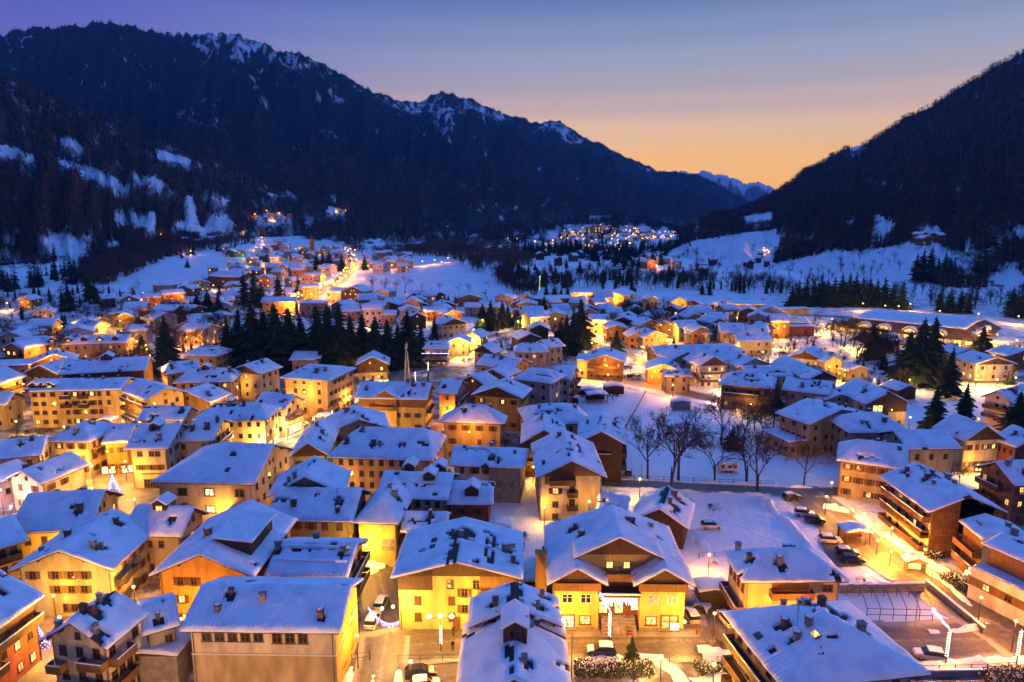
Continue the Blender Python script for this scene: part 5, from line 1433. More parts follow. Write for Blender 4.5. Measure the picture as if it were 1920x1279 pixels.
# ------------------------------------------------------------------ church and houses of the far quarter on the left
FAR = []
def farhouse(u, v, w, d, he, rise, rz, wall, lit, label, group):
    p = hit(u, v)
    o = thing('village_house', label, 'house', (p.x, p.y, p.z - .3), rz, group)
    b = Block(o, w, d, he, rise, 'y' if random.random() < .5 else 'x', (0, 0), wall, 2, .7, ch=1 if random.random() < .5 else 0, thick=.6)
    b.windows('F', 2, random.randint(2, 3), lit, 0, 1.3, 1.5, attic=False)
    if random.random() < .5: b.windows('R', 2, 2, lit, 0, 1.3, 1.5, attic=False)
    FAR.append(p)
    return p
walls = ['cream', 'yellow', 'salmon', 'white', 'tan', 'orange', 'brown', 'grey']
placed = []
def far_cluster(n, poly, label, group, size=(10, 16), lit=.3, gap=13, wl=walls):
    us = [p[0] for p in poly]; vs = [p[1] for p in poly]
    k = t = 0
    while k < n and t < n * 40:
        t += 1
        u, v = random.uniform(min(us), max(us)), random.uniform(min(vs), max(vs))
        if not inpoly(u, v, poly): continue
        p = hit(u, v)
        if any((p - q).length < gap for q in placed): continue
        placed.append(p.copy())
        w = random.uniform(*size)
        farhouse(u, v, w, w * random.uniform(.8, 1.2), random.uniform(5.5, 9), random.uniform(2, 3.2), random.uniform(-.6, .6), random.choice(wl), lit, label, group)
        k += 1
far_cluster(72, [(390, 500), (430, 470), (470, 460), (540, 456), (640, 468), (650, 500), (600, 530), (500, 548), (400, 545)], 'small snow-roofed house crowded round the far church on the left', 'houses round the far church', (10, 15), .4, 15)
far_cluster(24, [(680, 478), (770, 484), (760, 510), (690, 512)], 'low snow-roofed house right of the glowing main road', 'houses right of the far road', (11, 16), .35, 18)
far_cluster(8, [(440, 545), (470, 540), (480, 560), (440, 575)], 'snow-roofed house glimpsed between the paired spruces', 'houses between the spruces', (11, 15), .4, 14)
far_cluster(5, [(478, 416), (545, 406), (548, 414), (480, 422)], 'tiny lit house on the wooded hillside clearing', 'hillside clearing houses', (10, 14), .6, 22)
far_cluster(3, [(618, 394), (648, 397), (648, 401), (618, 401)], 'tiny lit farmhouse by the triangular hillside clearing', 'triangular clearing houses', (10, 13), .7, 20)
far_cluster(6, [(330, 452), (420, 448), (430, 462), (340, 468)], 'grey snow-roofed house at the foot of the wooded hill', 'hill foot houses', (12, 20), .15, 24)
far_cluster(62, [(1030, 462), (1060, 432), (1110, 422), (1180, 426), (1266, 438), (1262, 450), (1200, 462), (1120, 470), (1040, 470)], 'tiny twinkling house in the far village under the dark mountain', 'houses of the far village', (9, 15), .35, 20)
far_cluster(9, [(1190, 488), (1268, 484), (1272, 504), (1195, 506)], 'farmstead roof by the river trees, seen small in the valley', 'riverside farm roofs', (12, 18), .35, 22)
far_cluster(5, [(1010, 478), (1130, 482), (1130, 500), (1010, 500)], 'lonely barn on the wide snowy valley fields', 'barns on the valley fields', (8, 12), 0, 50, ['brown', 'darkbrown'])
far_cluster(6, [(900, 462), (960, 460), (960, 475), (905, 478)], 'small hillside house in the blue dusk left of the far village', 'blue dusk houses', (12, 16), .3, 30)
far_cluster(7, [(1300, 500), (1440, 470), (1450, 500), (1320, 520)], 'dark hut on the right-hand snow meadow', 'huts on the meadow', (7, 11), .1, 40, ['brown', 'darkbrown'])
far_cluster(3, [(1715, 452), (1760, 450), (1762, 456), (1718, 458)], 'red-brown hut at the top of the snow meadow', 'huts at the meadow top', (10, 13), .1, 25, ['red', 'brown'])
far_cluster(44, [(940, 570), (1110, 575), (1220, 580), (1400, 600), (1500, 625), (1420, 660), (1300, 650), (1210, 655), (1100, 640), (960, 620)], 'snow-roofed house among the crowded roofs beyond the orange road', 'crowded roofs beyond the orange road', (9, 13), .25, 15)
far_cluster(26, [(0, 650), (120, 630), (260, 600), (420, 585), (420, 640), (200, 660), (40, 690)], 'snow-roofed house half lost among the left-hand garden trees', 'houses among the left gardens', (10, 14), .25, 19)
far_cluster(16, [(620, 560), (800, 560), (860, 600), (760, 620), (640, 600)], 'snow-roofed house between the main road and the raised meadow', 'houses below the raised meadow', (10, 13), .25, 17)

p = hit(573, 484)
ch_o = thing('church', 'floodlit orange church with a square bell tower in the left quarter', 'church', (p.x, p.y, p.z - .3), .25)
cb = Block(ch_o, 13, 24, 11, 5, 'y', (0, 0), 'orange', 2, .7, ch=0, thick=.6)
obj('bell_tower', MB().box(-3, 3, -3, 3, -1, 22).box(-3.4, 3.4, -3.4, 3.4, 22, 22.8).box(-2.6, 2.6, -2.6, 2.6, 22.8, 26).mesh('bell_tower', 'plaster'), ch_o, (9.5, -4, 0), color=PAL['orange'])
obj('spire', MB().add([(-3, -3, 26), (3, -3, 26), (3, 3, 26), (-3, 3, 26), (0, 0, 34)], [(0, 1, 4), (1, 2, 4), (2, 3, 4), (3, 0, 4)]).mesh('spire', 'roof_tile'), ch_o, (9.5, -4, 0))
cb.windows('F', 2, 2, .8, 0, 1.4, 2.4)
p = hit(1113, 440)
fo = thing('church', 'brightly floodlit yellow building standing out in the far village', 'building', (p.x, p.y, p.z - .3), 0)
fb = Block(fo, 40, 22, 20, 6, 'y', (0, 0), 'yellow', 2, 1, ch=0, thick=.8); fb.windows('F', 3, 4, .9, 0, 3, 4)

# ------------------------------------------------------------------ sports hall on the right
a, b = P(1600, 596, 7.5), P(1810, 617, 7.5)
ex = (b - a); Ls = ex.length; ex.normalize(); ey = Vector((-ex.y, ex.x, 0))
Ds = 42.0
c = a + ex * Ls / 2 + ey * Ds / 2
so = thing('sports_hall', 'huge brown sports hall with sloping skirts and a white snow roof', 'sports hall', (c.x, c.y, 0), math.atan2(ex.y, ex.x))
hx, hy = Ls / 2, Ds / 2
sk = 7.0
m = MB(); m.add([(-hx, -hy, 7.5), (hx, -hy, 7.5), (hx, hy, 7.5), (-hx, hy, 7.5), (-hx - sk, -hy - sk, 2.9), (hx + sk, -hy - sk, 2.9), (hx + sk, hy + sk, 2.9), (-hx - sk, hy + sk, 2.9)],
                [(4, 5, 1, 0), (5, 6, 2, 1), (6, 7, 3, 2), (7, 4, 0, 3)])
obj('skirt_roof', m.mesh('skirt_roof', 'timber_light'), so)
dm, sm = roof_parts(Ls + 1, Ds + 1, 7.5, lambda x, y: 1.2 * (1 - abs(y) / (Ds / 2 + 1)), 3.0, .5, 'x', [], [], 3)
r = obj('roof', dm, so); obj('roof_snow', sm, r)
obj('wall', MB().box(-hx - sk + 1.5, hx + sk - 1.5, -hy - sk + 1.5, hy + sk - 1.5, -1, 3.2).mesh('wall', 'plaster'), so, color=PAL['cream'])
for k in range(14):
    x = -hx - 3 + (2 * hx + 6) * k / 13
    obj('window', T['win_' + ('yellow' if k not in (5, 6, 11) else 'dim')], so, (x, -hy - sk + 1.45, 1.7), 0, (3.4, 1, 2.0))
for k, x in enumerate((-.72, -.35, .12, .62)):
    m = MB(); m.prism([(-3.2, 0), (3.2, 0), (2.8, 1.3), (1.6, 2.2), (0, 2.6), (-1.6, 2.2), (-2.8, 1.3)], 0, 6)
    o = obj('arched_dormer', m.mesh('arched_dormer', 'timber'), so, (x * hx, -hy - sk * .75, 3.6))
    obj('glazing', MB().prism([(-2.6, .2), (2.6, .2), (2.2, 1.2), (1.2, 1.9), (0, 2.2), (-1.2, 1.9), (-2.2, 1.2)], -.08, 0).mesh('glazing', 'lit_warm'), o)
    obj('roof_snow', MB().prism([(-3.6, 0), (-2.8, 1.4), (-1.6, 2.35), (0, 2.8), (1.6, 2.35), (2.8, 1.4), (3.6, 0), (3.3, 1.6), (1.9, 2.8), (0, 3.2), (-1.9, 2.8), (-3.3, 1.6)], -.4, 6).mesh('roof_snow', 'snow'), o)
for k in range(4): obj('snow_drift', MB().ball((0, 0, 0), 2.4, 8, 5, sz=.6, jit=.3).mesh('snow_drift', 'snow', True), so, (hx + 3.5, -hy + 3 + k * 9, 5.0))
# ------------------------------------------------------------------ trees
def conifer_mesh(seed, whorls, boughs, material, r0=.23, fine=True, droop=.35):
    rnd = random.Random(seed)
    m = MB()
    for k in range(whorls):
        t = k / whorls
        z = .10 + .88 * t
        r = r0 * (1 - t) ** .85 * rnd.uniform(.68, 1.22) + .012
        nb = max(4, int(boughs * (1 - .5 * t)))
        a0 = rnd.random() * 6.28
        for q in range(nb):
            a = a0 + 6.283 * q / nb + rnd.uniform(-.25, .25)
            rr = r * rnd.uniform(.5, 1.3)
            ca, sa = math.cos(a), math.sin(a)
            dz = droop * rr * rnd.uniform(.6, 1.4)
            w = rr * rnd.uniform(.22, .36)
            zz = z + rnd.uniform(-.012, .012)
            def pt(d, s, h): return (ca * d - sa * s, sa * d + ca * s, zz + h)
            if fine:
                v = [pt(0, 0, .012), pt(rr * .45, w * .7, -dz * .35 - .008), pt(rr * .5, 0, -dz * .2 + .006), pt(rr * .45, -w * .7, -dz * .35 - .008),
                     pt(rr * .8, w * .55, -dz * .85 - .01), pt(rr, 0, -dz), pt(rr * .8, -w * .55, -dz * .85 - .01), pt(rr * .35, w * 1.2, -dz * .6 - .02), pt(rr * .35, -w * 1.2, -dz * .6 - .02)]
                m.add(v, [(0, 2, 1), (0, 3, 2), (1, 2, 4), (2, 5, 4), (2, 6, 5), (2, 3, 6), (0, 1, 7), (0, 8, 3), (2, 7, 8)])
            else:
                v = [pt(0, 0, .03), pt(rr * .7, w, -dz), pt(rr, 0, -dz * 1.1), pt(rr * .7, -w, -dz)]
                m.add(v, [(0, 2, 1), (0, 3, 2)])
    m.add([(.012, 0, .93), (-.006, .011, .93), (-.006, -.011, .93), (0, 0, 1.02)], [(0, 1, 3), (1, 2, 3), (2, 0, 3)])
    return m.mesh('crown', material)
def bare_mesh(seed, levels=5, material='twigs', far=False, spread=.62, split=3):
    rnd = random.Random(seed)
    m = MB()
    def grow(p, d, ln, r, lv):
        bend = Vector((rnd.uniform(-1, 1), rnd.uniform(-1, 1), rnd.uniform(-.2, .5))) * .16
        q = p + (d + bend).normalized() * ln * .5
        e = q + (d + bend * 2.2 + Vector((0, 0, .12))).normalized() * ln * .5
        if lv > 1:
            m.tube([p, q, e], [r, r * .8, r * .62], 4 if lv < levels else 6, cap=False)
        else:
            r = max(r, .0017) if not far else r
            a = d.orthogonal().normalized() * r
            m.add([p + a, p - a, e], [(0, 1, 2)])
            b = d.cross(a).normalized() * r
            m.add([p + b, p - b, e], [(0, 1, 2)])
        if lv <= 0: return
        n = split + (1 if rnd.random() < .5 else 0)
        for k in range(n):
            a = d.orthogonal().normalized(); a.rotate(Matrix.Rotation(rnd.random() * 6.283, 3, d))
            nd = (d + a * spread * rnd.uniform(.6, 1.35)).normalized()
            st = p.lerp(e, rnd.uniform(.55, 1.0)) if k else e
            grow(st, nd, ln * rnd.uniform(.58, .80), r * .54 if k else r * .64, lv - 1)
    grow(Vector((0, 0, -.02)), Vector((0, 0, 1)), .30, .0150 if not far else .018, levels)
    zs = max(v[2] for v in m.v)
    m.v = [(x / zs, y / zs, z / zs) for x, y, z in m.v]
    return m.mesh('crown', material)
CON = [conifer_mesh(s, 30, 12, 'needles', r) for s, r in ((1, .20), (2, .25), (3, .30))]
CONS = [conifer_mesh(s, 18, 9, 'needles', r) for s, r in ((4, .20), (5, .25))]
BARE = [bare_mesh(s, 6, spread=w) for s, w in ((11, .62), (12, .75), (13, .55))]
BARES = [bare_mesh(s, 5, spread=w) for s, w in ((14, .62), (15, .50))]
BUSH = [bare_mesh(s, 5, spread=1.05, split=4) for s in (21, 22)]
TRUNK = MB().tube([(0, 0, -.02), (0, 0, .5), (0, 0, .97)], [.018, .011, .002], 6).mesh('trunk', 'bark')
TRUNKB = MB().tube([(0, 0, -.03), (.004, 0, .12), (0, .004, .30)], [.016, .0125, .0105], 7).mesh('trunk', 'bark')
def tree(kind, u, v, vtop, label, group=None, wide=1.0, p=None, hgt=None):
    p = p if p is not None else hit(u, v)
    hgt = hgt or (v - vtop) * mpp(p) * random.uniform(.92, 1.08)
    near = p.y < 400
    if kind == 'bare' and near: hgt *= 1.22
    name = {'con': 'spruce_tree', 'bare': 'bare_tree', 'bush': 'bare_bush'}[kind]
    o = thing(name, label, 'bush' if kind == 'bush' else 'tree', (p.x, p.y, p.z - .1), random.random() * 6.28, group)
    s = (hgt * wide, hgt * wide, hgt)
    me = random.choice((CON if near else CONS) if kind == 'con' else BUSH if kind == 'bush' else (BARE if near else BARES))
    obj('crown', me, o, scale=s)
    if kind != 'bush': obj('trunk', TRUNK if kind == 'con' else TRUNKB, o, scale=(hgt, hgt, hgt))
    return o
def grove(kind, lst, label, group, wide=1.0):
    for t in lst: tree(kind, *t, label, group, wide * random.uniform(.9, 1.15))
grove('con', [(430, 690, 590), (452, 688, 578), (478, 694, 572), (500, 690, 583), (520, 695, 570), (545, 688, 578), (566, 684, 588)], 'tall dark spruce in the left grove above the old town', 'spruces of the left half of the grove', 1.35)
grove('con', [(598, 690, 563), (618, 692, 575), (640, 696, 568), (660, 690, 590), (682, 684, 585), (706, 690, 592), (728, 690, 598), (748, 688, 602), (766, 684, 580)], 'tall dark spruce in the right grove above the old town', 'spruces of the right half of the grove', 1.35)
tree('con', 316, 700, 596, 'broad dark spruce rising above the roofs of the two hotels', None, 1.3)
tree('con', 815, 640, 586, 'dark spruce standing beside the cream chalet with lit attic')
tree('con', 790, 662, 600, 'dark spruce at the right end of the big grove')
tree('con', 268, 668, 626, 'round dark conifer left of the broad spruce by the hotels', None, 1.5)
tree('con', 240, 670, 640, 'low dark conifer by the orange glow above the hotels', None, 1.6)
grove('con', [(372, 602, 548), (392, 600, 538), (412, 604, 545)], 'broad dark spruce above the pink gabled house', 'clump above the pink gabled house', 1.5)
grove('con', [(460, 575, 512), (478, 572, 506), (492, 576, 522)], 'dark spruce in the clump left of the main road glow', 'clump left of the road glow', 1.4)
tree('con', 522, 555, 516, 'rounded dark conifer, left of two beside the yellow road glow', None, 1.8)
tree('con', 560, 552, 514, 'slim dark conifer, right of two beside the yellow road glow', None, 1.1)
grove('con', [(594, 506, 474), (606, 508, 468), (618, 507, 470)], 'rounded dark conifer between the far church and the main road', 'conifers by the far church', 1.7)
tree('con', 641, 508, 474, 'pointed dark conifer just left of the far road lights', None, 1.5)
tree('con', 684, 506, 478, 'pointed dark conifer just right of the far road lights', None, 1.5)
grove('con', [(130, 582, 522), (118, 580, 540)], 'large dark conifer behind the white chalet with green balconies', 'conifers behind the white chalet', 1.5)
grove('con', [(168, 565, 506), (180, 570, 525)], 'large dark conifer at the top of the left-hand house row', 'conifers of the left row', 1.4)
tree('con', 65, 566, 532, 'slim young spruce, left of three below the snowy field'); tree('con', 76, 568, 537, 'slim young spruce, middle of three below the snowy field'); tree('con', 94, 566, 536, 'slim young spruce, right of three below the snowy field')
tree('con', 18, 546, 508, 'dark spruce at the left edge of the snowy field', None, 1.3); tree('con', 250, 553, 534, 'small lone spruce on the snowy bank')
tree('con', 352, 502, 484, 'small dark spruce at the corner of the snowy field', None, 1.4)
tree('con', 30, 680, 632, 'dark conifer at the left edge above the flat-roofed block', None, 1.6)
grove('con', [(905, 615, 566), (920, 618, 560), (942, 614, 563), (952, 612, 572)], 'dark spruce in the clumps right of the cream chalet', 'spruces right of the cream chalet', 1.3)
tree('con', 808, 560, 540, 'small lone spruce in front of the raised meadow', None, 1.2)
grove('con', [(1062, 660, 590), (1075, 668, 582), (1088, 650, 562), (1050, 655, 600)], 'tall dark spruce beside the broad brown chalet', 'spruces by the broad brown chalet', 1.2)
tree('con', 1155, 662, 614, 'pointed dark spruce among the bare garden trees', None, 1.5)
grove('con', [(1024, 560, 530), (1040, 562, 528), (1052, 564, 535), (1064, 560, 532)], 'dark spruce in the row behind the brown hall', 'spruces behind the brown hall', 1.5)
grove('con', [(1002, 585, 555), (1020, 588, 552)], 'small spruce in front of the brown hall', 'spruces before the brown hall', 1.4)
tree('con', 1184, 545, 508, 'tall dark poplar-like conifer by the river fields', None, 1.0); tree('con', 1190, 553, 535, 'bushy dark conifer at the foot of the tall one by the river', None, 1.8)
tree('con', 1316, 552, 528, 'dark pine in the snowy river field, left of two', None, 1.8); tree('con', 1330, 553, 522, 'dark pine in the snowy river field, right of two', None, 1.3)
grove('con', [(1178, 590, 560), (1195, 595, 566), (1214, 600, 562), (1228, 606, 570)], 'dark spruce beside the wide dark-gabled chalet', 'spruces by the dark-gabled chalet', 1.4)
rowx = [(1484, 574, 530), (1496, 575, 522), (1510, 574, 518), (1525, 574, 520), (1538, 573, 512), (1550, 576, 518), (1562, 574, 520), (1576, 573, 514), (1590, 574, 508), (1602, 574, 512), (1615, 575, 516), (1628, 574, 514), (1642, 575, 520), (1656, 576, 518), (1672, 578, 524), (1690, 580, 526)]
grove('con', rowx, 'dark spruce in the long row behind the sports hall', 'row behind the sports hall', 1.5)
grove('con', [(1760, 584, 540), (1780, 586, 538), (1800, 586, 542), (1815, 588, 548), (1895, 592, 540), (1912, 596, 536)], 'dark spruce among the lamps right of the long conifer row', 'spruces among the right lamps', 1.7)
grove('con', [(1716, 528, 470), (1728, 526, 460), (1742, 528, 464), (1756, 530, 480), (1770, 532, 486), (1784, 534, 494)], 'dark spruce in the grove on the snow meadow', 'grove on the snow meadow', 1.4)
tree('con', 1634, 672, 606, 'dark spruce before the left corner of the sports hall', None, 1.25)
tree('con', 1700, 712, 615, 'tall dark conifer of the clump before the sports hall, left one', None, 1.3); tree('con', 1722, 720, 600, 'tall dark conifer of the clump before the sports hall, middle one', None, 1.3); tree('con', 1744, 708, 592, 'tall dark conifer of the clump before the sports hall, right one', None, 1.1)
tree('con', 1840, 664, 608, 'rounded dark conifer before the right end of the sports hall', None, 1.6)
tree('con', 1778, 745, 652, 'tall dark fir rising right of the carport', None, 1.1)
tree('con', 1750, 808, 722, 'broad dark fir behind the plain tan house, left of two', None, 1.4); tree('con', 1806, 800, 712, 'broad dark fir behind the plain tan house, right of two', None, 1.3)
tree('con', 1905, 812, 732, 'broad dark fir cut by the right edge', None, 1.5)
tree('con', 1455, 762, 730, 'bushy conifer at the corner of the brown timbered house', None, 1.8)
h_ = tree('con', 1184, 1236, 1182, 'small green spruce with lights between the road and the hedge', None, 1.25)
tree('con', 1372, 842, 800, 'dark bushy conifer between the bare meadow trees', None, 2.2)
tree('con', 706, 712, 690, 'yellow-lit garden conifer before the dark timber chalet', None, 2.4)
tree('con', 972, 618, 588, 'conifer glowing yellow under a street lamp', None, 1.9)
# bare trees one by one
tree('bare', 1214, 897, 784, 'tall bare tree, first from the left on the wide snow meadow', None, 1.0)
tree('bare', 1258, 912, 800, 'bare tree with low forks, second from the left on the snow meadow', None, 1.0)
tree('bare', 1272, 902, 786, 'tall spreading bare tree, third from the left on the snow meadow', None, 1.15)
tree('bare', 1340, 905, 812, 'bare tree with one leaning bough left of the caravan', None, 1.0)
tree('bare', 1400, 906, 802, 'bare tree just right of the caravan', None, 1.0)
tree('bare', 1420, 922, 832, 'wide bare tree beside the lane right of the caravan', None, 1.2)
tree('bare', 1507, 912, 834, 'bare tree by the corner of the stained farmhouse', None, 1.0)
tree('bare', 1352, 832, 755, 'dense bare tree at the top of the meadow, left of two', None, 1.1); tree('bare', 1394, 832, 765, 'dense bare tree at the top of the meadow, right of two', None, 1.1)
tree('bare', 1290, 738, 690, 'bare tree shading the grey-green cottage', None, 1.2)
tree('bush', 1286, 960, 925, 'small bare shrub on the lower snow meadow, left one', None, .8); tree('bush', 1338, 966, 935, 'round bare shrub on the lower snow meadow, right one', None, 1.0)
tree('bush', 980, 1035, 990, 'snowy garden bush beside the twin-gabled hotel', None, .9); tree('bush', 1050, 1006, 970, 'thin bare garden tree behind the twin-gabled hotel', None, .6)
tree('bush', 1338, 1222, 1185, 'leafless bush glowing yellow at the roadside', None, 1.0)
tree('bush', 1190, 1282, 1250, 'snow-dusted bush at the bottom edge', None, 1.2)
tree('bush', 1614, 1102, 1078, 'thin bare sapling in the snowy plot by the right road', None, .7)
tree('bush', 1800, 905, 862, 'yellowish bare tree between the tan house and the brown chalet', None, 1.0)
tree('bare', 640, 785, 752, 'bare street tree beside the salmon block', None, 1.2); tree('bare', 802, 722, 668, 'bare tree lit by the purple-edged chalet', None, 1.0)
tree('bush', 1150, 752, 728, 'bare orchard bush by the snowy sheds', None, 1.2); tree('bush', 1160, 800, 776, 'bare bush against the meadow wall', None, 1.0)
grove('bush', [(40, 822, 802), (62, 822, 800), (86, 822, 800)], 'clipped garden tree before the four-storey yellow hotel', 'trees before the yellow hotel', 1.3)
grove('bare', [(700, 545, 515), (722, 546, 518), (742, 548, 520), (760, 542, 512)], 'bare tree at the left foot of the raised meadow', 'bare trees left of the raised meadow', 1.2)
grove('bare', [(790, 545, 530), (824, 545, 528), (862, 548, 530), (880, 548, 530), (916, 540, 524), (914, 562, 540)], 'round bare tree along the foot of the raised meadow', 'bare trees at the meadow foot', 1.2)
# rows of bare trees by the river and on the meadows
def rowtrees(kind, n, poly, hr, label, group, wide=1.0, gap=4):
    us = [p[0] for p in poly]; vs = [p[1] for p in poly]; k = t = 0
    while k < n and t < n * 30:
        t += 1
        u, v = random.uniform(min(us), max(us)), random.uniform(min(vs), max(vs))
        if not inpoly(u, v, poly): continue
        p = hit(u, v)
        tree(kind, u, v, 0, label, group, wide * random.uniform(.85, 1.2), p, random.uniform(*hr)); k += 1
rowtrees('bare', 60, [(1000, 535), (1100, 526), (1300, 530), (1420, 540), (1420, 548), (1300, 540), (1100, 540), (1000, 548)], (9, 17), 'bare riverside tree in the belt across the valley', 'bare riverside belt')
rowtrees('con', 14, [(1010, 530), (1260, 520), (1300, 528), (1010, 542)], (10, 18), 'dark conifer in the riverside belt across the valley', 'conifers of the riverside belt', 1.1)
rowtrees('bare', 46, [(1290, 480), (1440, 450), (1520, 490), (1640, 485), (1700, 480), (1690, 515), (1500, 530), (1320, 510)], (7, 13), 'small bare orchard tree on the right-hand snow meadow', 'orchard trees on the meadow', 1.15)
rowtrees('bare', 46, [(850, 495), (900, 490), (985, 540), (1000, 560), (960, 552), (900, 505)], (8, 14), 'bare tree in the dark gully beside the raised meadow', 'trees in the dark gully', 1.1)
rowtrees('con', 10, [(960, 505), (1140, 495), (1160, 512), (970, 520)], (8, 15), 'small dark tree dotted on the wide valley fields', 'trees on the valley fields', 1.4)
rowtrees('bare', 24, [(960, 500), (1180, 490), (1200, 512), (970, 522)], (8, 13), 'small bare tree dotted on the wide valley fields', 'bare trees on the valley fields', 1.2)
rowtrees('con', 26, [(1150, 492), (1260, 478), (1260, 496), (1150, 510)], (11, 18), 'dark tree of the coppice before the far village', 'coppice before the far village', 1.3)
rowtrees('bare', 26, [(1160, 560), (1290, 590), (1240, 650), (1130, 640)], (7, 12), 'bare garden tree among the central houses', 'bare garden trees in the centre', 1.1)
rowtrees('bare', 30, [(60, 640), (280, 590), (420, 600), (400, 660), (120, 690)], (8, 14), 'brown bare garden tree among the left-hand houses', 'bare garden trees on the left', 1.2)
rowtrees('bare', 16, [(1560, 640), (1660, 660), (1720, 700), (1620, 700)], (8, 13), 'bare garden tree below the sports hall', 'bare trees below the sports hall', 1.2)
rowtrees('bare', 10, [(1380, 762), (1500, 770), (1520, 830), (1420, 830), (1380, 800)], (5, 9), 'thin bare tree of the hedge above the meadow', 'bare hedge trees', 1.3)
rowtrees('con', 40, [(1000, 470), (1240, 462), (1230, 474), (1010, 482)], (14, 24), 'dark tree of the wood below the far village', 'wood below the far village', 1.3)

# ------------------------------------------------------------------ forests on the slopes
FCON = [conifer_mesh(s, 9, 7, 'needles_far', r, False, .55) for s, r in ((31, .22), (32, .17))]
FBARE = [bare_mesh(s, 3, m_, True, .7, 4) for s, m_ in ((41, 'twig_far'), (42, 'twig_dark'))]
for me in FBARE:      # thicken the twigs so that they read from far away
    for v in me.vertices: v.co.x *= 1.25; v.co.y *= 1.25
HOUSE_R = [(c, .52 * max(L, D)) for (_, _, c, L, D) in HOUSES] + [(p, 8.0) for p in placed]
ROADP = np.array([(q.x, q.y, w / 2 + 1.5) for f, w in ROADS.values() for q in f])
HR = np.array([(c.x, c.y, r) for c, r in HOUSE_R])
def free(x, y, m=0.0):
    if (np.hypot(HR[:, 0] - x, HR[:, 1] - y) < HR[:, 2] + m).any(): return False
    return not (np.hypot(ROADP[:, 0] - x, ROADP[:, 1] - y) < ROADP[:, 2]).any()
def instances(name, pts, sizes, proto, label, seed=0, cat='forest'):
    rng = np.random.default_rng(seed)
    n = len(pts)
    me = bpy.data.meshes.new(name)
    me.from_pydata([tuple(p) for p in pts], [], [])
    sc = me.attributes.new('sc', 'FLOAT', 'POINT'); sc.data.foreach_set('value', np.asarray(sizes, dtype=np.float32))
    rt = me.attributes.new('rt', 'FLOAT', 'POINT'); rt.data.foreach_set('value', (rng.random(n) * 6.28).astype(np.float32))
    o = obj(name, me)
    tag(o, label, cat, kind='stuff')
    po = bpy.data.objects.new('forest_tree', proto)
    ng = bpy.data.node_groups.new('forest_nodes', 'GeometryNodeTree')
    ng.interface.new_socket('Geometry', in_out='INPUT', socket_type='NodeSocketGeometry')
    ng.interface.new_socket('Geometry', in_out='OUTPUT', socket_type='NodeSocketGeometry')
    N, Lk = ng.nodes, ng.links
    gi, go = N.new('NodeGroupInput'), N.new('NodeGroupOutput')
    ip = N.new('GeometryNodeInstanceOnPoints')
    oi = N.new('GeometryNodeObjectInfo'); oi.inputs['Object'].default_value = po
    na = N.new('GeometryNodeInputNamedAttribute'); na.data_type = 'FLOAT'; na.inputs['Name'].default_value = 'sc'
    nr_ = N.new('GeometryNodeInputNamedAttribute'); nr_.data_type = 'FLOAT'; nr_.inputs['Name'].default_value = 'rt'
    cx = N.new('ShaderNodeCombineXYZ')
    Lk.new(nr_.outputs['Attribute'], cx.inputs['Z'])
    mp = N.new('GeometryNodeMeshToPoints')
    Lk.new(gi.outputs[0], mp.inputs['Mesh'])
    Lk.new(mp.outputs['Points'], ip.inputs['Points'])
    Lk.new(oi.outputs['Geometry'], ip.inputs['Instance'])
    Lk.new(na.outputs['Attribute'], ip.inputs['Scale'])
    Lk.new(cx.outputs[0], ip.inputs['Rotation'])
    Lk.new(ip.outputs['Instances'], go.inputs[0])
    md = o.modifiers.new('forest', 'NODES'); md.node_group = ng
    return o
def forest(name, grid, n, proto, hr, label, smax=1.02, smin=0.0, lim=.42, seed=0, uband=None):
    V, S, nv = GRIDS[grid]
    rng = np.random.default_rng(seed)
    nr, nu = S.shape
    jmax = min(nr - 2, int(nv * smax)); jmin = int(nv * smin)
    A = np.zeros((nr - 1, nu - 1))
    e1 = V[:-1, 1:] - V[:-1, :-1]; e2 = V[1:, :-1] - V[:-1, :-1]
    A = np.linalg.norm(np.cross(e1, e2), axis=2)
    d = np.linalg.norm(V[:-1, :-1], axis=2)
    Wt = A / d ** 1.3
    Wt[S[:-1, :-1] > lim] = 0
    Wt[jmax + 1:] = 0; Wt[:jmin] = 0
    Wt /= Wt.sum()
    idx = rng.choice(Wt.size, n, p=Wt.ravel())
    j, i = np.unravel_index(idx, Wt.shape)
    a, b = rng.random(n)[:, None], rng.random(n)[:, None]
    pts = V[j, i] * (1 - a) * (1 - b) + V[j, i + 1] * a * (1 - b) + V[j + 1, i] * (1 - a) * b + V[j + 1, i + 1] * a * b
    pts[:, 2] -= .5
    return instances(name, pts, rng.uniform(hr[0], hr[1], n), proto, label, seed)
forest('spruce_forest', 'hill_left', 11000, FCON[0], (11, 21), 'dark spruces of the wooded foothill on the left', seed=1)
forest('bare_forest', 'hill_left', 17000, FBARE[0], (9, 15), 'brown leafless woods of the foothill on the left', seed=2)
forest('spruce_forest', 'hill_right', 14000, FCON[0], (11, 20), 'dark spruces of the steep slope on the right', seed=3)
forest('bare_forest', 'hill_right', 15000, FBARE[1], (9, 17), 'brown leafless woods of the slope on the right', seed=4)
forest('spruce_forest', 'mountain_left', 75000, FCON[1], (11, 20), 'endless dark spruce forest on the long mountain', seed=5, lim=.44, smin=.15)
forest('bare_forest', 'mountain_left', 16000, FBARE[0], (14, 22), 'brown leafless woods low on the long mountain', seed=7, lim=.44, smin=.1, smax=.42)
forest('spruce_forest', 'hill_terrace', 2200, FCON[1], (13, 22), 'dark woods round the far village', seed=6, lim=.40)

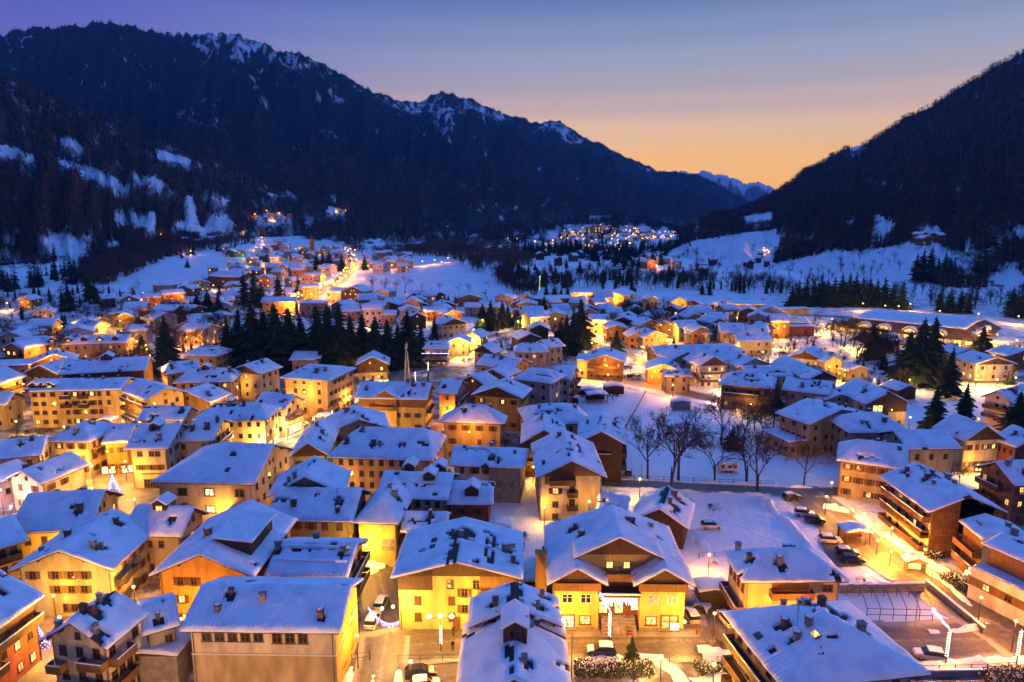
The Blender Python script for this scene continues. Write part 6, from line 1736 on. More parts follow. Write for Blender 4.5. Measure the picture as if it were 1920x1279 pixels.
def shrubs(n, poly, hr, proto, name, label, seed):
    rnd = random.Random(seed); us = [p[0] for p in poly]; vs = [p[1] for p in poly]; pts = []; sz = []; t = 0
    while len(pts) < n and t < n * 12:
        t += 1
        u, v = rnd.uniform(min(us), max(us)), rnd.uniform(min(vs), max(vs))
        if not inpoly(u, v, poly): continue
        if fbm(u * .02, v * .05, seed) < -.15: continue
        p = hit(u, v)
        if not free(p.x, p.y, -1.0): continue
        pts.append((p.x, p.y, p.z - .1)); sz.append(rnd.uniform(*hr))
    instances(name, pts, sz, proto, label, seed, 'shrubs')
LEFTG = [(-60, 552), (200, 548), (430, 530), (560, 560), (640, 590), (560, 640), (420, 690), (300, 720), (-60, 720)]
MIDG = [(640, 560), (800, 560), (960, 555), (1250, 575), (1480, 590), (1700, 640), (1920, 660), (1920, 720), (1700, 740), (1500, 720), (1200, 690), (1000, 690), (780, 680), (640, 660)]
shrubs(420, LEFTG, (5, 10), BARES[0], 'garden_trees', 'leafless brown garden trees between the left-hand houses', 51)
shrubs(500, LEFTG, (1.5, 3.5), BUSH[0], 'garden_shrubs', 'leafless shrubs between the left-hand houses', 52)
shrubs(260, MIDG, (4, 8), BARES[1], 'garden_trees', 'leafless garden trees between the central and right houses', 53)
shrubs(600, MIDG, (1.5, 3.5), BUSH[1], 'garden_shrubs', 'leafless shrubs between the central and right houses', 54)
shrubs(150, MIDG, (2, 6), CONS[1], 'garden_conifers', 'small dark garden conifers between the central houses', 55)
shrubs(110, LEFTG, (4, 10), CONS[0], 'garden_conifers', 'dark garden conifers between the left-hand houses', 56)
shrubs(200, [(100, 820), (700, 800), (990, 900), (1000, 760), (500, 720), (100, 740)], (1.0, 2.6), BUSH[0], 'garden_shrubs', 'leafless shrubs in the yards of the near houses', 57)

def woods(n, poly, hr, proto, name, label, seed):
    rnd = random.Random(seed); us = [p[0] for p in poly]; vs = [p[1] for p in poly]; pts = []; sz = []; t = 0
    while len(pts) < n and t < n * 12:
        t += 1
        u, v = rnd.uniform(min(us), max(us)), rnd.uniform(min(vs), max(vs))
        if not inpoly(u, v, poly) or fbm(u * .03, v * .08, seed) < -.12: continue
        p = hit(u, v)
        if free(p.x, p.y, -2.0): pts.append((p.x, p.y, p.z - .2)); sz.append(rnd.uniform(*hr))
    instances(name, pts, sz, proto, label, seed, 'woods')
BELT = [(985, 545), (1000, 528), (1080, 518), (1200, 512), (1300, 522), (1430, 536), (1500, 548), (1420, 552), (1300, 544), (1100, 544)]
woods(260, BELT, (8, 15), BARES[0], 'riverside_woods', 'leafless woods along the river across the valley', 61)
woods(60, BELT, (8, 15), CONS[0], 'riverside_woods', 'dark conifers along the river across the valley', 62)
GULLY = [(845, 492), (880, 486), (960, 500), (1000, 530), (1010, 560), (965, 552), (920, 520)]
woods(330, GULLY, (7, 13), BARES[1], 'gully_woods', 'dark leafless woods in the gully beside the raised meadow', 63)
woods(420, [(940, 474), (960, 462), (1060, 470), (1180, 466), (1250, 462), (1262, 476), (1150, 500), (1060, 478), (960, 490)], (12, 22), FCON[0], 'valley_woods', 'dark band of woods below the far village', 64)
woods(700, [(760, 470), (900, 452), (960, 470), (1000, 500), (900, 490), (800, 480)], (9, 17), FBARE[0], 'valley_woods', 'leafless woods at the foot of the long mountain', 65)
woods(1400, [(150, 505), (250, 470), (330, 448), (470, 442), (480, 456), (400, 468), (330, 480), (280, 500), (200, 535), (150, 530)], (8, 16), FBARE[1], 'hill_foot_woods', 'leafless woods at the foot of the left hill', 66)
woods(260, [(0, 530), (150, 505), (300, 462), (470, 446), (480, 460), (300, 492), (160, 532), (0, 545)], (9, 19), FCON[0], 'hill_foot_woods', 'dark spruces at the foot of the left hill', 67)
woods(500, [(640, 468), (760, 466), (900, 470), (900, 480), (760, 480), (660, 474)], (8, 14), FBARE[0], 'hill_foot_woods', 'leafless woods behind the far road houses', 68)
woods(220, [(1240, 474), (1300, 470), (1380, 520), (1500, 535), (1700, 545), (1920, 560), (1920, 590), (1700, 570), (1480, 560), (1300, 530)], (6, 13), BARES[1], 'meadow_edge_woods', 'leafless trees along the foot of the snow meadow', 69)
# ------------------------------------------------------------------ lamps
BULBM = {}
def bulb(mt, seg=8):
    if mt not in BULBM: BULBM[mt] = MB().ball((0, 0, 0), 1, seg, 6).mesh('lamp_head', mt, True)
    return BULBM[mt]
POLE = {}
def pole_mesh(h, arm):
    k = (round(h, 1), arm)
    if k not in POLE:
        m = MB().tube([(0, 0, 0), (0, 0, h * .5), (0, 0, h + .25)], [.10, .08, .06], 6)
        if arm: m.tube([(0, 0, h + .1), (0, -.6, h + .35), (0, -1.1, h + .25)], .045, 5)
        POLE[k] = m.mesh('pole', 'metal')
    return POLE[k]
LCOL = dict(Y=(1.0, .47, .05), O=(1.0, .33, .03), W=(1.0, .60, .24), V=(.62, .55, 1.0), G=(.45, 1.0, .3), K=(1.0, .55, .55))
LMAT = dict(Y='bulb_sodium', O='bulb_orange', W='bulb_white', V='bulb_fairy', G='bulb_green', K='bulb_pink')
bpy.context.view_layer.update()
def tree_of(names):
    V, Fc = [], []
    for o in bpy.data.objects:
        if o.type == 'MESH' and o.name.split('.')[0] in names and o.parent and o.matrix_world.translation.y < 420:
            b0 = len(V); V += [o.matrix_world @ v.co for v in o.data.vertices]; Fc += [tuple(i + b0 for i in f.vertices) for f in o.data.polygons]
    return BVHTree.FromPolygons(V, Fc)
BW, BR = tree_of({'wall', 'cladding', 'lower_wall', 'gable_wall'}), tree_of({'roof'})
def clear_spot(u, v, hgt):
    """where a lamp seen at this pixel can stand: before the wall it shines on, never inside a house"""
    p = P(u, v, hgt)
    d = (p - EYE); far = d.length; d.normalize()
    hw, hr = BW.ray_cast(EYE, d), BR.ray_cast(EYE, d)
    dw = hw[3] if hw[0] is not None else 1e9
    dr = hr[3] if hr[0] is not None else 1e9
    if dw < far and dw < dr:
        q = EYE + d * dw; q = q + Vector((hw[1].x, hw[1].y, 0)) * (4.0 if hw[1].dot(d) < 0 else -4.0)
        return q, True
    for r in (0, 1.5, 3, 4.5, 6, 8, 10):
        for k in range(8 if r else 1):
            q = p + Vector((r * math.cos(k * .785 - 1.57), r * math.sin(k * .785 - 1.57), 0))
            if BR.ray_cast(Vector((q.x, q.y, .5)), Vector((0, 0, 1)))[0] is None: return q, False
    return p, False
def lamp(u, v, hgt, col, power, label, group=None, style='pole', rad=None, name='street_lamp', cat='street lamp'):
    q = hit(u, v)
    if q.z > 1.5: p = q + Vector((0, 0, hgt)); base = q.z
    elif q.y < 400:
        p, onwall = clear_spot(u, v, hgt); base = 0.0; hgt = p.z
        if onwall and style == 'pole' and hgt > 7: style = 'wall'
    else: p = P(u, v, hgt); base = 0.0
    r = rad or min(1.1, max(.24, .95 * mpp(p)))
    o = thing(name, label, cat, (p.x, p.y, base), 0, group)
    if style == 'pole': obj('pole', pole_mesh(hgt, False), o)
    elif style == 'wall': obj('bracket', MB().tube([(0, .9, .2), (0, .3, .3), (0, 0, .1)], .04, 5).mesh('bracket', 'metal'), o, (0, 0, hgt))
    obj('lamp_head', bulb(LMAT[col]), o, (0, 0, hgt), scale=(r, r, r * .85))
    ld = bpy.data.lights.new('lamp_light', 'POINT')
    ld.energy = power; ld.color = LCOL[col]; ld.shadow_soft_size = max(.3, r)
    obj('lamp_light', ld, o, (0, 0, hgt - .15))
    return o
PW = 1000
near_lamps = [
    (250, 1345, 5.0, 'Y', 1500, 'street lamp below the cream corner-balcony chalet', 'pole'), (430, 1400, 5.0, 'Y', 2300, 'street lamp before the beige windowless wall', 'pole'), (560, 1400, 5.0, 'Y', 1800, 'street lamp at the foot of the beige house gable', 'pole'), (1250, 1300, 5.0, 'Y', 900, 'street lamp below the leafy hedge', 'pole'),
    (740, 1127, 5.2, 'Y', 1500, 'lamp on a bracket at the corner of the tall yellow gabled house', 'wall'),
    (685, 1023, 5.5, 'Y', 1700, 'lamp glaring on the bright yellow painted wall', 'wall'),
    (1052, 1133, 4.2, 'Y', 1100, 'wall lamp on the left wing of the twin-gabled hotel', 'wall'), (1272, 1136, 4.2, 'Y', 1100, 'wall lamp on the right wing of the twin-gabled hotel', 'wall'),
    (1395, 1240, 3.2, 'Y', 1500, 'bright lantern over the snowy bushes by the bottom right house', 'pole'),
    (1550, 931, 4.2, 'O', 900, 'orange lamp where the right road meets the lane', 'pole'), (1625, 994, 3.2, 'O', 1900, 'garden lamp, left one of the upper pair beside the right road', 'pole'), (1673, 990, 3.2, 'O', 1900, 'garden lamp, right one of the upper pair beside the right road', 'pole'),
    (1646, 1013, 3.0, 'O', 1900, 'garden lamp, third one down the right road', 'pole'), (1671, 1033, 3.0, 'O', 2200, 'garden lamp, fourth one just before the nativity hut', 'pole'), (1708, 1032, 3.0, 'O', 1900, 'garden lamp behind the nativity hut', 'pole'),
    (1750, 1063, 3.0, 'O', 2200, 'garden lamp, last one down the right road', 'pole'), (1598, 955, 3.0, 'O', 1900, 'garden lamp on the snowy verge under the brown chalet', 'pole'), (1622, 963, 2.6, 'O', 300, 'low garden lamp near the brown chalet steps', 'pole'),
    (1905, 1164, 5.0, 'O', 1500, 'orange lamp at the right end of the front road', 'pole'),
    (172, 874, 5.0, 'Y', 1500, 'bright lamp at the narrow lane into the square', 'pole'), (251, 872, 4.6, 'Y', 1500, 'bright lamp on the cream corner house', 'wall'), (172, 915, 4.0, 'Y', 1000, 'lamp low on the left of the square', 'pole'), (252, 936, 4.0, 'Y', 1300, 'lamp at the near edge of the square', 'pole'),
    (485, 829, 4.0, 'W', 2600, 'dazzling white lamp on the main street corner', 'pole'), (273, 766, 5.0, 'Y', 2200, 'bright lamp at the foot of the yellow hotel', 'pole'), (230, 790, 4.0, 'W', 1500, 'white lamp under the hotel end wing', 'wall'),
    (306, 700, 5.0, 'Y', 1800, 'lamp halfway up the side street', 'pole'), (296, 676, 5.0, 'Y', 1500, 'lamp at the top of the side street', 'pole'),
    (538, 800, 4.0, 'W', 1800, 'lamp outside the glowing shop house', 'pole'), (588, 785, 4.0, 'Y', 1500, 'lamp below the salmon block', 'pole'), (652, 742, 4.5, 'Y', 1600, 'lamp on the street right of the salmon block', 'pole'), (710, 706, 4.0, 'Y', 2600, 'bright lamp in the garden before the dark timber chalet', 'pole'), (672, 726, 4.5, 'W', 900, 'lamp over the parked cars by the market square', 'pole'),
    (96, 1040, 5.0, 'Y', 1200, 'lamp behind the pale green house', 'pole'), (60, 1155, 5.0, 'Y', 2000, 'lamp in the alley beside the brick-red house', 'pole'), (150, 1160, 5.0, 'Y', 2200, 'lamp in the lane before the pale green house', 'pole'), (5, 1010, 5.0, 'Y', 1200, 'lamp at the left edge behind the balcony house', 'pole'),
    (250, 1100, 5.0, 'O', 1900, 'lamp in the gap between pale green and mustard houses', 'pole'), (340, 1160, 5.5, 'O', 1800, 'lamp in the yard before the mustard house', 'pole'), (590, 1115, 5.0, 'Y', 1500, 'lamp behind the beige windowless house', 'pole'), (664, 1140, 4.5, 'W', 900, 'white lamp at the entrance beside the beige house', 'wall'),
    (420, 960, 4.0, 'Y', 1400, 'lamp before the striped awning', 'pole'), (500, 1005, 5.0, 'O', 1000, 'lamp glowing behind the mustard roof', 'pole'), (620, 930, 4.0, 'Y', 1500, 'lamp in the yard of the salmon mansion', 'pole'), (600, 880, 4.0, 'Y', 1100, 'lamp by the yellow-green gable', 'pole'),
    (690, 790, 5.0, 'Y', 2200, 'lamp in front of the big yellow chalet', 'pole'), (800, 810, 5.0, 'Y', 1600, 'lamp at the right foot of the big yellow chalet', 'pole'), (840, 770, 4.0, 'O', 1500, 'lamp behind the pyramidal ochre house', 'pole'), (822, 880, 5.0, 'Y', 900, 'lamp in the gap beside the ochre house', 'pole'), (885, 800, 5.0, 'O', 900, 'lamp before the ochre timber-gabled house', 'pole'),
    (30, 790, 5.0, 'Y', 2200, 'lamp before the garden of the yellow hotel', 'pole'), (120, 800, 5.0, 'Y', 2400, 'lamp behind the hip-roofed cream house', 'pole'), (20, 720, 5.0, 'Y', 1800, 'lamp between the balcony house and the hotel shed', 'pole'), (140, 870, 4.0, 'Y', 1400, 'lamp behind the square-facing cream house', 'pole'), (330, 790, 5.0, 'Y', 1700, 'lamp in the court of the fresco house', 'pole'), (420, 770, 5.0, 'Y', 1700, 'lamp above the bright yellow shop house', 'pole'), (460, 720, 5.0, 'Y', 1600, 'lamp before the tall stair window house', 'pole'), (360, 772, 5.0, 'Y', 1500, 'lamp beside the plain mustard gable', 'pole'),
    (20, 950, 3.2, 'K', 1600, 'pink-white lamp of the shop at the left edge', 'pole'), (35, 905, 4.0, 'K', 900, 'pink star lamp above the left-edge shop', 'pole'),
    (1088, 694, 4.0, 'Y', 1500, 'lamp at the left corner of the broad brown chalet', 'pole'), (1226, 692, 4.0, 'O', 2600, 'orange lamp under the bungalow eave', 'pole'), (1183, 677, 5.0, 'O', 1500, 'orange lamp behind the parked cars', 'pole'), (1222, 658, 5.0, 'Y', 1300, 'lamp at the gable of the long barn', 'pole'), (1262, 722, 5.0, 'O', 1800, 'lamp over the orange road bend', 'pole'), (1140, 702, 4.0, 'Y', 1100, 'lamp under the stacked balconies', 'pole'),
    (1350, 745, 2.6, 'K', 1300, 'pinkish lamp low at the road before the brown hip house', 'pole'), (1340, 708, 2.4, 'W', 500, 'lamp before the white chalet', 'pole'), (1410, 752, 3.0, 'Y', 900, 'lamp under the brown timbered house', 'pole'), (1810, 861, 3.0, 'Y', 1100, 'lamp by the lit doorway of the timber-gabled chalet', 'wall'), (1835, 785, 3.0, 'O', 900, 'orange lamp in the open snowy garden', 'pole'), (1522, 662, 4.5, 'Y', 1300, 'bright corner lamp on the tall lit gable', 'wall'), (1690, 775, 3.5, 'Y', 500, 'lamp at the glowing glazed balcony house', 'pole'),
    (1020, 945, 4.0, 'Y', 500, 'lamp between the lilac-white house and the cream gable', 'pole'), (1000, 880, 4.0, 'Y', 700, 'lamp at the carport of the timber chalet', 'pole'), (1200, 898, 5.0, 'Y', 900, 'small lamp at the left end of the meadow lane', 'pole'), (1560, 905, 5.0, 'Y', 700, 'lamp on the lane below the stained farmhouse', 'pole'), (1100, 925, 4.0, 'Y', 500, 'lamp behind the half-buried chalet', 'pole'), (1330, 1040, 4.0, 'O', 1100, 'lamp shining on the pink snow beside the hotel', 'pole'), (1480, 1125, 5.0, 'O', 1200, 'lamp before the scalloped cream villa', 'pole'), (1340, 1150, 4.0, 'O', 600, 'lamp over the car park beside the hotel', 'pole'),
    (900, 1150, 5.5, 'Y', 1900, 'lamp behind the maze of chimneys', 'pole'), (770, 1240, 5.0, 'Y', 1100, 'lamp over the bottom crossroads', 'pole'), (1240, 1230, 5.0, 'Y', 1300, 'lamp above the roadside hedge', 'pole'), (1780, 905, 4.0, 'Y', 500, 'lamp in the gap right of the plain tan house', 'pole'), (1860, 1010, 3.0, 'O', 350, 'lamp on the terrace of the white house', 'pole'), (1660, 1000, 1.5, 'O', 150, 'glow lamp on the wooden deck of the lit garden', 'pole'), (1840, 1120, 4.0, 'O', 700, 'lamp under the white terraced house', 'pole'), (1735, 1030, 4.0, 'O', 500, 'lamp under the balconies of the broad brown chalet', 'pole'),
]
for u, v, hh, c_, pw, lb, stl in near_lamps: lamp(u, v, hh, c_, pw * 5.2, lb, None, stl)
def lamp_row(lst, col, power, label, group, hgt=5.0):
    for t in lst: lamp(t[0], t[1], hgt, t[2] if len(t) > 2 else col, power * 9.5, label, group)
lamp_row([(15, 583), (116, 612), (150, 616), (185, 616), (205, 610), (225, 602), (250, 598)], 'Y', 1900, 'yellow lamp along the lane below the white chalet', 'lamps of the left lane')
lamp_row([(270, 562), (342, 557), (388, 531), (400, 535), (357, 585), (300, 566), (322, 560), (285, 590)], 'O', 2100, 'orange lamp among the houses below the snowy bank', 'lamps below the snowy bank')
lamp_row([(60, 654), (98, 671), (250, 640), (275, 655), (380, 645), (400, 640), (350, 632), (420, 650)], 'O', 1700, 'orange lamp glowing through the left garden trees', 'lamps in the left gardens')
lamp_row([(468, 485, 'G'), (458, 440, 'Y'), (491, 442), (491, 450), (492, 458), (495, 465), (470, 500, 'Y'), (450, 505, 'Y'), (480, 470), (302, 446), (358, 478)], 'O', 4500, 'lamp in the upper left quarter under the hill', 'lamps of the upper left quarter')
lamp_row([(535, 476), (555, 473), (560, 490), (580, 480), (600, 485), (520, 495), (500, 510), (545, 505), (575, 512), (560, 520), (505, 530), (480, 520), (530, 540), (620, 470), (460, 535), (610, 520), (590, 530)], 'O', 4500, 'lamp in the streets round the far church', 'lamps round the far church')
road_pts = [(540, 572), (556, 566), (572, 560), (586, 554), (600, 548), (614, 542), (626, 535), (638, 528), (648, 519), (655, 510), (659, 501), (660, 492), (657, 484), (653, 477), (648, 471), (560, 556), (580, 545), (600, 536), (622, 526), (640, 514), (667, 512), (672, 500), (668, 488), (662, 478), (632, 552), (612, 556), (592, 566)]
def far_lights(name, lst, label, r, power, every, col='O'):
    m = MB(); pts = [hit(u, v) + Vector((0, 0, 5)) for u, v in lst]
    for k, p in enumerate(pts): m.ball(p, r * random.uniform(.6, 1.2), 6, 4, k % 3 == 0)
    o = tag(obj(name, m.mesh(name, ['bulb_far', 'bulb_far_pale'])), label, 'lights', kind='stuff')
    for p in pts[::every]:
        ld = bpy.data.lights.new('lamp_light', 'POINT'); ld.energy = power; ld.color = LCOL[col]; ld.shadow_soft_size = 1.0; obj('lamp_light', ld, o, p)
far_lights('road_lights', [(p_[0] + random.uniform(-14, 14), p_[1] + random.uniform(-4, 4)) for p_ in road_pts[:15] for _ in range(6)], 'countless orange lights strung along the main road', .9, 14000, 5)
lamp_row(road_pts, 'O', 3800, 'lamp of the brilliant string along the main road', 'lamps along the main road', 6)
lamp_row([(702, 556), (680, 602), (715, 510), (735, 506), (690, 498), (767, 496), (815, 496), (828, 491), (840, 492), (752, 500), (792, 499)], 'O', 3600, 'lamp on the road that climbs the raised meadow', 'lamps by the raised meadow')
lamp_row([(478, 405), (500, 398), (524, 402), (545, 409), (515, 410), (630, 398), (648, 397), (512, 416)], 'O', 6500, 'lamp on a wooded hillside clearing', 'hillside lamps', 4)
lamp_row([(887, 638), (870, 640), (905, 600), (850, 595), (790, 590), (940, 572), (967, 566), (985, 563), (972, 604), (960, 590), (1000, 605)], 'Y', 2400, 'yellow lamp among the houses of the valley centre', 'lamps in the valley centre')
lamp_row([(1120, 606), (1110, 643), (1135, 608), (1137, 566), (1150, 560), (1085, 552), (1100, 553), (1120, 575), (1095, 620), (1205, 650), (1250, 640), (1270, 618)], 'Y', 2300, 'yellow lamp near the golden-eaved hall', 'lamps near the golden hall')
lamp_row([(1270, 570), (1290, 570), (1308, 568), (1330, 575), (1352, 584), (1380, 586), (1410, 586), (1436, 573), (1300, 584), (1270, 582)], 'Y', 2900, 'yellow lamp in the yard of the long factory', 'lamps of the factory yard', 4)
lamp_row([(1618, 569), (1660, 573), (1685, 574), (1707, 570), (1762, 583), (1835, 588), (1910, 593)], 'Y', 1800, 'white-yellow lamp between conifers behind the sports hall', 'lamps behind the sports hall')
lamp_row([(1455, 613, 'O'), (1545, 612), (1500, 600), (1560, 598), (1580, 600), (1600, 640), (1660, 632), (1760, 642), (1800, 648), (1870, 627), (1907, 638), (1890, 645), (1840, 640)], 'Y', 2700, 'lamp on the road round the sports hall', 'lamps round the sports hall', 4)
lamp_row([(1574, 700), (1640, 712), (1706, 712), (1830, 712), (1832, 705), (1870, 712), (1905, 708), (1826, 672), (1470, 690), (1430, 660), (1380, 650), (1450, 640), (1495, 640)], 'Y', 1500, 'lamp along the road under the right conifers', 'lamps under the right conifers', 4)
lamp_row([(1205, 493), (1215, 491), (1225, 494), (1232, 498), (1260, 497), (1438, 474), (1432, 470)], 'O', 5000, 'lamp at a lit farmstead across the valley', 'farmstead lamps', 4)
fv = []
while len(fv) < 130:
    u, v = random.uniform(1025, 1265), random.uniform(422, 470)
    if inpoly(u, v, [(1030, 460), (1060, 432), (1110, 422), (1180, 426), (1265, 438), (1258, 450), (1200, 460), (1120, 468), (1030, 470)]): fv.append((u, v, random.choice('OOOOYW')))
far_lights('village_lights', [(a_, b_) for a_, b_, _ in fv] + [(random.uniform(1190, 1268), random.uniform(436, 452)) for _ in range(25)] + [(random.uniform(940, 1190), random.uniform(440, 480)) for _ in range(26)], 'tiny twinkling lights of the far village', 1.5, 60000, 6)
lamp_row([(1108, 436), (1118, 436), (1113, 440)], 'O', 42000, 'floodlight at the bright yellow far building', 'floodlights of the far building', 5)
lamp_row([(568, 482), (580, 484)], 'O', 7000, 'floodlight at the foot of the orange church', 'floodlights of the church', 3)

for key, gap, cc, pw, lb in (('town', 17, 'Y', 2600, 'lamp along the main street of the old town'), ('west', 22, 'Y', 2200, 'lamp up the side street past the hotels'), ('front', 36, 'O', 2600, 'orange lamp added along the front road'), ('mid', 24, 'O', 3000, 'orange lamp of the row along the middle road'), ('side', 26, 'Y', 1200, 'lamp along the side road at the crossroads'), ('alley', 20, 'Y', 1500, 'lamp of the row down the left alley'), ('cross', 30, 'Y', 1600, 'lamp of the row along the sloping lane')):  # the front row is added to light the road, no such posts known
    f, w = ROADS[key]; acc = 8.0
    for a, b in zip(f, f[1:]):
        acc += (b - a).length
        if acc > gap:
            acc = 0; d = (b - a).normalized(); q = a + Vector((-d.y, d.x, 0)) * (w * .42) + Vector((0, 0, 5.2)); u, v = proj(q)
            if -40 < u < (1500 if key == 'front' else 1960) and not (key == 'front' and 1040 < u < 1300): lamp(u, v, 5.2, cc if random.random() < .6 else 'O', pw * 2.6, lb, 'lamps: ' + lb[12:])
# ------------------------------------------------------------------ festive lights
def fairy_pole(u, vb, h, label, arm=None, mt='bulb_fairy_warm', col='W', power=500):
    p = P(u, vb, 0)
    o = thing('festive_light_pole', label, 'light pole', (p.x, p.y, 0))
    obj('pole', pole_mesh(h, False), o)
    g = MB()
    n = int(h * 9)
    for k in range(n):
        z = h * .30 + h * .70 * k / n
        a = k * 1.3
        g.ball((.16 * math.cos(a), .16 * math.sin(a), z), .065, 5, 3)
    obj('garland', g.mesh('garland', mt), o)['kind'] = 'stuff'
    if arm:
        g = MB(); dx, dz = arm
        for k in range(46):
            t = k / 45
            for q in range(2): g.ball((dx * t + random.uniform(-.12, .12), random.uniform(-.15, .15), h + .2 + dz * t + random.uniform(-.15, .15) * (1 + 1.6 * t)), .05 * (1 + .7 * t), 5, 3)
        obj('comet_light', g.mesh('comet_light', 'bulb_fairy'), o)['kind'] = 'stuff'
    ld = bpy.data.lights.new('lamp_light', 'POINT'); ld.energy = power; ld.color = LCOL[col]; ld.shadow_soft_size = .4
    obj('lamp_light', ld, o, (0, -.4, h * .9))
    return o
fairy_pole(1142, 1213, 5.6, 'garland-wrapped pole with a violet comet in front of the hotel stairs', (-1.5, 2.6), power=5500, col='O')
o = fairy_pole(827, 1222, 4.2, 'garland-wrapped pole with three lamp heads before the tall yellow house')
for k, dx in enumerate((-1.6, 0, 1.6)): obj('lamp_head', bulb('bulb_sodium'), o, (dx, 0, 5.6 if dx else 5.7), scale=(.36, .36, .3))
obj('crossbar', MB().tube([(-1.7, 0, 5.3), (1.7, 0, 5.3)], .05, 5).tube([(0, 0, 4.2), (0, 0, 5.4)], .05, 5).mesh('crossbar', 'metal'), o)
ld = bpy.data.lights.new('lamp_light', 'POINT'); ld.energy = 1300; ld.color = LCOL['Y']; ld.shadow_soft_size = .5; obj('lamp_light', ld, o, (0, -.5, 5.3))
fairy_pole(1772, 1252, 5.6, 'garland-wrapped pole with a violet comet beside the silver car', (-2.8, 3.2), power=2500, col='O')
fairy_pole(1905, 1250, 5.6, 'garland-wrapped pole at the right edge of the front road', power=2500, col='O')
for u, vb, hh, lb in ((624, 800, 5, 'white light column on the main street below the salmon block'), (771, 772, 5, 'white light column before the left corner of the big yellow chalet'), (779, 722, 5, 'violet light column beside the lattice mast'), (803, 702, 5, 'violet light column before the purple-edged chalet'), (1229, 712, 4, 'white light column under the bungalow eave'), (1308, 716, 4, 'pink light column left of the white chalet'), (1574, 705, 3.5, 'white light column near the long row house'), (1706, 712, 3.5, 'white light column before the clump of conifers'), (1832, 712, 4.5, 'broad white light column on the right-hand road')):
    fairy_pole(u, vb, hh, lb, None, 'bulb_fairy_warm', 'W', 450)
# string across the side road
a, b = P(690, 1138, 6.5), P(748, 1166, 4.6)
m = MB()
for k in range(60):
    t = k / 59
    p = a.lerp(b, t); p.z -= 1.2 * math.sin(math.pi * t)
    for q in range(random.randint(1, 4)): m.ball((p.x, p.y, p.z - q * .22), .05, 5, 3)
tag(obj('string_light', m.mesh('string_light', 'bulb_fairy')), 'violet icicle string of lights hung across the side road', 'string light')
# festive tree on the square, lit bush in the alley, tree ornament on the right house
def light_cone(u, v, h, r, n, mt, name, label, cat):
    p = P(u, v, 0)
    m = MB()
    for k in range(n):
        t = (k + random.random()) / n
        rr = r * (1 - t) * math.sqrt(random.uniform(.5, 1)); a = k * 2.4
        m.ball((rr * math.cos(a), rr * math.sin(a), .3 + (h - .3) * t), .08, 5, 3)
    o = thing(name, label, cat, (p.x, p.y, 0))
    obj('lights', m.mesh('lights', mt), o)['kind'] = 'stuff'
    obj('frame', conifer_mesh(77, 16, 8, 'needles_light', .25), o, scale=(h * .8, h * .8, h))
    ld = bpy.data.lights.new('lamp_light', 'POINT'); ld.energy = 250; ld.color = LCOL['V' if mt == 'bulb_fairy' else 'W']; obj('lamp_light', ld, o, (0, -r - .3, h * .5))
    return o
light_cone(214, 925, 4.4, 1.5, 170, 'bulb_fairy', 'festive_tree', 'small festive tree outlined in violet-white lights on the square', 'festive tree')
light_cone(78, 1218, 3.6, 1.3, 120, 'bulb_fairy', 'festive_bush', 'bush wound with violet lights in the alley', 'festive bush')
h = tb
m = MB()
for k in range(60):
    t = k / 60; m.ball((-2 + 4 * t + random.uniform(-.4, .4), -.08, random.uniform(-.9, .9) * (1 - abs(t - .4))), .09, 5, 3)
h.put('light_ornament', m.mesh('light_ornament', 'bulb_sodium'), (-h.Lw / 2 - 1.0, -h.Dw / 2 - 1.6, 4.4), -math.pi / 2)

# ------------------------------------------------------------------ cars
def car_meshes():
    st = [(-2.05, .45, .80, .84, .70, .62), (-1.97, .30, .92, 1.02, .82, .70), (-1.55, .26, .95, 1.44, .87, .62), (-.6, .26, .95, 1.50, .88, .63), (.25, .26, .94, 1.46, .88, .62), (1.0, .26, .93, .99, .88, .74), (1.72, .28, .82, .86, .85, .72), (2.05, .42, .66, .68, .70, .58)]
    V = []
    for x, zl, zb, zr, w, wr in st:
        V += [(x, -w * .96, zl), (x, -w, zb), (x, -wr, zr), (x, wr, zr), (x, w, zb), (x, w * .96, zl)]
    body, glass = [], []
    for k in range(len(st) - 1):
        for q in range(5):
            f = (k * 6 + q, (k + 1) * 6 + q, (k + 1) * 6 + q + 1, k * 6 + q + 1)
            g = (q in (1, 3) and k in (1, 2, 3, 4)) or (q == 2 and k in (1, 4))
            (glass if g else body).append(f[::-1])
        body.append((k * 6 + 5, (k + 1) * 6 + 5, (k + 1) * 6, k * 6)[::-1])
    body.append(tuple(range(6))); body.append(tuple(range(42, 48))[::-1])
    b = mesh('body', V, body, 'carpaint', smooth=False)
    g = mesh('windows', V, glass, 'glass_dark')
    wh = MB().tube([(0, -.11, 0), (0, .11, 0)], .32, 14); rim = MB().tube([(0, -.125, 0), (0, .125, 0)], .19, 10)
    sn = MB()
    sn.prism([(-1.6, 1.44), (-.6, 1.5), (.3, 1.47), (.28, 1.60), (-.6, 1.66), (-1.55, 1.58)][::-1], -.64, .64); sn.prism([(1.05, .96), (1.9, .80), (1.85, .92), (1.05, 1.06)][::-1], -.66, .66)
    return dict(body=b, glass=g, wheel=wh.mesh('wheel', 'rubber', True), rim=rim.mesh('rim', 'chrome', True), snow=sn.mesh('snow_cover', 'snow'),
                head=MB().box(-.04, .04, -.16, .16, -.08, .08).mesh('headlight', 'frame_white'), tail=MB().box(-.03, .03, -.12, .12, -.12, .12).mesh('tail_light', 'cloth'))
CM = car_meshes()
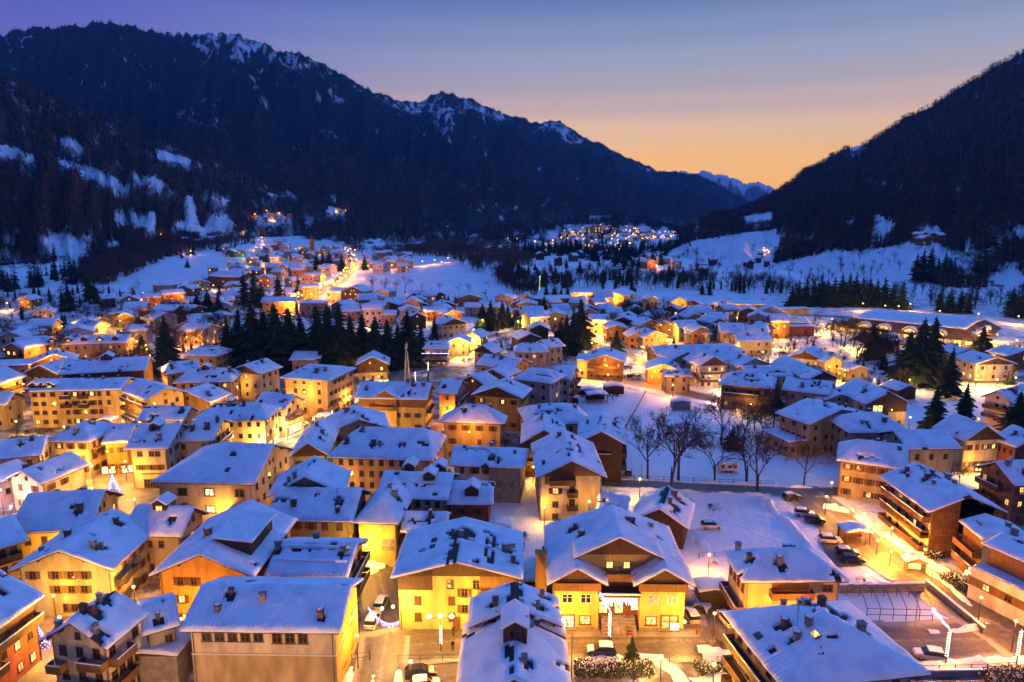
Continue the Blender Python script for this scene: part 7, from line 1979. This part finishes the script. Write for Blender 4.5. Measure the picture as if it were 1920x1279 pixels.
def car(u, v, deg, col, label, snow=False, sc=1.0, group=None):
    p = P(u, v, 0)
    o = thing('parked_car', label, 'car', (p.x, p.y, .16), R(deg), group)
    s = (sc, sc, sc)
    obj('body', CM['body'], o, color=col, scale=s); obj('windows', CM['glass'], o, scale=s)
    for x in (-1.28, 1.28):
        for y in (-.76, .76):
            w = obj('wheel', CM['wheel'], o, (x * sc, y * sc, .32 * sc), scale=s); obj('rim', CM['rim'], w)
    for y in (-.55, .55):
        obj('headlight', CM['head'], o, (2.0 * sc, y * sc, .66 * sc), scale=s); obj('tail_light', CM['tail'], o, (-2.03 * sc, y * sc, .76 * sc), scale=s, color=(.4, .01, .01))
    if snow: obj('snow_cover', CM['snow'], o, scale=s)
    return o
BLK, WHT, SIL, BLU, GRN = (.015, .015, .018), (.62, .62, .62), (.35, .36, .37), (.02, .03, .08), (.05, .07, .04)
car(1127, 1228, 178, BLU, 'dark blue hatchback parked by the hedge before the hotel', True, 1.02)
car(789, 1270, 10, BLK, 'black car at the bottom edge by the crossroads', False, 1.05); car(797, 1292, 8, SIL, 'car under the black one, cut by the bottom edge', True)
car(699, 1171, 86, WHT, 'white off-road car seen from behind in the side road', True, 1.05); car(715, 1138, 86, SIL, 'silver car parked ahead of the white one in the side road', True)
car(1363, 1168, 100, WHT, 'white estate car parked beside the hotel', True, 1.05); car(1296, 1162, 95, SIL, 'pale car in the shade beside the hotel wing', True)
car(1333, 991, 0, WHT, 'white car parked on the cleared patch of the snowy yard'); car(1484, 937, 8, BLK, 'dark snow-topped car at the top of the right road', True); car(1508, 968, -15, WHT, 'white car at the roadside under the snowy slope', True)
car(1527, 980, -12, BLK, 'black car behind the white one at the roadside'); car(1556, 1018, -8, WHT, 'white hatchback halfway down the right road', True); car(1588, 1042, -10, BLK, 'dark car, upper one of two near the cream villa', True); car(1598, 1055, -10, BLK, 'dark car, lower one of two near the cream villa')
car(1742, 1236, 165, SIL, 'silver car with a snowy roof on the front road', True); car(1392, 1222, 100, BLK, 'dark car half hidden behind the bright lantern')
for k, (u, v, d) in enumerate([(596, 790, 55), (606, 783, 55), (618, 776, 55), (632, 768, 58), (566, 800, 40)]): car(u, v, d, random.choice([BLK, WHT, SIL]), 'snow-dusted car on the main street below the salmon block', True, 1.0, 'cars below the salmon block')
for k, (u, v, d) in enumerate([(690, 720, 80), (702, 722, 80), (714, 722, 80), (726, 721, 80), (660, 745, 60)]): car(u, v, d, random.choice([BLK, WHT, SIL]), 'car parked on the yellow-lit market square', True, 1.0, 'cars on the market square')
for k, (u, v, d) in enumerate([(1150, 706, 10), (1164, 708, 10), (1182, 708, 60), (1196, 710, 60), (1176, 692, 20)]): car(u, v, d, random.choice([BLK, WHT, SIL]), 'snow-covered car by the orange-lit road', True, 1.0, 'cars by the orange-lit road')
car(1098, 735, 10, WHT, 'white car beside the snowy sheds', True); car(1178, 890, 80, BLK, 'dark car beside the beige gabled house', True); car(980, 880, 80, SIL, 'car under the timber chalet', True)

# ------------------------------------------------------------------ people
def person_mesh():
    J = [(0, 0, .95), (0, 0, 1.15), (0, 0, 1.38), (0, 0, 1.50), (0, -.02, 1.62), (0, -.01, 1.72)]
    E = [(0, 1), (1, 2), (2, 3), (3, 4), (4, 5)]
    Rr = [.15, .15, .16, .055, .095, .075]
    for sx in (-1, 1):
        b = len(J)
        J += [(sx * .19, 0, 1.40), (sx * .25, .02, 1.12), (sx * .26, -.08, .90), (sx * .255, -.11, .83)]; Rr += [.07, .055, .04, .03]
        E += [(2, b), (b, b + 1), (b + 1, b + 2), (b + 2, b + 3)]
        for q in range(4):
            c = len(J); J += [(sx * (.262 - .0), -.145 + q * .022, .765 - .008 * (q in (1, 2))), (sx * .25, -.15 + q * .022, .735 - .008 * (q in (1, 2)))]; Rr += [.011, .009]; E += [(b + 3, c), (c, c + 1)]
        c = len(J); J += [(sx * .225, -.155, .80), (sx * .215, -.17, .775)]; Rr += [.012, .010]; E += [(b + 3, c), (c, c + 1)]
        b = len(J)
        J += [(sx * .10, 0, .88), (sx * .11, -.05 * sx, .50), (sx * .11, .04 * sx, .10), (sx * .115, .04 * sx - .16, .05)]; Rr += [.10, .068, .05, .042]
        E += [(0, b), (b, b + 1), (b + 1, b + 2), (b + 2, b + 3)]
    me = bpy.data.meshes.new('person'); me.from_pydata(J, E, []); me.update()
    o = bpy.data.objects.new('person', me); COL.objects.link(o)
    md = o.modifiers.new('s', 'SKIN'); me.skin_vertices[0].data[0].use_root = True
    for k, r in enumerate(Rr): me.skin_vertices[0].data[k].radius = (r, r)
    o.modifiers.new('u', 'SUBSURF').levels = 1
    dg = bpy.context.evaluated_depsgraph_get()
    out = bpy.data.meshes.new_from_object(o.evaluated_get(dg))
    bpy.data.objects.remove(o)
    for k in ('cloth', 'rubber', 'skin', 'bark'): out.materials.append(MATS[k])
    for f in out.polygons:
        z, y, x = f.center.z, f.center.y, f.center.x
        f.use_smooth = True
        f.material_index = 0 if (z > .86 and z < 1.50 and not (abs(x) > .2 and z < .9)) else 1 if z <= .86 and abs(x) < .2 else 2 if (abs(x) > .2 or (y < -.01 and z < 1.70)) else 3
    return out
PMESH = person_mesh()
for u, v, rz, col, lb in ((850, 1194, 1.2, (.02, .02, .025), 'person in dark clothes by the wall of the tall yellow house'), (849, 1222, .3, (.03, .025, .02), 'person in a dark coat walking across the yellow-lit road'), (1306, 1192, 1.6, (.45, .03, .02), 'person in a red jacket at the hotel car park')):
    p = P(u, v, 0)
    tag(obj('person', PMESH, None, (p.x, p.y, .18), rz, color=col), lb, 'person')
# ------------------------------------------------------------------ snow banks, hedges, fences and small things
def bank(pix, w, h, name='snow_bank'):
    ctr = [hit(u, v) for u, v in pix]
    fine = []
    for a, b in zip(ctr, ctr[1:]):
        n = max(1, int((b - a).length / .7)); fine += [a.lerp(b, k / n) for k in range(n)]
    V, F = [], []
    nx = 8
    for k, p in enumerate(fine):
        d = fine[min(k + 1, len(fine) - 1)] - fine[max(k - 1, 0)]; d.z = 0; d.normalize(); nr = Vector((-d.y, d.x, 0))
        for q in range(nx):
            t = q / (nx - 1)
            s = (t - .5) * w * (1 + .3 * noise.noise((p.x * .4, p.y * .4, 3)))
            pp = p + nr * s
            z = -.12 + h * max(0, .75 + 1.1 * noise.noise((p.x * .25, p.y * .25, 8))) * math.sin(math.pi * t) ** .7 * (1 + .7 * noise.noise((pp.x * .7, pp.y * .7, 1)) + .4 * noise.noise((pp.x * 2, pp.y * 2, 4)))
            V.append((pp.x, pp.y, ground_z(pp.x, pp.y) + z + .02))
    for k in range(len(fine) - 1):
        for q in range(nx - 1): F.append((k * nx + q, k * nx + q + 1, (k + 1) * nx + q + 1, (k + 1) * nx + q))
    o = obj(name, mesh(name, V, F, 'snow', smooth=True)); o['kind'] = 'stuff'
    return o
for pix, w, h in (([(1080, 1240), (1160, 1235), (1230, 1236), (1270, 1262), (1290, 1300)], 2.6, .8), ([(1310, 1240), (1380, 1236), (1430, 1240)], 5, 1.4), ([(1300, 1290), (1380, 1280)], 5, 1.3),
                  ([(1030, 1192), (1180, 1193), (1310, 1192)], 1.0, .25), ([(1740, 1186), (1800, 1184), (1850, 1172)], 1.6, .6), ([(1700, 1250), (1800, 1250), (1960, 1240)], 3.0, .9),
                  ([(1855, 1172), (1780, 1100), (1715, 1056)], 1.8, .6), ([(1868, 1140), (1800, 1088), (1735, 1044), (1660, 1005), (1600, 965)], 2.2, .7), ([(1120, 897), (1300, 905), (1450, 912), (1530, 916)], 1.6, .6), ([(1100, 915), (1300, 921), (1450, 929)], 1.6, .5),
                  ([(680, 1075), (700, 1060), (730, 1055), (745, 1060)], 5, 1.5), ([(1310, 1150), (1335, 1110), (1345, 1075)], 3.0, 1.2), ([(1340, 1060), (1310, 1010)], 2.5, .8), ([(1430, 940), (1480, 985), (1520, 1030), (1545, 1060)], 2.6, 1.0),
                  ([(1175, 727), (1240, 742), (1320, 760), (1400, 772)], 2.6, .8), ([(1100, 700), (1190, 708), (1220, 715)], 2.0, .6), ([(1570, 918), (1640, 908), (1700, 905)], 2.6, 1.0), ([(1545, 950), (1600, 962)], 3, .9), ([(640, 1300), (668, 1240)], 2, .6), ([(690, 1330), (700, 1262)], 1.2, .4), ([(745, 1330), (748, 1255)], 1.4, .6)):
    bank(pix, w, h)

def hedge(pix, w, h, label, leaf='hedge', snow=True):
    a, b = P(*pix[0]), P(*pix[1])
    L = (b - a).length
    m = MB()
    for k in range(int(L * w * h * 70)):
        x, y, z = random.uniform(-L / 2, L / 2), random.uniform(-w / 2, w / 2), random.uniform(.05, h)
        s = random.uniform(.09, .2); d = Vector((random.gauss(0, 1), random.gauss(0, 1), random.gauss(0, 1))).normalized(); e = d.orthogonal().normalized()
        p = Vector((x, y, z)); m.add([p + d * s, p + e * s * .6, p - d * s, p - e * s * .6], [(0, 1, 2, 3)], 1 if snow and random.random() < .26 * (z / h) ** 2 else 0)
    c = (a + b) / 2
    o = thing('hedge', label, 'hedge', (c.x, c.y, 0), math.atan2((b - a).y, (b - a).x))
    obj('foliage', m.mesh('foliage', [leaf, 'snow']), o)
hedge([(1076, 1262), (1225, 1262)], 2.6, 1.5, 'green leafy hedge dusted with snow beside the dark blue hatchback')
hedge([(1305, 1262), (1395, 1258)], 3.0, 1.4, 'snow-laden hedge under the bright lantern')
hedge([(1850, 1285), (1935, 1275)], 3, 1.8, 'bushy hedge at the bottom right corner')
hedge([(1312, 1120), (1340, 1118)], 2.6, 2.2, 'dark hedge beside the hotel wing', 'needles')
hedge([(1770, 1085), (1830, 1120)], 2.4, 1.6, 'dark shrubs along the wall below the terraced house', 'needles')
hedge([(1742, 1050), (1775, 1035)], 2.4, 1.4, 'dark shrubs behind the nativity hut', 'needles')
hedge([(1395, 766), (1500, 790)], 1.6, 1.8, 'dark clipped hedge under the brown timbered house', 'needles')
hedge([(20, 826), (110, 826)], 1.6, 1.4, 'dark garden hedge before the four-storey yellow hotel', 'needles')

def fence(pix, h, label, m='metal', gap=2.2, rails=(.5, .95)):
    pts = [P(u, v, 0) for u, v in pix]
    o = thing('fence', label, 'fence', pts[0])
    pm = MB().box(-.05, .05, -.05, .05, 0, h).mesh('post', m)
    r = MB()
    for a, b in zip(pts, pts[1:]):
        n = max(1, int((b - a).length / gap))
        for k in range(n + 1):
            q = a.lerp(b, k / n) - pts[0]; obj('post', pm, o, (q.x, q.y, 0))
        for t in rails: r.tube([a - pts[0] + Vector((0, 0, h * t)), b - pts[0] + Vector((0, 0, h * t))], .035, 4)
    obj('rails', r.mesh('rails', m), o)
    return o
fence([(1135, 899), (1300, 906), (1450, 912)], 1.3, 'wire fence along the upper side of the meadow lane', 'bark', 3.0)
fence([(745, 1242), (830, 1240), (862, 1240)], 1.1, 'metal railing at the bottom crossroads')
fence([(1215, 1248), (1255, 1247)], 1.3, 'short metal gate right of the leafy hedge')
fence([(1840, 1190), (1765, 1115), (1740, 1098)], 1.1, 'railing along the right road beside the tunnel frame')
fence([(1700, 1262), (1850, 1258), (1930, 1252)], 1.1, 'railing above the bottom right hedge')
fence([(1310, 1048), (1368, 1048)], 1.2, 'garden fence on the pink-lit snow')
fence([(660, 1245), (694, 1240)], 1.6, 'metal gate beside the beige windowless house')
def lowwall(pix, h, label, w=.35):
    pts = [P(u, v, 0) for u, v in pix]
    o = thing('low_wall', label, 'wall', pts[0])
    for a, b in zip(pts, pts[1:]):
        d = b - a; L = d.length
        s = obj('wall_section', MB().box(0, L, -w / 2, w / 2, -.5, h).mesh('wall_section', 'stone'), o, a - pts[0], math.atan2(d.y, d.x))
        obj('snow_cap', MB().box(.05, L - .05, -w / 2 - .05, w / 2 + .05, h, h + .16).mesh('snow_cap', 'snow'), s)
lowwall([(1210, 735), (1192, 768), (1172, 803)], 1.1, 'low stone wall running down the snow meadow')
lowwall([(1572, 1112), (1680, 1110), (1732, 1108)], 1.5, 'dark retaining wall behind the tunnel frame')
lowwall([(1735, 1096), (1845, 1188)], .9, 'low wall along the right road')
lowwall([(1690, 1270), (1850, 1268)], 1.0, 'low wall at the bottom right garden')

# tunnel frame, caravan, sheds, mast, nativity hut, poles
p = P(1665, 1140, 0)
o = thing('tunnel_frame', 'bare metal hoop frame of a garden tunnel on trampled snow', 'tunnel frame', (p.x, p.y, 0), R(-2))
m = MB(); m.tube([(0, -3.4, 0), (0, -3.4, 1.9), (0, -1.8, 3.0), (0, 0, 3.5), (0, 1.8, 3.0), (0, 3.4, 1.9), (0, 3.4, 0)], .055, 5)
hm = m.mesh('hoop', 'metal')
for k in range(6): obj('hoop', hm, o, (-5 + 2.0 * k, 0, 0))
for y, z in ((-3.4, 1.9), (0, 3.5), (3.4, 1.9), (-3.4, .9)): obj('bar', MB().tube([(-5, y, z), (5, y, z)], .045, 4).mesh('bar', 'metal'), o)
p = P(1364, 884, 0)
o = thing('caravan', 'cream caravan parked alone on the snow meadow', 'caravan', (p.x, p.y, 0), R(-3))
obj('body', MB().prism([(-2.3, .5), (2.3, .5), (2.45, 1.2), (2.2, 2.35), (-2.2, 2.35), (-2.45, 1.2)], -1.05, 1.05).mesh('body', 'canvas'), o)
for x in (-1.4, .2, 1.5): obj('window', T['win_dark'], o, (x, -1.06, 1.6), 0, (.8, 1, .55))
obj('snow_cover', MB().box(-2.25, 2.25, -1.1, 1.1, 2.35, 2.6).mesh('snow_cover', 'snow'), o)
for x in (-.5, .5): obj('wheel', CM['wheel'], o, (x, -.9, .3))
obj('drawbar', MB().tube([(-2.4, 0, .5), (-3.4, 0, .5)], .06, 5).mesh('drawbar', 'metal'), o)
def shed(u, v, w, d, h, label, m='timber', posts=False, rz=0):
    p = P(u, v, 0)
    o = thing('garden_shed', label, 'shed', (p.x, p.y, 0), R(rz))
    if posts:
        for sx in (-1, 1):
            for sy in (-1, 1): obj('post', MB().box(-.1, .1, -.1, .1, 0, h).mesh('post', m), o, (sx * (w / 2 - .3), sy * (d / 2 - .3), 0))
        obj('wall', MB().box(-w / 2 + .2, w / 2 - .2, d / 2 - .4, d / 2 - .3, 0, h).mesh('wall', m), o)
    else: obj('wall', MB().box(-w / 2 + .25, w / 2 - .25, -d / 2 + .25, d / 2 - .25, 0, h).mesh('wall', m), o)
    r = obj('roof', MB().prism([(-w / 2, h), (w / 2, h), (w / 2, h + .1), (0, h + .55), (-w / 2, h + .1)], -d / 2, d / 2).mesh('roof', 'roof_tile'), o)
    dm, sm = roof_parts(w, d, h + .12, lambda x, y: .45 * (1 - abs(x) / (w / 2)), .8, .3, 'y', [], [], u)
    obj('roof_snow', sm, r)
shed(1275, 766, 6, 4.5, 2.6, 'small grey shed standing in the snow meadow', 'greypaint')
shed(1118, 752, 7, 5, 2.6, 'open carport with a snow roof, lower one of the meadow sheds', 'timber', True, 4); shed(1150, 736, 7, 5, 2.6, 'dark garden shed, upper one of the meadow sheds', 'timber', False, 4); shed(1068, 758, 6, 3, 2.4, 'slim lean-to shed left of the meadow sheds', 'timber', True, -8); shed(1104, 742, 9, 3.5, 2.2, 'long open woodshed above the parked white car', 'timber', True, 4)
shed(994, 1105, 5, 8, 3.2, 'snow-roofed shed between the tall yellow house and the hotel', 'timber_light'); shed(1333, 1122, 5, 4, 2.2, 'snow-capped garden hut beside the hotel car park', 'timber')
shed(610, 797, 5, 4, 2.8, 'market stall roof on the main street', 'timber_light'); shed(300, 1262, 9, 7, 5.0, 'low snow roof at the bottom edge beside the cream chalet', 'stone'); shed(1600, 1015, 5, 4, 2.6, 'snow-topped bench shelter beside the right road', 'timber', True); shed(205, 812, 4, 4, 4.2, 'small gabled stall glowing beside the hip-roofed house', 'timber_light'); shed(425, 770, 5, 5, 3.6, 'small gabled porch roof outlined in warm light', 'timber_light'); shed(925, 1000, 7, 4, 2.2, 'snow-covered woodpile shelter in the garden left of the hotel', 'timber', True)
p = P(1714, 1072, 0)
o = thing('nativity_hut', 'small open wooden hut glowing brightly beside the right road', 'hut', (p.x, p.y, 0), R(-8))
obj('wall', MB().box(-1.5, 1.5, .7, .8, 0, 2.2).box(-1.5, -1.4, -.8, .8, 0, 2.2).box(1.4, 1.5, -.8, .8, 0, 2.2).mesh('wall', 'timber_light'), o)
obj('roof', MB().prism([(-1.9, 2.1), (1.9, 2.1), (0, 3.0)], -1.1, 1.0).mesh('roof', 'timber'), o); obj('roof_snow', MB().prism([(-2, 2.25), (0, 3.15), (2, 2.25), (2, 2.5), (0, 3.4), (-2, 2.5)][::-1], -1.2, 1.1).mesh('roof_snow', 'snow'), o)
obj('lit_panel', MB().box(-1.3, 1.3, .6, .68, .2, 2.0).mesh('lit_panel', 'lit_yellow'), o)
ld = bpy.data.lights.new('lamp_light', 'POINT'); ld.energy = 500; ld.color = LCOL['Y']; obj('lamp_light', ld, o, (0, -1.2, 1.8))
p = P(764, 718, 0)
H_ = 76 * mpp(p) * 1.02
o = thing('lattice_mast', 'pale steel lattice mast with antennas rising before the spruces', 'mast', (p.x, p.y, 0))
for sx in (-1, 1):
    for sy in (-1, 1): obj('leg', MB().tube([(sx * 1.0, sy * 1.0, 0), (sx * .55, sy * .55, H_ * .5), (sx * .3, sy * .3, H_ * .78)], .10, 5).mesh('leg', 'canvas'), o)
m = MB()
for k in range(12):
    z0_, z1_ = H_ * .78 * k / 12, H_ * .78 * (k + 1) / 12
    r0_, r1_ = 1.0 - .75 * k / 12, 1.0 - .75 * (k + 1) / 12
    for q in range(4):
        a0, a1 = math.pi / 4 + q * math.pi / 2, math.pi / 4 + (q + 1) * math.pi / 2
        m.tube([(1.41 * r0_ * math.cos(a0), 1.41 * r0_ * math.sin(a0), z0_), (1.41 * r1_ * math.cos(a1), 1.41 * r1_ * math.sin(a1), z1_)], .05, 4)
obj('bracing', m.mesh('bracing', 'canvas'), o)
obj('antenna', MB().tube([(0, 0, H_ * .75), (0, 0, H_)], .15, 6).box(-.5, -.2, -.2, .2, H_ * .82, H_ * .95).box(.2, .5, -.2, .2, H_ * .86, H_ * .97).mesh('antenna', 'canvas'), o)
def polething(u, vb, vt, label, m='canvas', r=.12):
    p = P(u, vb, 0); hgt = (vb - vt) * mpp(p) * 1.12
    o = thing('wooden_pole', label, 'pole', (p.x, p.y, 0)); obj('pole', MB().tube([(0, 0, 0), (0, 0, hgt)], [r, r * .7], 7).mesh('pole', m), o)
polething(1714, 1188, 1115, 'pale leaning pole beside the tunnel frame'); polething(1071, 1285, 1190, 'thin grey post beside the bottom-edge house', 'metal', .07); polething(1202, 905, 872, 'thin lamp-less post by the meadow lane', 'metal', .06)
def sign(u, v, label, hgt=2.6):
    p = P(u, v, 0)
    o = thing('road_sign', label, 'road sign', (p.x, p.y, 0), R(15))
    obj('pole', MB().tube([(0, 0, 0), (0, 0, hgt)], .05, 6).mesh('pole', 'metal'), o); obj('plate', MB().box(-.4, .4, -.07, -.04, hgt - .8, hgt).mesh('plate', 'greypaint'), o)
sign(693, 1240, 'dark road sign seen from behind at the bottom crossroads')
# green-lit frame near the brown hall and the awning below the cream building
p = P(1012, 545, 0)
o = thing('lit_mast', 'slim mast glowing green beyond the brown hall', 'mast', (p.x, p.y, 0))
obj('pole', MB().tube([(0, 0, 0), (0, 0, 12)], .4, 6).mesh('pole', 'bulb_green'), o)
p = P(392, 984, 0)
o = thing('awning', 'cream and dark striped awning over a shop front', 'awning', (p.x, p.y, 0), R(2))
for k in range(10): obj('stripe', MB().add([(0, 0, 3.4), (.62, 0, 3.4), (.62, -2.2, 2.5), (0, -2.2, 2.5)], [(0, 1, 2, 3)]).mesh('stripe', 'frame_white' if k % 2 else 'bark'), o, (-3.1 + .62 * k, 1, 0))

# ------------------------------------------------------------------ evening haze
hz = MB().box(-7000, 7000, -300, 8100, -8, 1250).mesh('haze', 'snow')
hz.materials.clear()
hm_ = bpy.data.materials.new('haze_air'); hm_.use_nodes = True
hn, hl_ = hm_.node_tree.nodes, hm_.node_tree.links
hn.clear()
ho_ = hn.new('ShaderNodeOutputMaterial'); pv = hn.new('ShaderNodeVolumePrincipled')
pv.inputs['Color'].default_value = (.10, .44, 1.0, 1); pv.inputs['Density'].default_value = HAZE
pv.inputs['Anisotropy'].default_value = 0.0
hl_.new(pv.outputs[0], ho_.inputs['Volume'])
hz.materials.append(hm_)
if HAZE > 0:
    tag(obj('haze', hz), 'thin blue evening haze filling the valley', 'haze', kind='stuff')

# every label singles out one thing: alike things are told apart by their order across the view
ORD = 'first second third fourth fifth sixth seventh eighth ninth tenth eleventh twelfth thirteenth fourteenth fifteenth sixteenth seventeenth eighteenth nineteenth'.split()
TEN = {2: 'twent', 3: 'thirt', 4: 'fort', 5: 'fift', 6: 'sixt', 7: 'sevent', 8: 'eight', 9: 'ninet'}
def ordinal(n):
    if n < 20: return ORD[n - 1]
    if n % 10 == 0: return TEN[n // 10] + 'ieth'
    return TEN[n // 10] + 'y-' + ORD[n % 10 - 1]
by = {}
for o in bpy.data.objects:
    if o.parent is None and o.get('label') and o.get('kind') is None: by.setdefault(o['label'], []).append(o)
for lb, os_ in by.items():
    if len(os_) > 1:
        os_.sort(key=lambda o: proj(o.location)[0])
        if 'group' not in os_[0]: print('NOGROUP', lb)
        for k, o in enumerate(os_): o['label'] = lb + ', ' + ordinal(k + 1) + ' from the left'
        if len(lb.replace(',', ' ').split()) + 4 > 16: print('LONG', lb)
print('OBJECTS', len(bpy.data.objects), 'TRIS', sum(len(m.loop_triangles) if m.loop_triangles else len(m.polygons) * 2 for m in bpy.data.meshes))
